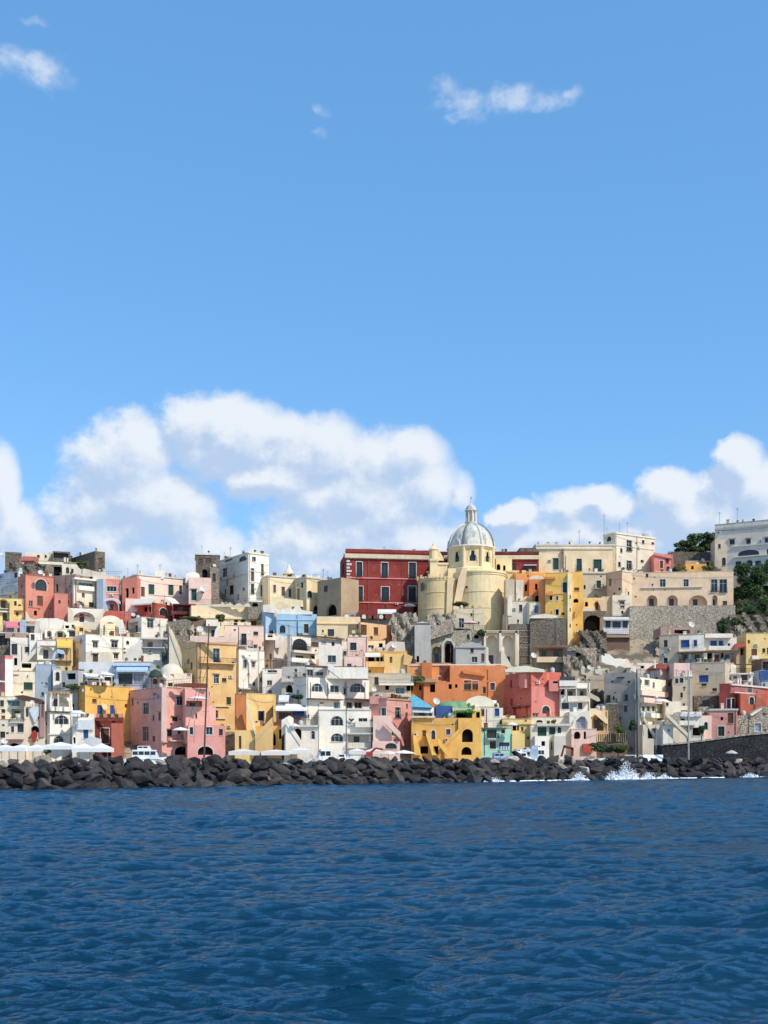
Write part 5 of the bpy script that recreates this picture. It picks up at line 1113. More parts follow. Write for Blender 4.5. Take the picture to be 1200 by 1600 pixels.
# yellow stair house
h = H('yellow_stair_house', 'yellow house with outside stairs and a vaulted arch near the quay', 'yellow', (367, 385, 428), (1083, 1180), 'n403,1111,413,1126*;n431,1095,434,1100', t=1.0, D=219, top='cap', dp=8)
h.blk((368, 384), (1086, 1145), 'orangelit', '', d=.2, dp=2); h.blk((367, 403), (1141, 1180), 'yellow', 'r373,1150,377,1170;n369,1146,375,1165', d=1.8, dp=4, rot=0); h.blk((399, 440), (1134, 1180), 'gold', 'K415,1144,431,1165;k436,1140,440,1155', d=1.2, dp=4, rot=0)  # first block: shade of the left side painted as darker orange
h.stairs(386, 1102, 400, 1146, 'cream', 1.1, 1.0, drop=1.2); h.stairs(427, 1128, 400, 1156, 'yellow', 1.2, 1.6, drop=2.5); h.poly([(427, 1085), (430, 1085), (430, 1128), (427, 1128)], 'gold', .1, 1, 'side'); h.rail(393, 1083, 425, 1083)
h = H('big_pink_house', 'big pink house with umbrella balconies, mauve shaded side and red tiled roof strip', 'pink', (203, 253, 327), (1074, 1180), 'w223,1098,233,1116*;w222,1135,233,1158*;w276,1088,286,1102^*;n269,1120,278,1127^;n261,1140,269,1151^;K273,1166,297,1180*;n238,1150,242,1158', t=1.3, D=217.5, top='cap', dp=9)
h.blk((289, 327), (1076, 1108), 'pink', 'l291,1095,316,1104', d=.6, dp=3, rot=.35); h.blk((290, 337), (1104, 1140), 'pink', 'n305,1115,308,1122', d=1.3, dp=4, rot=.3); h.blk((293, 352), (1133, 1180), 'pink', 'w296,1136,302,1148*;w322,1136,332,1148*;n342,1139,348,1149;K309,1166,333,1180*', d=2.2, dp=5, rot=.25)
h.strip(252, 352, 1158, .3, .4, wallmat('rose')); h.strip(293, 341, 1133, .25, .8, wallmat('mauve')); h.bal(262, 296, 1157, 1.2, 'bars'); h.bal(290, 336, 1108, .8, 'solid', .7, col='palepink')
h.poly([(272, 1069), (290, 1067), (324, 1068), (324, 1075), (290, 1074), (272, 1072)], 'rust', .3, .6, 'tile_strip'); h.poly([(253, 1074), (260, 1074), (260, 1160), (252, 1160)], 'palepink', .3, .25, 'corner_band'); h.rail(255, 1072, 325, 1066, -1)
h = H('greyhouse', 'shaded covered terrace with light blue awning and dark glass front', 'greyblue', (178, 236), (1034, 1075), 'n185,1052,207,1069;c208,1052,232,1070', D=229, top='cap', rot=.05)
h.name; h.awn(183, 232, 1040, 1047, 1.0, (176, 196, 214)); h.strip(177, 236, 1036, .6, .5, wallmat('paleblue'))
h = H('house', 'white house with a dark green domed canopy beside the stone dome', 'white', (233, 262), (1046, 1085), 'N239,1060,246,1069*', D=230)
mb = MB(); mb.lathe(P3(243, 1058, 228.5), [(1.35, 0), (1.25, .6), (.9, 1.2), (.4, 1.5), (.02, 1.6)], 16); mb.build('domed_canopy', simple('canvas_green', (52, 72, 62), .8), h.root, True)
h = H('domed_house', 'cream cottage with rounded dome roof at the foot of the long stairway', 'cream', (256, 300), (1052, 1085), 'K266,1050,272,1059;w292,1049,298,1056', D=227.5, top='flat')
mb = MB(); c = P3(268, 1053, 230.5); mb.lathe(c, [(2.6, -1.2), (2.5, 0), (2.1, 1.0), (1.4, 1.7), (.6, 2.05), (.02, 2.15)], 20); mb.build('dome', wallmat('cream'), h.root, True); h.dish(259, 1057, .6)
h = H('house', 'white loggia house under pale awnings above the ochre house', 'white2', (120, 132, 182), (1052, 1090), 'l136,1057,154,1069;l162,1056,173,1069;n175,1058,181,1069', t=1.2, D=227, top='cap', dp=7)
h.awn(130, 157, 1053, 1057, 1.6, (228, 226, 222)); h.awn(157, 180, 1050, 1055, 1.6, (232, 230, 226)); h.blk((123, 178), (1034, 1053), 'cool', '', d=-2.5, dp=4, base=0, rot=.1); h.bal(132, 182, 1070, .9, 'solid', .8, col='white')
for x in (134, 155, 160, 174): h.poly([(x, 1070), (x, 1054), (x+1.2, 1054), (x+1.2, 1070)], None, .8, .2, 'post', trimmat())
h = H('ochre_house', 'deep ochre house with blue doors and low outside stair behind the maroon house', 'ochre', (122, 133, 237), (1071, 1160), 'r144,1092,151,1098;b152,1102,160,1122;b172,1102,180,1118;k195,1100,199,1106', t=1.2, D=222.5, top='cap', dp=8)
h.stairs(176, 1082, 184, 1118, 'ochre', .9, .3, drop=.6); h.bal(132, 160, 1122, .8, 'solid', .8, col='palepink'); h.awn(158, 166, 1100, 1107, .7, (220, 190, 150))
h = H('maroon_house', 'dark maroon house with terrace full of flower pots near the quay', 'maroon', (145, 148, 193), (1124, 1180), 'r157,1138,170,1161*;n148,1150,152,1158', t=.6, D=218, top='flat', dp=6)
h.rail(148, 1124, 192, 1124, .1, 1.0); h.blk((174, 192), (1130, 1180), 'coraldk', '', d=.5, dp=2, rot=.1); h.poly([(146, 1121), (193, 1121), (193, 1126), (146, 1126)], 'rust', .3, .3, 'parapet')  # block in lighter red paints the sunlit part of the maroon front
for i in range(7): h.poly([(150+i*6, 1121), (149+i*6, 1117), (151+i*6, 1115), (154+i*6, 1116), (154+i*6, 1121)], None, .4, .5, 'potted_plant', simple('leaf_green', (60, 84, 42), .8) if i % 2 else wallmat('rose'))
h = H('house', 'small white quay house with a blue door and low stair wall', 'white', (113, 147), (1121, 1180), 'b130,1137,138,1154;k114,1152,118,1162;l116,1110,130,1120', D=217.5, top='flat', rot=0)
h.poly([(118, 1140), (146, 1140), (146, 1124), (118, 1126)], 'cool', .3, .3, 'wall_panel'); h.poly([(140, 1150), (157, 1155), (157, 1172), (128, 1172), (128, 1162)], 'cool', 1.2, .8, 'ramp'); h.awn(113, 128, 1110, 1117, 1.0, (232, 232, 230))
h = H('pergola_house', 'beige house with pillared pergola on the roof and two arched windows', 'white', (70, 78, 113), (1085, 1180), 'L81,1088,108,1110;W85,1118,107,1132*;W84,1150,100,1163*;n88,1088,94,1108', t=1.3, D=218.5, top='flat', dp=6)
h.strip(72, 112, 1083, .3, .5, wallmat('tan')); h.strip(70, 113, 1111, .3, .25, wallmat('stone')); h.strip(72, 112, 1146, .3, .3); h.bal(79, 112, 1110, .6, 'solid', .7, col='white')
for i in range(7): h.poly([(74+i*5, 1085), (74+i*5, 1080), (76.5+i*5, 1080), (76.5+i*5, 1085)], 'tan', .3, 1.5, 'pergola_beam')
for x in (70, 79, 90, 109): h.poly([(x, 1111), (x, 1085), (x+1.8, 1085), (x+1.8, 1111)], 'white', .8, .3, 'column')
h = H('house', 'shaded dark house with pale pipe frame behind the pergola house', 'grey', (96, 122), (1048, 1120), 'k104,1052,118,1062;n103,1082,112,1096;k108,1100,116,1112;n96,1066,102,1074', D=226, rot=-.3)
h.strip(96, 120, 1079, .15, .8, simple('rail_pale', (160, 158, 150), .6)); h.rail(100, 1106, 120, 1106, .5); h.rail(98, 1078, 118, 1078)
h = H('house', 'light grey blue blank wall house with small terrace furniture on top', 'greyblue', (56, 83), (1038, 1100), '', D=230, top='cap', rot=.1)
h.blk((60, 80), (1034, 1040), 'white', '', d=-1.5, base=0)
h = H('house', 'narrow white house with tall dark window next to the grey blue wall', 'white', (83, 98), (1046, 1095), 'N87,1050,93,1064*', D=229, top='cap'); h.bal(84, 96, 1074, .7, 'solid', .5, col='white')
h = H('house', 'beige house with one green window and leafy sill at left', 'cream', (10, 58), (1048, 1100), 'g37,1066,51,1078;n42,1055,44,1058;k34,1040,48,1050', D=228.5, top='cap')
h.blk((30, 58), (1034, 1052), 'cream', 'k34,1036,49,1044;r48,1038,56,1048', d=-1.5, base=0); h.strip(10, 30, 1052, .25, .3)
h = H('house', 'tall pink and white house cut by the left edge', 'rose', (-12, 8, 20), (1024, 1100), 'n-5,1036,-1,1046', t=.8, D=226, top='cap')
h.blk((8, 20), (1030, 1098), 'white', '', d=.4, dp=2, rot=.3); h.poly([(-10, 1062), (8, 1064), (8, 1066), (-10, 1065)], 'white', .5, .3, 'string_course')
h = H('house', 'cream house with glass veranda and brown awning roof at lower left', 'cream', (-10, 40), (1088, 1130), 'n0,1094,6,1104;t12,1094,31,1103;l18,1108,36,1122;n2,1108,8,1114;r2,1118,8,1124', D=222, top='cap')
h.poly([(22, 1087), (36, 1086), (60, 1092), (67, 1098), (66, 1101), (48, 1097), (30, 1093)], None, 1.0, 2.5, 'awning_roof', simple('awning_brown', (96, 66, 54), .8)); h.strip(12, 34, 1092, .3, .3)
h = H('house', 'cream house with arched niche, red potted climber and draped white cloth', 'cream', (38, 70), (1104, 1180), 'K48,1134,61,1145*;l40,1104,44,1120', D=218.5, rot=.1)
h.blk((62, 70), (1100, 1130), 'mauve', '', d=.1, dp=1.0); h.poly([(46, 1106), (53, 1104), (60, 1105), (60, 1118), (57, 1126), (54, 1130), (51, 1122), (46, 1112)], None, .3, .2, 'draped_cloth', simple('cloth_white', (220, 220, 218), .8)); h.dish(50, 1098, .4)
h.poly([(48, 1148), (50, 1143), (54, 1141), (58, 1146), (57, 1152), (54, 1160), (51, 1160), (50, 1154), (46, 1152)], None, .5, .4, 'climbing_plant', simple('bougainvillea', (170, 60, 50), .8))
h = H('house', 'long cream quay house with barred windows and red canopy at left corner', 'cream', (-14, 39), (1124, 1182), 'n17,1135,22,1144;n27,1131,37,1144;n0,1143,8,1153;K13,1161,31,1170;n2,1116,6,1122', D=217, rot=.1, top='cap')
h.strip(12, 37, 1155, .25, .9, wallmat('coraldk'), name='canopy'); h.dish(7, 1159, .6); h.bal(16, 38, 1128, .5, 'bars', .8)
# ------------------------------------------------------------------ middle and lower rows, right part
h = H('plaster_tower', 'smooth grey plaster tower against the rocks left of the ruin', 'grey', (648, 673), (974, 1045), 'k651,1025,655,1035', D=257, rot=0, top='flat', cat='tower')
h.poly([(648, 976), (650, 973), (660, 971), (670, 973), (673, 976)], 'grey', 0, .5, 'rounded_top')
h = H('orange_house', 'long bright orange house with many terraces below the church ruin', 'orange', (640, 703), (1037, 1100), 'k641,1068,645,1080;k655,1071,660,1079;k672,1068,680,1082*', D=235, rot=-.1, top='cap')
h.blk((703, 790), (1040, 1110), 'orange', 'k700,1068,706,1077;k711,1069,715,1075;n725,1063,736,1078*_;n738,1064,747,1078*_;r766,1067,773,1078*', d=2.0, dp=7, rot=0); h.blk((659, 675), (1035, 1075), 'orangelit', '', d=1.2, dp=4); h.blk((676, 703), (1040, 1068), 'rust', '', d=.2, dp=4, rot=-.3)
h.blk((662, 760), (1066, 1110), 'orange', 'k701,1069,706,1077;k711,1069,715,1075;k672,1069,680,1082;n725,1063,736,1078;n738,1063,747,1078;w754,1073,762,1084', d=3.2, dp=5, rot=0)
h.strip(672, 764, 1064, .35, .6, wallmat('orange')); h.poly([(722, 1048), (724, 1046), (758, 1054), (758, 1057), (724, 1052)], 'orangelit', 2.6, .6, 'parapet'); h.strip(640, 790, 1038, .2, .2, wallmat('white')); h.strip(668, 716, 1088, .25, 1.2, wallmat('rust')); h.pipe(762, 1046, 1090, B=h.blocks[1])
h.poly([(664, 1060), (682, 1061), (682, 1066), (664, 1066)], 'tan', 3.8, 1.0, 'canopy'); h.poly([(640, 1058), (662, 1064), (662, 1068), (640, 1064)], None, 1.5, 1.5, 'green_awning', simple('canvas_olive', (96, 116, 80), .8))
h = H('crimson_house', 'crimson house with shaded flank, roof terrace and one dark window', 'crimson', (790, 830, 877), (1049, 1135), 'k797,1063,800,1075;k797,1092,801,1104;k802,1106,806,1120;k822,1106,828,1120;N847,1103,859,1115*;k813,1090,815,1093', t=2.2, D=223, top='flat', dp=8)
h.poly([(789, 1046), (800, 1042), (822, 1040), (850, 1046), (852, 1050), (789, 1050)], 'cream', .3, 1.2, 'parapet'); h.blk((820, 858), (1052, 1075), 'rose', 'y839,1063,846,1076;k849,1063,860,1078;k830,1064,833,1068', d=-.6, base=0, rot=.2); h.blk((831, 877), (1073, 1125), 'rose', 'N847,1103,859,1115*;k835,1095,838,1099', d=-.05, dp=2, rot=.35); h.strip(802, 830, 1104, .3, .4, wallmat('maroon'))  # right front in lighter rose, sunlight put into its colour
h.blk((858, 878), (1062, 1080), 'rose', 'k864,1064,872,1068', d=-.3, base=0); h.ant(812, 1040, 2); h.dish(833, 1025, .6, dd=-6)
h = H('house', 'cream arch based ground floor wall under the crimson house', 'cream', (829, 892), (1120, 1160), 'N838,1125,848,1129;n861,1126,864,1130', D=220.5, rot=0, top='cap')
h = H('house', 'tan terrace house with yellow balcony wall above the crimson house', 'tan', (838, 888), (1008, 1045), 'l842,1014,880,1030', D=250, rot=0, top='cap')
h.bal(838, 886, 1034, 1.0, 'solid', 1.0, col='paleyellow'); h.strip(832, 888, 1008, .6, .6, wallmat('brown')); h.blk((862, 888), (1034, 1052), 'palestone', 'k876,1036,882,1048', d=.3, dp=3)
h = H('house', 'white house with glazed double balcony row right of the crimson house', 'white', (875, 922), (1066, 1135), 'k876,1077,882,1086;l886,1077,900,1092;l905,1077,917,1092;n878,1098,889,1108;c890,1098,902,1120;n903,1098,910,1108', D=224, rot=0, top='cap', dp=7)
h.bal(873, 901, 1071, .9, 'solid', .9, col='white'); h.bal(886, 920, 1095, 1.1, 'solid', .9, col='white'); h.strip(874, 920, 1075, .2, 1.0)
for x in (884, 900, 917): h.poly([(x, 1096), (x, 1074), (x+1.2, 1074), (x+1.2, 1096)], 'white', 1.0, .25, 'column')
for i in range(8): h.poly([(875+i*3, 1063), (875+i*3, 1058), (877+i*3, 1056), (878+i*3, 1063)], None, .9, .4, 'potted_plant', simple('leaf_green', (60, 84, 42), .8) if i % 2 else simple('flower_purple', (96, 70, 110), .8))
h = H('white_arch_house', 'white wall with big sweeping arch and glass fan window near the quay', 'white', (890, 923), (1112, 1165), 'C900,1120,915,1140', D=219, rot=0)
h.poly([(888, 1165), (890, 1145), (897, 1125), (908, 1114), (922, 1110), (922, 1150), (918, 1150), (918, 1128), (914, 1120), (908, 1119), (901, 1125), (896, 1138), (894, 1165)], 'white', .5, .4, 'arch')
h = H('house', 'pink hut with arched doorway and reddish stair near the breakwater', 'palepink', (893, 932), (1139, 1185), 'K897,1143,907,1155;K912,1143,916,1155;r912,1163,926,1174', D=217, rot=0, top='cap')
h.stairs(910, 1152, 895, 1176, 'palepink', 1.0, .8, drop=1.5); h.poly([(911, 1162), (926, 1162), (926, 1176), (911, 1176)], 'terracotta', .5, .4, 'panel')
h = H('house', 'small sand house with diagonal roof and big arch behind the fence', 'yellow', (920, 950), (1110, 1150), 'L925,1118,944,1142', D=221.5, rot=0)
h.poly([(921, 1107), (932, 1107), (950, 1124), (950, 1132), (944, 1128), (930, 1116), (925, 1120), (921, 1120)], 'paleyellow', .6, .6, 'sloping_parapet'); h.poly([(918, 1080), (936, 1090), (938, 1095), (934, 1096), (918, 1088)], 'sand', .5, .4, 'stair_parapet')
h = H('fence', 'row of cream plank fence panels above green hedge by the boats', 'brown', (922, 980), (1147, 1165), '', D=218.5, rot=0, cat='fence', dp=.3)
for i in range(17):
    x = 923 + i*3.35
    if 954 < x < 960: continue
    h.poly([(x, 1159), (x, 1143), (x+1.5, 1143), (x+1.5, 1159)], 'yellow' if i % 3 else 'peachwall', .4, .12, 'fence_plank')
h.strip(922, 978, 1142, .15, .5, wallmat('peachwall')); h.rail(950, 1170, 980, 1167, 1.0, .8, simple('rail_pale', (160, 158, 150), .6)); h.rail(940, 1158, 955, 1175, 1.2, .8, simple('rail_pale', (160, 158, 150), .6))
h = H('house', 'tan shaded wall house with curved white balcony below the dark rocks', 'beige', (893, 952), (1048, 1100), 'k935,1040,942,1045;n898,1065,903,1072', D=234, rot=-.15, top='flat')
h.poly([(908, 1045), (928, 1042), (930, 1053), (920, 1058), (916, 1064), (916, 1055), (908, 1053)], 'sand', .6, .5, 'balcony'); h.dish(920, 1044, .5); h.poly([(930, 1046), (950, 1044), (953, 1050), (944, 1056), (930, 1052)], 'white2', .9, .6, 'curved_balcony'); h.poly([(918, 1082), (935, 1092), (935, 1096), (918, 1092)], 'sand', .4, .3, 'stair')
h = H('rock_wall', 'grey rough wall with cactus pots above the tan shaded house', 'palestone', (886, 932), (1012, 1052), 'k900,1020,908,1034', D=246, rot=.1, cat='wall')
h.poly([(886, 1012), (900, 1008), (910, 1015), (924, 1026), (922, 1030), (905, 1020), (896, 1016), (886, 1018)], 'stone', .6, .6, 'parapet'); h.rail(888, 1050, 905, 1035, 1)
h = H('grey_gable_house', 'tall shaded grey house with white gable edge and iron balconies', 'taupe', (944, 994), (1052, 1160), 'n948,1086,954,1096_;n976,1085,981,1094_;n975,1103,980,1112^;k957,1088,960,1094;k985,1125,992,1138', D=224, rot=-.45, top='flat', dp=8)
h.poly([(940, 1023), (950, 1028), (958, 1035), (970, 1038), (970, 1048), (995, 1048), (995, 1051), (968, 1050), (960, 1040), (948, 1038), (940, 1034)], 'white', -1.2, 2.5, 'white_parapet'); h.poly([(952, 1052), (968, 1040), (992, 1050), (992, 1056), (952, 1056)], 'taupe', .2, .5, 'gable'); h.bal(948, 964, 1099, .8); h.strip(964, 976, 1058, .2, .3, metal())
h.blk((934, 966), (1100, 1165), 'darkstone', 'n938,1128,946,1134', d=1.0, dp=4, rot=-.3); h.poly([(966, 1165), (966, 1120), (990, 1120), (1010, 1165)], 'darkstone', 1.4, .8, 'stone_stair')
h = H('pink_round_house', 'pale pink house with rounded white roof parapet under the cliff wall', 'palepink', (991, 1033), (1046, 1082), 'n998,1062,1003,1068;w1007,1062,1015,1071*;K985,1046,990,1050', D=234, rot=-.1, top='cap')
h.poly([(945, 1021), (952, 1022), (960, 1029), (972, 1029), (976, 1032), (980, 1041), (994, 1042), (994, 1049), (970, 1048), (962, 1038), (945, 1036)], 'white', .5, .6, 'terrace_wall'); h.poly([(968, 1036), (972, 1030), (980, 1029), (984, 1034), (984, 1042), (968, 1042)], 'palepink', 0, 1.0, 'vault'); h.blk((984, 1030), (1036, 1048), 'white', 'r990,1034,995,1038;k1000,1040,1007,1045', d=-2, base=0)
h = H('house', 'cream tall house with barred loggias behind the tall mast', 'cream', (993, 1000, 1040), (1058, 1175), 'n998,1062,1003,1068;w1007,1062,1015,1071;l1002,1085,1025,1093;w1002,1103,1008,1112*;w1010,1103,1016,1112*;w1018,1103,1024,1112*;l1015,1138,1026,1152;n1004,1128,1009,1134', t=.8, D=220, top='flat', dp=8)
h.strip(996, 1040, 1080, 1.0, .6, wallmat('palepink')); h.bal(999, 1037, 1098, 1.0, 'solid', .8, col='palepink'); h.bal(1000, 1030, 1120, .8, 'solid', .7, col='white'); h.strip(1006, 1040, 1133, .25, .8); h.stairs(1004, 1122, 1022, 1150, 'cream', .7, 1.0, par=.4); h.blk((1004, 1040), (1132, 1180), 'cream', 'l1012,1138,1026,1154', d=1.8, dp=3); h.pipe(1000, 1060, 1120)
h = H('pink_tiled_house', 'salmon house with red tiled conical roof and white chimney spike', 'palepink', (1016, 1032, 1050), (1046, 1110), 'r1023,1058,1028,1069*;n1044,1066,1048,1072;l1016,1088,1024,1094', t=1.2, D=231, top='flat', dp=7)
mb = MB(); c = P3(1033, 1046, 234); mb.lathe(c, [(3.0, -.3), (3.0, 0), (1.9, .75), (.3, 1.3), (.02, 1.4)], 20); mb.build('tiled_roof', simple('tiles_red', (150, 72, 60), .8), h.root); mb = MB(); mb.tube(P3(1023, 1044, 231), P3(1023, 1030, 231), .22, .12); mb.build('chimney', wallmat('white'), h.root)
h = H('house', 'shaded beige house with blue windows and long dark terrace below the cliff', 'beige', (1030, 1061), (993, 1055), 'n1037,1000,1043,1011;k1026,1016,1032,1024', D=249, rot=-.5, top='cap', dp=6)
h = H('blue_window_house', 'white house with bright blue shutters and a shaded terrace beneath', 'white', (1060, 1100), (992, 1045), 'b1064,1000,1077,1012*;b1084,1000,1089,1010*;l1064,1020,1076,1034;l1080,1020,1098,1034', D=248, rot=-.3, top='cap')
h.strip(1058, 1152, 1018, .3, 1.6, wallmat('brown')); h.blk((1090, 1106), (990, 1045), 'lilac', 'k1099,1000,1102,1012', d=-1.2, dp=4); h.rail(1060, 1034, 1152, 1034, 1.6); h.blk((1032, 1085), (980, 995), 'mauve', 'k1054,984,1070,990;n1071,984,1078,990', d=-4, base=0); h.dish(1079, 977, .7, dd=-3)
for i in range(10): h.poly([(1062+i*9, 1035), (1062+i*9, 1031), (1066+i*9, 1029), (1069+i*9, 1031), (1069+i*9, 1035)], 'rust' if i % 3 == 0 else 'grey', 1.2, .6, 'terrace_furniture')
h = H('house', 'white house with slab canopy and shaded windows right of the blue shutters', 'white', (1100, 1151), (996, 1048), 'b1110,1001,1120,1010*;b1123,1001,1130,1010*;l1116,1020,1130,1034;l1130,1020,1148,1034;k1105,1020,1114,1034', D=248.5, rot=0, top='cap')
h.strip(1099, 1142, 991, .9, 1.4, wallmat('white')); h.bal(1106, 1151, 1015, 1.0, 'solid', .7, col='white')
h.blk((1112, 1160), (1034, 1050), 'sand', '', d=.3, dp=2)
h = H('house', 'bright yellow house with tan shaded annex at the right edge', 'lemon', (1166, 1216), (989, 1045), 'r1174,1014,1183,1024;n1191,1013,1196,1020;r1198,1012,1203,1022;k1168,1000,1172,1006', D=247, rot=0, top='cap', dp=7)
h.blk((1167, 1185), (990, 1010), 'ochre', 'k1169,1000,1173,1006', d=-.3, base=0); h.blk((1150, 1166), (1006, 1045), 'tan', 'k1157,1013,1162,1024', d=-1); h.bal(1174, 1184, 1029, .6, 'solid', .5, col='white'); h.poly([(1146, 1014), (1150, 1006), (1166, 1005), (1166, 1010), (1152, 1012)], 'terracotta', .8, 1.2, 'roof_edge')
h = H('beige_house', 'wide beige house with one large dark blue window in a sloping shadow', 'sand', (1081, 1133), (1036, 1100), 'b1092,1055,1107,1066;n1096,1068,1104,1072;n1113,1075,1120,1080', D=230, rot=-.45, top='cap', dp=8)
h.blk((1112, 1132), (1035, 1100), 'beige', 'r1128,1040,1133,1050', d=.5, dp=4); h.blk((1084, 1124), (1087, 1150), 'darkstone', 'n1097,1094,1108,1103;K1108,1105,1124,1118', d=2.5, dp=4); h.blk((1092, 1110), (1104, 1150), 'palestone', '', d=4, dp=3)
h = H('house', 'narrow sand coloured house with paired small windows behind the tall mast', 'sand', (1051, 1082), (1058, 1150), 'n1055,1060,1060,1068*;n1062,1059,1068,1067*;n1063,1082,1067,1090;n1067,1099,1070,1103', D=226, rot=-.25, top='cap')
h.blk((1040, 1064), (1096, 1140), 'cream', 'n1040,1098,1045,1103', d=2); h.blk((1053, 1078), (1036, 1060), 'palepink', '', d=-2, base=0); h.rail(1052, 1056, 1075, 1056, .2); h.bal(1038, 1075, 1108, .8, 'solid', .6, col='white'); h.pipe(1077, 1060, 1120); h.dish(1077, 1055, .5)
h = H('white_terrace_house', 'white flat roofed house with cluttered pergola terrace above the terracotta house', 'white', (1130, 1176), (1052, 1085), 'k1135,1054,1142,1062;n1158,1054,1168,1063;w1146,1056,1152,1062;n1144,1040,1152,1050', D=233, rot=0, top='cap')
h.poly([(1132, 1070), (1134, 1056), (1143, 1050), (1143, 1053), (1138, 1060), (1138, 1070)], 'white', .6, .5, 'buttress'); h.strip(1130, 1176, 1052, .3, .8); h.blk((1134, 1150), (1038, 1055), 'white', 'n1137,1040,1142,1050', d=-3, base=0); h.rail(1150, 1052, 1174, 1052, .2); h.dish(1173, 1054, .5)
h.strip(1148, 1176, 1038, .15, 1.2, simple('wood_brown', (112, 74, 50), .8), name='pergola_beam')
h = H('house', 'mid blue plastered house with dark roof at the right edge', 'greyblue', (1187, 1216), (1047, 1085), 'k1190,1032,1200,1040', D=234, rot=0)
h.blk((1190, 1216), (1029, 1047), 'brown', 'l1192,1034,1208,1044', d=-2, base=0); h.poly([(1187, 1048), (1216, 1046), (1216, 1060), (1187, 1062)], 'deepblue', .4, .4, 'blue_panel')
h = H('terracotta_house', 'terracotta red house with white corner bands and balcony doors at right', 'terracotta', (1124, 1142, 1202), (1068, 1160), 'n1136,1092,1142,1110*;n1143,1091,1148,1106*_;n1167,1072,1175,1082*;n1171,1090,1177,1100*;k1181,1080,1184,1088', t=1.0, D=223, top='cap', dp=8)
h.bal(1134, 1182, 1083, 1.0, 'bars', .9, rmat=simple('rail_pale', (160, 158, 150), .6)); h.blk((1157, 1198), (1084, 1160), 'terracotta', 'N1171,1089,1178,1101*', d=.8, dp=3, rot=0); h.poly([(1182, 1086), (1188, 1086), (1196, 1100), (1180, 1128), (1176, 1130)], 'coraldk', 1.0, .3, 'curved_buttress')
h.strip(1128, 1200, 1071, .3, .4)
h = H('mauve_house', 'mauve pink house with white trimmed door beside the dark sea wall', 'dustypink', (1109, 1152), (1108, 1165), 'n1122,1135,1132,1150*;r1137,1114,1146,1130;k1126,1120,1130,1126', D=219.5, rot=-.2, top='corn')
h.poly([(1144, 1108), (1150, 1108), (1150, 1145), (1144, 1150)], 'palepink', .3, .3, 'corner_band'); h.blk((1096, 1112), (1118, 1165), 'palepink', 'N1100,1128,1106,1140*;r1103,1126,1108,1132', d=.5, dp=4)
h = H('white_balcony_house', 'low white house with dark terrace openings above the sea wall', 'white', (1060, 1100), (1120, 1170), 'k1062,1116,1070,1126;l1064,1118,1086,1127;k1082,1137,1095,1150*;W1097,1133,1102,1150', D=218.5, rot=-.1, top='flat')
h.bal(1060, 1086, 1132, .9, 'solid', .7, col='white'); h.strip(1062, 1096, 1116, .35, .8, wallmat('cool')); h.blk((1062, 1096), (1112, 1122), 'cool', 'k1064,1115,1070,1122;k1073,1115,1078,1122;k1086,1116,1092,1122', d=-2, base=0)
h = H('house', 'cream gabled boat store with a pale door and crossing outside stair', 'cream', (1034, 1062), (1125, 1170), 'c1042,1138,1048,1144;r1060,1150,1066,1156', D=218, rot=0)
h.blk((1036, 1052), (1134, 1172), 'white', 'c1043,1139,1047,1144', d=1, dp=3); h.stairs(1040, 1117, 1074, 1150, 'cream', .7, 1.2, drop=.8, par=.4); h.poly([(1036, 1132), (1046, 1116), (1062, 1120), (1066, 1132)], 'palestone', .4, 1, 'gable')
h = H('stone_vault_house', 'grey stone vaulted house with pale door at the right end of the sea wall', 'palestone', (1150, 1206), (1118, 1165), 'c1179,1130,1189,1143*;n1160,1128,1166,1136', D=220.5, rot=-.1)
h.poly([(1152, 1150), (1160, 1130), (1175, 1112), (1190, 1104), (1202, 1102), (1206, 1110), (1206, 1125), (1170, 1135)], 'palestone', .3, 1.5, 'vault'); h.poly([(1172, 1116), (1186, 1108), (1190, 1106), (1190, 1109), (1175, 1119)], 'white', .8, .3, 'vault_edge'); h.blk((1196, 1215), (1105, 1140), 'yellow', '', d=-.5)
h = H('sea_wall', 'long dark basalt sea wall with sloping top at the right end of the harbour', 'seawall', (1034, 1214), (1163, 1188), '', D=210, rot=-.15, cat='wall', dp=4)
h.poly([(1034, 1190), (1034, 1164), (1070, 1161), (1110, 1156), (1160, 1149), (1214, 1144), (1214, 1190)], 'seawall', 4.5, 6, 'battered_face'); h.poly([(1034, 1165), (1034, 1162.5), (1070, 1159.5), (1110, 1154.5), (1160, 1147.5), (1214, 1142.5), (1214, 1145), (1160, 1150), (1110, 1157), (1070, 1162)], 'palestone', 4.7, 1.2, 'coping')

# --- golden and mint houses on the quay, centre
h = H('pink_quay_house', 'pink quay house with outside stair and tall white framed window', 'dustypink', (577, 604, 644), (1091, 1180), 'w617,1105,626,1122*;w596,1106,603,1118*;w610,1134,620,1150*;n602,1163,617,1169', t=.7, D=218, top='cap', dp=7)
h.blk((583, 612), (1118, 1180), 'palepink', '', d=1, dp=3, rot=0); h.stairs(602, 1128, 626, 1152, 'palepink', 1.1, 1.4, drop=1.2); h.poly([(613, 1124), (629, 1124), (621, 1138)], 'rose', .5, .6, 'corbel'); h.strip(604, 644, 1092, .3, .2, wallmat('tan')); h.poly([(622, 1146), (628, 1150), (632, 1165), (629, 1165), (625, 1152)], 'rose', .6, .4, 'rail_wall')
h.blk((582, 625), (1158, 1180), 'palepink', 'N602,1161,620,1170', d=2.0, dp=3, rot=0); h.blk((578, 606), (1088, 1100), 'dustypink', '', d=-1, base=0)
h = H('golden_quay_house', 'golden ochre quay house with steep buttresses, diagonal stair and blue roof terrace', 'ochre', (643, 718), (1122, 1185), 'r660,1141,666,1150;N674,1141,680,1155*;k657,1166,669,1178;k677,1166,685,1178', D=217.5, rot=0, top='flat', dp=8)
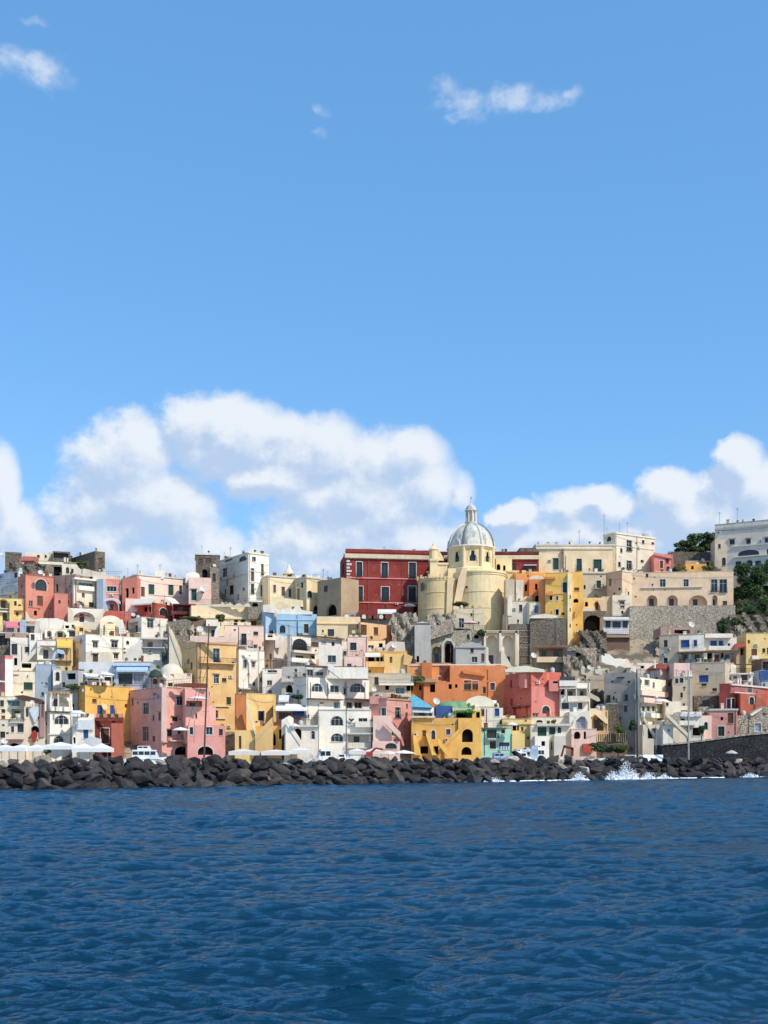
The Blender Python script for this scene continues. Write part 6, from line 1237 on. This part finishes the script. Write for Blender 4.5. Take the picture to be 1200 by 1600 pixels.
h.blk((716, 752), (1122, 1185), 'gold', 'K722,1139,739,1160;K721,1167,737,1180;r712,1174,714,1177', d=.5, dp=6, rot=0)
for a, b, c, d in ((645, 1149, 645, 654), (665, 1146, 672, 678)): h.poly([(a, b), (a+6, b), (d+4, 1180), (c+3, 1180)], 'gold', 1.2, 1.0, 'buttress')
h.poly([(690, 1166), (728, 1127), (732, 1130), (694, 1169)], 'ochre', 1.0, .5, 'stair_parapet'); h.poly([(694, 1185), (694, 1167), (716, 1145), (716, 1185)], 'gold', .6, .55, 'stair_wall'); h.stairs(684, 1160, 698, 1178, 'gold', .9, .9, drop=1.0)
h.blk((645, 678), (1105, 1124), 'cream', 'l647,1108,676,1118', d=-1, base=0, dp=4); h.strip(643, 680, 1119, .3, .6, wallmat('cream')); h.awn(644, 676, 1106, 1111, 1.2, (238, 238, 234), B=h.blocks[-1]); h.blk((681, 707), (1103, 1126), 'deepblue', 'c693,1114,699,1122', d=-1.2, base=0, dp=4); h.blk((707, 737), (1106, 1126), 'sand', 'k713,1110,730,1122;l730,1108,738,1125', d=-1, base=0, dp=4); h.blk((738, 752), (1110, 1130), 'gold', 'k744,1112,750,1122', d=0, base=0)
h.poly([(642, 1104), (642, 1088), (648, 1086), (660, 1094), (672, 1102), (676, 1106)], None, .5, 2.5, 'turquoise_canopy', simple('canvas_turquoise', (120, 196, 216), .7)); h.rail(643, 1119, 680, 1119, .3, .8)
h = H('green_dome_terrace', 'green domed canopies with leafy trim on a terrace above the golden quay house', 'white2', (682, 742), (1102, 1125), 'k712,1112,728,1120', D=222, rot=0, cat='pavilion', dp=4)
for (x, w) in ((702, 20), (718, 15)):
    mb = MB(); c = P3(x, 1104, 222); r = w*222/1800; mb.lathe(c, [(r, -.4), (r*.95, .2), (r*.8, .6), (r*.5, .95), (.02, 1.1)], 20); mb.build('canopy', simple('canvas_green_pale', (120, 158, 112), .8), h.root, True)
h.dish(681, 1097, .7); h.poly([(706, 1112), (712, 1106), (722, 1109), (742, 1101), (742, 1107), (725, 1113), (712, 1114)], None, 1.5, 1.0, 'climber', simple('leaf_bright', (70, 120, 56), .8))
h = H('white_dome_house', 'white house with shallow dome and two arched windows right of the green canopies', 'white', (729, 786), (1106, 1145), 'K750,1094,760,1104;K763,1096,770,1104;b773,1107,780,1119*;n751,1107,757,1119;K781,1125,786,1132', D=221, rot=0, top='flat', dp=6)
h.blk((730, 776), (1094, 1112), 'white', 'N750,1094,760,1105;N763,1096,770,1104', d=-2.5, base=0, dp=4); h.poly([(726, 1098), (734, 1091), (746, 1087), (758, 1088), (768, 1093), (774, 1100), (776, 1104), (726, 1104)], 'cream', -2.3, 3.5, 'dome')
h = H('lemon_house', 'lemon yellow house tucked between the mint house and crimson house', 'lemon', (785, 831), (1123, 1170), 'k801,1134,807,1142;k808,1134,811,1142;r814,1136,818,1142;k820,1124,823,1128;r813,1146,817,1154', D=220, rot=0, top='cap')
h.strip(786, 830, 1131, .2, .2, wallmat('tan')); h.blk((785, 805), (1118, 1130), 'cream', 'r790,1116,796,1120', d=-2, base=0); h.blk((800, 820), (1146, 1175), 'lemon', '', d=1.2, dp=3)
h = H('mint_house', 'mint green quay house with dark balcony doors and iron railing', 'mint', (744, 752, 800), (1137, 1185), 'n761,1137,776,1153;n783,1138,789,1146*;n765,1158,775,1170*;n780,1160,796,1171;n754,1140,757,1143', t=5, D=218, top='cap', dp=7)
h.bal(760, 778, 1154, .9); h.strip(750, 790, 1137, .25, .4, simple('iron_green', (60, 84, 76), .6)); h.pipe(757, 1140, 1180)
for x in (782, 786, 790, 794): h.poly([(x, 1172), (x, 1166), (x+2.6, 1166), (x+2.6, 1172)], 'paleblue', .5, .3, 'shutter')
h = H('house', 'cream quay house with green arched shop doors right of the lemon house', 'cream', (829, 893), (1132, 1185), 'g840,1136,854,1150;g858,1136,868,1148*;G871,1136,877,1150*;K861,1158,866,1172;n848,1152,856,1160', D=218, rot=0, top='cap')
h.strip(838, 892, 1131, .4, .8); h.blk((836, 858), (1150, 1185), 'white', 'k846,1158,852,1166', d=1.5, dp=3); h.blk((866, 884), (1150, 1185), 'white2', '', d=2, dp=3, top='vault')
# rear fillers seen only as slivers between the rows
h = H('house', 'plain cream row behind the tall yellow house', 'cream', (296, 420), (1010, 1060), '', D=250, rot=.1, dp=5)
h = H('house', 'plain sand coloured row house wedged behind the white complex', 'sand', (440, 640), (1030, 1080), '', D=246, rot=0, dp=5)
for q in HS: q.build()
# ------------------------------------------------------------------ trees and plants
LP = leafmat('leaves_pine', (66, 82, 44), (40, 56, 32)); LI = leafmat('leaves_ivy', (52, 74, 40), (34, 52, 30)); LS = leafmat('leaves_shrub', (78, 88, 50), (50, 62, 36))
def tree(x, y, D, w, hgt, label, mat=LP, seed=0, name='pine_tree', group='pine trees above the garden wall'):
    r = random.Random(seed); base = P3(x, y, D); root = empty(name, base); tag(root, label, 'tree', group)
    t = MB(); top = base + Vector((r.uniform(-.4, .4), 0, hgt*.6)); t.tube(base - Vector((0, 0, 1.5)), base.lerp(top, .5), .3, .22, 8); t.tube(base.lerp(top, .5), top, .22, .1, 8)
    for i in range(5): a = r.uniform(0, 6.28); p0 = base.lerp(top, r.uniform(.4, .9)); t.tube(p0, p0 + Vector((math.cos(a)*w*.6, math.sin(a)*w*.6, hgt*.28)), .1, .04, 5)
    t.build('trunk', simple('bark', (92, 74, 58), .9), root)
    c = MB()
    for i in range(11): a = r.uniform(0, 6.28); rr = w*r.uniform(.15, .85); leaves(c, (base.x + rr*math.cos(a), base.y + rr*math.sin(a), base.z + hgt*r.uniform(.0, 1.0)), w*.38, w*.38, hgt*.16, 150, .26, r)
    c.build('crown', mat, root)
for i, (x, y, w, hg, lb) in enumerate(((1068, 866, 2.4, 3.8, 'leftmost low pine sloping down beyond the dark garden wall'), (1080, 862, 2.6, 4.6, 'spiky topped pine second from left above the garden wall'), (1092, 862, 2.8, 4.6, 'broad middle pine above the dark garden wall'),
     (1104, 860, 2.8, 4.4, 'rounded pine standing left of the pine that touches the villa'), (1115, 860, 2.6, 4.4, 'dark pine touching the shaded white villa'))):
    tree(x, y, 309 + i*.8, w, hg, lb, seed=40+i)
def bush(x, y, D, rx, rz, label, cat='shrub', mat=LS, n=900, seed=0, name='shrub', group=None, s=.25):
    r = random.Random(seed); c = P3(x, y, D); root = empty(name, c - Vector((0, 0, rz))); tag(root, label, cat, group)
    st = MB(); st.tube(c - Vector((0, 0, rz+1)), c + Vector((0, 0, rz*.2)), .12, .06); st.build('stem', simple('bark', (92, 74, 58), .9), root)
    m = MB()
    for i in range(8): a = r.uniform(0, 6.28); q = r.uniform(0, .7); leaves(m, (c.x + rx*q*math.cos(a), c.y + .6*rx*q*math.sin(a), c.z + rz*r.uniform(-.6, .6)), rx*.45, rx*.4, rz*.45, n//8, s, r)
    m.build('foliage', mat, root)
bush(1172, 915, 291, 4.8, 4.2, 'dense dark ivy mass covering the wall below the villa', 'ivy', LI, 3600, 1, 'ivy', s=.3)
bush(1158, 898, 290, 2.8, 3.2, 'ivy column beside the peach house corner', 'ivy', LI, 1800, 2, 'ivy')
bush(1190, 893, 290, 3.8, 3.0, 'green creeper hanging at the right edge under the villa', 'ivy', LI, 2000, 3, 'ivy')
bush(1158, 950, 281, 2.2, 2.2, 'round bush at the right end of the cliff wall', seed=4, n=1200); bush(1176, 958, 279, 3.2, 2.6, 'dark bush in the gully under the ivy', seed=5, n=1800, mat=LI); bush(1196, 952, 279, 3.2, 3.2, 'brownish bush at the right edge below the ivy', seed=6, n=1800)
bush(1150, 972, 272, 1.8, 1.2, 'low bush above the yellow house annex', seed=7); bush(1130, 979, 271, 1.6, 2.0, 'bush growing in the round hole of the cliff wall', seed=8, mat=LI)
bush(1112, 889, 293, 3.0, 1.0, 'trimmed shrub strip on the roof of the peach house', seed=9); bush(1060, 888, 293, 2.0, .8, 'small shrub on the peach house roof beside the salmon house', seed=10)
bush(128, 883, 289, 1.6, 1.2, 'weedy bush growing on the wall of the dark stone house', seed=11); bush(716, 985, 268, 1.6, .6, 'creeper on the ledge of the ruin below the church', seed=12); bush(752, 988, 261, 1.2, .8, 'creeper hanging left of the tall arches', seed=13, mat=LI)
bush(720, 944, 272, 2.2, .5, 'dry shrubs on the ledge at the foot of the main apse', seed=14); bush(966, 1138, 217, 1.4, 1.0, 'green bush behind the plank fence', seed=15, s=.18); bush(990, 1133, 217, 1.0, 1.2, 'dark bush at the foot of the grey gable house', seed=16, mat=LI, s=.18)
bush(940, 1168, 214, 2.4, .9, 'long green hedge under the plank fence, left half', 'hedge', LI, 1600, 17, 'hedge', s=.16); bush(966, 1171, 214, 2.4, 1.0, 'long green hedge under the plank fence, right half', 'hedge', LS, 1600, 18, 'hedge', s=.16)
bush(73, 1173, 211, 1.1, .5, 'clipped green hedge box between the white awnings', 'hedge', leafmat('leaves_hedge', (84, 130, 60), (60, 100, 44)), 700, 19, 'hedge', s=.13); bush(649, 1060, 231, 2.4, .4, 'green creeper over the beige glazed house', seed=20); bush(1096, 1142, 215, .8, 1.0, 'potted tree in the dark doorway above the sea wall', seed=21, s=.15, mat=LI)
bush(728, 1112, 218.5, 2.8, .5, 'leafy green creeper along the terrace under the green canopies', 'creeper', leafmat('leaves_bright', (70, 130, 60), (44, 90, 44)), 1300, 22, 'creeper', s=.16)
bush(1060, 1020, 252, 1.0, .8, 'small dark bush left of the blue shuttered house', seed=23, mat=LI); bush(1040, 1168, 213, 1.6, .5, 'dry grass clump at the foot of the cream boat store', seed=24, s=.14); bush(345, 965, 258, 1.2, .8, 'potted green plants on the roof under the yellow terrace wall', seed=25); bush(300, 966, 256, 2.2, .5, 'green creeper between the coral terrace house and cottage', seed=26)
bush(466, 1090, 221, 1.4, .5, 'potted bushes on the bar terrace', seed=27, mat=LI); bush(112, 1074, 224, 1.2, .6, 'olive green plant on the shaded terrace', seed=28)

# rough rock faces between the houses
def crag(x0, x1, y0, y1, D, label, key='stone', seed=0, th=4.0):
    r = np.random.RandomState(seed); nx, nz = 14, 14; V = []; F = []
    for j in range(nz+1):
        for i in range(nx+1):
            u, v = i/nx, j/nz; px = x0 + (x1-x0)*u + r.uniform(-1.6, 1.6); py = y1 + (y0-y1)*v + (r.uniform(-2.5, 2.5) if 0 < v else 0)
            d = D + 3.0*v + .9*math.sin(px*.33+seed) * math.cos(py*.21+seed) + r.uniform(-.35, .35); V.append(P3(px, py, d))
    for j in range(nz):
        for i in range(nx): a = j*(nx+1)+i; F.append((a, a+1, a+nx+2, a+nx+1))
    n = len(V); k = nx+1
    for i in range(k): V.append(Vector(V[nz*k+i]) + Vector((0, th, -.5)))
    for i in range(nx): F.append((nz*k+i, nz*k+i+1, n+i+1, n+i))
    o = mesh_obj('rock_face', V, F, wallmat(key), None, False); tag(o, label, 'rock face')
crag(612, 652, 958, 1040, 259, 'rugged brown rock face left of the grey plaster tower', 'palestone', 1); crag(668, 712, 960, 1000, 266, 'rock ledge climbing to the foot of the side apse', 'palestone', 2); crag(905, 948, 985, 1032, 262, 'dark cliff under the cave mouth', 'darkstone', 3)
crag(925, 960, 1080, 1150, 230, 'shaded rock slope left of the grey gable house', 'darkstone', 4); crag(1140, 1215, 962, 1000, 274, 'stony slope under the ivy at the right edge', 'darkstone', 5); crag(1148, 1176, 978, 1010, 262, 'stone ledge above the tan annex', 'stone', 6); crag(880, 930, 1025, 1075, 243, 'grey rock between tan terrace house and white balcony house', 'stone', 7)
crag(690, 760, 984, 1008, 264, 'broken rock crown of the ruin under the church', 'stone', 8, 2.0); crag(980, 1010, 1130, 1172, 222, 'brown stone ramp beside the tall dark mast', 'darkstone', 9); crag(255, 300, 985, 1060, 252, 'stony bank behind the long stairway', 'stone', 10); crag(20, 60, 880, 905, 292, 'rubble bank behind the coral house', 'darkstone', 11)
crag(1025, 1056, 990, 1050, 268, 'rock slope under the stone buttress', 'palestone', 12)

# ------------------------------------------------------------------ parasols and awnings
def parasol_proto(rgb, r=1.6, name='parasol'):
    root = empty(name, (0, 0, 0)); 
    p = MB(); p.tube((0, 0, 0), (0, 0, 2.5), .035); p.lathe((0, 0, 0), [(.02, .08), (.25, .06), (.25, 0)], 10); p.build('pole', simple('pole_wood', (150, 120, 90), .6), root)
    c = MB(); c.lathe((0, 0, 0), [(r, 2.0), (r*.98, 2.12), (r*.5, 2.42), (.04, 2.62)], 8); c.lathe((0, 0, 0), [(r*.97, 2.0), (r*.5, 2.38), (.04, 2.58)], 8); c.build('canopy', simple('cloth_%d_%d_%d' % rgb, rgb, .8, var=.1), root)
    return root
PW = None
def parasol(x, y, D, label, rgb=(232, 230, 226), r=1.6, cache={}):
    """y is the row of the canopy tip"""
    base = P3(x, y, D) - Vector((0, 0, 2.62)); k = (rgb, r)
    if k not in cache: o = parasol_proto(rgb, r); cache[k] = o; o.location = base
    else: o = copy_tree(cache[k], base)
    tag(o, label, 'parasol', 'parasols on terraces and along the quay')
for a in ((282, 1136, 213.5, 'white parasol on the lower balcony of the big pink house'), (309, 1087, 215.6, 'white parasol on the upper balcony of the big pink house', (228, 220, 214), 1.9), (734, 970, 267, 'pale pink parasol on the terrace under the church', (226, 190, 186), 2.0),
          (121, 1110, 214.5, 'white parasol above the small white quay house'), (122, 961, 279.5, 'red brown parasol on the white terrace below the cream house', (170, 70, 60)), (134, 960, 280, 'pinkish parasol at right on the white terrace below the cream house', (210, 130, 120)),
          (144, 1053, 223, 'white parasol at left over the loggia terrace', (236, 236, 234)), (166, 1050, 223, 'white parasol at right over the loggia terrace', (236, 236, 234)), (640, 943, 281, 'small white parasol at the top of the rocks by the red palazzo'), (527, 950, 281, 'tall closed looking white parasol left of the red palazzo', (222, 218, 214), .6),
          (90, 1081, 223, 'dark parasol behind the pergola house', (70, 56, 52)), (1143, 1172, 203, 'grey white parasol folded by the sea wall', (190, 186, 180), 1.1), (631, 1172, 209, 'cream parasol on the quay before the pink quay house', (236, 230, 222), 2.0), (607, 1173, 209, 'cream parasol on the quay left of the arched doorway', (228, 214, 200), 1.8),
          (460, 1130, 214.8, 'small parasol beside the outside stair of the low white house', (220, 216, 208), 1.0), (1035, 1092, 219, 'white parasol by the barred loggias of the cream four storey house'), (800, 1128, 216.5, 'white parasol over the mint house terrace', (226, 226, 222), 1.1)):
    parasol(*a)
def tent(x0, x1, ytop, yeave, D, dep, label, rgb=(234, 230, 224), name='market_awning'):
    """long hipped canvas on posts"""
    A, B = P3(x0, yeave, D), P3(x1, yeave, D); zt = PZ(ytop, D); root = empty(name, ((A.x+B.x)/2, D, 1.3)); tag(root, label, 'awning', 'canvas awnings along the quay')
    m = MB(); n = max(1, round((B.x-A.x)/3.6))
    for i in range(n):
        a = A.x + (B.x-A.x)*i/n; b = A.x + (B.x-A.x)*(i+1)/n; z = A.z; c = Vector(((a+b)/2, D + dep/2, zt))
        q = [Vector((a, D, z)), Vector((b, D, z)), Vector((b, D+dep, z)), Vector((a, D+dep, z))]
        for k in range(4): m.poly([q[k], q[(k+1) % 4], c])
        for k in range(4): p, s2 = q[k], q[(k+1) % 4]; m.poly([p, s2, s2 - Vector((0, 0, .7)), p - Vector((0, 0, .7))])
        for k in range(4):
            pm = MB(); cc = Vector(((a+b)/2, D+dep/2, 0)); w_ = Vector((q[k].x, q[k].y, 0)).lerp(cc, .03); pm.tube((w_.x, w_.y, z - .2), (w_.x, w_.y, 1.45), .04); pm.build('pole', simple('pole_wood', (150, 120, 90), .6), root)
    m.build('canvas', simple('cloth_%d_%d_%d' % rgb, rgb, .8, var=.1), root)
tent(-12, 40, 1163, 1168, 206.5, 5, 'long white canvas awning at the left corner of the quay'); tent(40, 66, 1163, 1168, 207, 4, 'shorter white canvas awning left of the clipped hedge'); tent(66, 112, 1159, 1165, 207.5, 5, 'white canvas awning below the arched pergola house'); tent(112, 168, 1161, 1169, 206.5, 5, 'wide white canvas awning below the small white quay house')
tent(357, 402, 1170, 1174, 207, 4, 'cream canvas awning before the yellow stair house', (226, 214, 200)); tent(408, 452, 1171, 1174, 207, 4, 'cream canvas awning between yellow stair house and fishing boat', (232, 222, 210)); tent(452, 486, 1168, 1172, 208, 4, 'off white canvas awning left of the fishing boat', (232, 226, 216)); tent(545, 596, 1169, 1173, 208, 4, 'cream canvas awning below the big white apartment house', (230, 220, 208))

# ------------------------------------------------------------------ boats in the harbour
def hull_pts(L, B, z0, zdeck, sheer=.5, n=12):
    rings = []
    for i in range(n+1):
        t = i/n; w = B/2*min(1, (1.02 - t)**.55 * 1.15) if t > .45 else B/2*(.88 + .12*t/.45); z = zdeck + sheer*t*t
        rings.append((L*(t-.5), max(.03, w), z))
    return rings
def hull(mb, L, B, draft, free, sheer=.5):
    R = hull_pts(L, B, -draft, free, sheer); k = len(mb.v); n = len(R)
    for (x, w, z) in R: mb.v += [Vector((x, -w, z)), Vector((x, -w*.72, -draft*.3)), Vector((x, 0, -draft)), Vector((x, w*.72, -draft*.3)), Vector((x, w, z))]
    for i in range(n-1):
        for j in range(4): a = k + i*5 + j; mb.f.append([a, a+1, a+6, a+5])
        a = k + i*5; mb.f.append([a, a+5, a+9, a+4])
    mb.f.append([k+j for j in range(5)])
def place(root, px, D, z, rz): root.location = (PX(px, D), D, z); root.rotation_euler = (0, 0, rz)
def boat(name, label, cat, px, D, L, B, free, rz, hullrgb=(232, 232, 230), cabin=None, stripe=None, cover=None, group='boats moored behind the breakwater'):
    root = empty(name, (0, 0, 0)); tag(root, label, cat, group)
    m = MB(); hull(m, L, B, .5, free); m.build('hull', simple('gel_%d_%d_%d' % hullrgb, hullrgb, .35, var=.06), root)
    if stripe: m = MB(); m.box((-L*.5, -B/2-.02, free*.45), (L*.75, 0, 0), (0, B+.04, 0), (0, 0, .16)); m.build('rubbing_strake', simple('gel_%d_%d_%d' % stripe, stripe, .4), root)
    if cabin:
        for (x0, x1, z0, z1, w, rgb) in cabin:
            c = MB(); c.prism([(x0, -w/2, z0), (x1, -w/2, z0), (x1 - (z1-z0)*.35, -w/2, z1), (x0 + .08, -w/2, z1)], (0, w, 0)); cb = c.build('cabin', simple('gel_%d_%d_%d' % rgb, rgb, .35, var=.06), root)
            g = MB(); n = max(1, int((x1-x0)/.9)); zz = z0 + (z1-z0)*.45
            for i in range(n):
                a = x0 + .15 + (x1-x0-.5)*i/n; b = a + (x1-x0-.5)/n - .12
                for sy in (-1, 1): g.box((a, sy*(w/2+.012) - .012, zz), (b-a, 0, 0), (0, .024, 0), (0, 0, (z1-z0)*.38))
            g.box((x1 - (z1-z0)*.30, -w/2+.15, zz), (.05, 0, 0), (0, w-.3, 0), (0, 0, (z1-z0)*.38)); g.build('cabin_window', glassmat('glass_dark', (46, 50, 56)), cb)
    if cover: c = MB(); c.lathe((0, 0, 0), [(0, 0)], 3); c = MB(); c.prism([(-L*.42, -B*.45, free), (-L*.42, B*.45, free), (-L*.42, 0, free+1.0)], (L*.8, 0, 0)); c.build('tarpaulin', simple('cloth_%d_%d_%d' % cover, cover, .7, var=.12), root)
    r = MB()
    for i in range(6): x = L*(.05 + .07*i); w = B/2*.8*(1 - i*.12); [r.tube((x, s*w, free+.1), (x, s*w, free + .75), .018, n=4) for s in (-1, 1)]
    for s in (-1, 1): r.tube((L*.05, s*B/2*.8, free+.75), (L*.40, s*B/2*.8*.4, free+.75), .018, n=4)
    r.build('pulpit_rail', simple('steel', (180, 184, 188), .3, .8), root)
    place(root, px, D, .0, rz); return root
WH = (232, 232, 230)
b = boat('motor_yacht', 'white motor yacht with two deckhouses moored before the big pink house', 'yacht', 232, 175, 8.2, 2.8, 2.9, .12, cabin=[(-2.4, 1.6, 2.9, 4.3, 2.2, WH), (-1.6, .4, 4.3, 4.9, 1.8, WH)], stripe=(60, 70, 90))
b = boat('fishing_boat', 'white fishing boat with wheelhouse and short radar mast before the white apartment house', 'fishing boat', 504, 176, 5.2, 2.2, 2.6, math.pi+.3, cabin=[(-1.2, 1.0, 2.6, 4.4, 1.6, WH)], stripe=(50, 90, 150))
m = MB(); m.tube((-.3, 0, 4.4), (-.3, 0, 5.9), .05); m.tube((-.8, 0, 5.3), (.3, 0, 5.3), .03); m.lathe((-.3, 0, 5.9), [(.02, .2), (.2, .15), (.2, 0)], 10); m.build('radar_mast', simple('steel', (180, 184, 188), .3, .8), b)
b = boat('small_motorboat', 'small pale motorboat with open stern right of the fishing boat', 'motorboat', 534, 178, 4.0, 1.7, 2.9, .1, (214, 216, 214), cabin=[(-.6, .8, 2.9, 3.7, 1.3, WH)])
m = MB(); [m.tube((x, s*.7, 2.9), (x, s*.7, 4.4), .025, n=4) for x in (-1.2, .2) for s in (-1, 1)]; m.box((-1.4, -.8, 4.4), (1.8, 0, 0), (0, 1.6, 0), (0, 0, .06)); m.build('sun_roof', simple('cloth_210_200_180', (210, 200, 180), .8), b)
boat('small_motorboat', 'blue hulled boat hidden behind the rocks below the mint house', 'motorboat', 778, 184, 5.5, 2.0, 3.0, .15, (92, 122, 150), cabin=[(-.8, 1.2, 3.0, 3.9, 1.5, (170, 190, 206))])
for i, (px, D, L, rz, lb) in enumerate(((812, 186, 4.6, .4, 'white cruiser with tall windshield, leftmost of the cluster by the cream shop house'), (826, 190, 5.2, -.3, 'white cruiser with flybridge in the middle of the cluster by the cream shop house'), (840, 187, 4.4, .9, 'white cruiser seen bow on at right of the cluster by the cream shop house'))):
    b = boat('cabin_cruiser', lb, 'motorboat', px, D, L, 1.9, 2.9, rz, cabin=[(-1.2, 1.2, 2.9, 4.0 + .3*i, 1.5, WH), (-.9, .2, 4.0 + .3*i, 4.5 + .3*i, 1.2, WH)])
    m = MB(); m.tube((-.8, 0, 4), (-1.1, 0, 6.2), .03); m.tube((-1.4, 0, 5.4), (-.5, 0, 5.4), .02); m.build('antenna_mast', simple('steel', (180, 184, 188), .3, .8), b)
boat('covered_boat', 'boat under a bright white tarpaulin beside the tall dark mast', 'boat', 1021, 190, 4.0, 2.2, 2.6, -.2, cover=(236, 236, 238)); boat('covered_boat', 'boat under a grey tarpaulin left of the tall dark mast', 'boat', 990, 192, 3.6, 2.2, 2.6, .1, (150, 150, 150), cover=(168, 166, 162))
boat('rowing_boat', 'cream upturned boat on the quay right of the pink hut', 'boat', 940, 185, 4.6, 1.6, 2.9, .05, (226, 220, 206)); boat('rowing_boat', 'navy boat moored against the foot of the sea wall', 'boat', 1052, 195, 5.5, 1.8, 2.3, .0, (44, 54, 80))
# red gantry, upright masts
def mast(x0, y0, x1, y1, D, rad, label, rgb=(90, 70, 62), stays=(), boom=None, cat='mast', name='sailing_boat'):
    b0 = P3(x1, y1, D); root = empty(name, (b0.x, D, 0)); tag(root, label, cat, 'masts rising behind the breakwater')
    t0 = P3(x0, y0, D); m = MB(); m.tube((b0.x, D, .6), t0, rad, rad*.6, 8); mt = m.build('mast', simple('mast_%d' % rgb[0], rgb, .45), root)
    if name == 'sailing_boat': h = MB(); hull(h, 9, 2.8, .5, 1.1); hh = [Vector((v.x + b0.x, v.y + D, v.z)) for v in h.v]; mesh_obj('hull', hh, h.f, simple('gel_232_232_230', WH, .35, var=.06), root)
    for (ax, ay, bx, by) in stays: s = MB(); s.tube(P3(ax, ay, D), P3(bx, by, D - .5), .035, n=4); s.build('stay', metal(), root)
    for (ay, w) in (boom or ()): s = MB(); q = P3(x0 + (x1-x0)*(ay-y0)/(y1-y0), ay, D); s.tube(q - Vector((w, 0, 0)), q + Vector((w, 0, 0)), .03, n=4); s.build('spreader', metal(), root)
mast(326.5, 975, 318, 1176, 176, .15, 'leaning dark mast of the sailing boat before the big pink house', stays=((326, 1000, 285, 1172), (325, 1040, 306, 1100), (304, 1126, 303, 1160)), boom=((1040, .6), (1112, .5)))
mast(498, 1094, 498, 1176, 178, .07, 'thin mast left of the fishing boat', (140, 130, 124)); mast(541, 1064, 541, 1176, 180, .10, 'thin grey mast on the corner of the white apartment house', (110, 100, 96)); mast(995, 1046, 996, 1183, 182, .16, 'tall thick dark mast before the cream four storey house', (64, 46, 42), stays=((995, 1060, 990, 1170), (996, 1085, 1006, 1150)))
mast(1075.5, 1048, 1076, 1182, 186, .15, 'pale tall mast before the narrow sand coloured house', (176, 168, 152), boom=((1112, .5), (1083, .35)))
def lamp(x, y0, y1, D, label):
    a, b = P3(x, y0, D), P3(x, y1, D); root = empty('street_lamp', (b.x, D, 1.4)); tag(root, label, 'street lamp', 'street lamps on the quay')
    m = MB(); m.tube((b.x, D, 1.4), a, .08, .05); m.build('pole', simple('rail_pale', (160, 158, 150), .6), root); m = MB(); m.lathe(a, [(.05, 0), (.32, .1), (.36, .35), (.2, .6), (.02, .7)], 12); m.build('lamp_head', simple('lamp_white', (226, 226, 220), .4), root, True)
lamp(1025, 1092, 1178, 207, 'tall quay lamp with white head before the cream four storey house'); lamp(913, 1128, 1175, 208, 'low quay lamp between sweeping arch and plank fence') if 0 else None
g = empty('boat_gantry', P3(888, 1178, 208)); tag(g, 'rust red steel gantry frame standing beside the cream shop house', 'gantry')
for pts in ([(876, 1182), (881, 1165), (883, 1165), (879, 1182)], [(881, 1168), (881, 1164), (896, 1168), (896, 1172)], [(892, 1182), (893, 1168), (896, 1169), (896, 1182)]):
    m = MB(); m.prism([P3(a, b, 207.5) for a, b in pts], (0, .5, 0)); m.build('beam', simple('rust_red', (118, 50, 40), .8), g)
g = empty('excavator_arm', P3(590, 1172, 208)); tag(g, 'red lifting arm folded over the quay awning below the white apartment house', 'crane')
m = MB(); m.tube(P3(577, 1178, 207), P3(587, 1169, 207), .22); m.tube(P3(587, 1169, 207), P3(599, 1171, 207), .18); m.build('boom', simple('paint_red', (170, 56, 50), .6), g); m = MB(); m.box(P3(572, 1182, 206.5), (1.2, 0, 0), (0, 1.2, 0), (0, 0, .8)); m.build('base', simple('paint_red', (170, 56, 50), .6), g)
# laundry and deck chairs under the pink house, a few people-sized clutter pieces on the quay
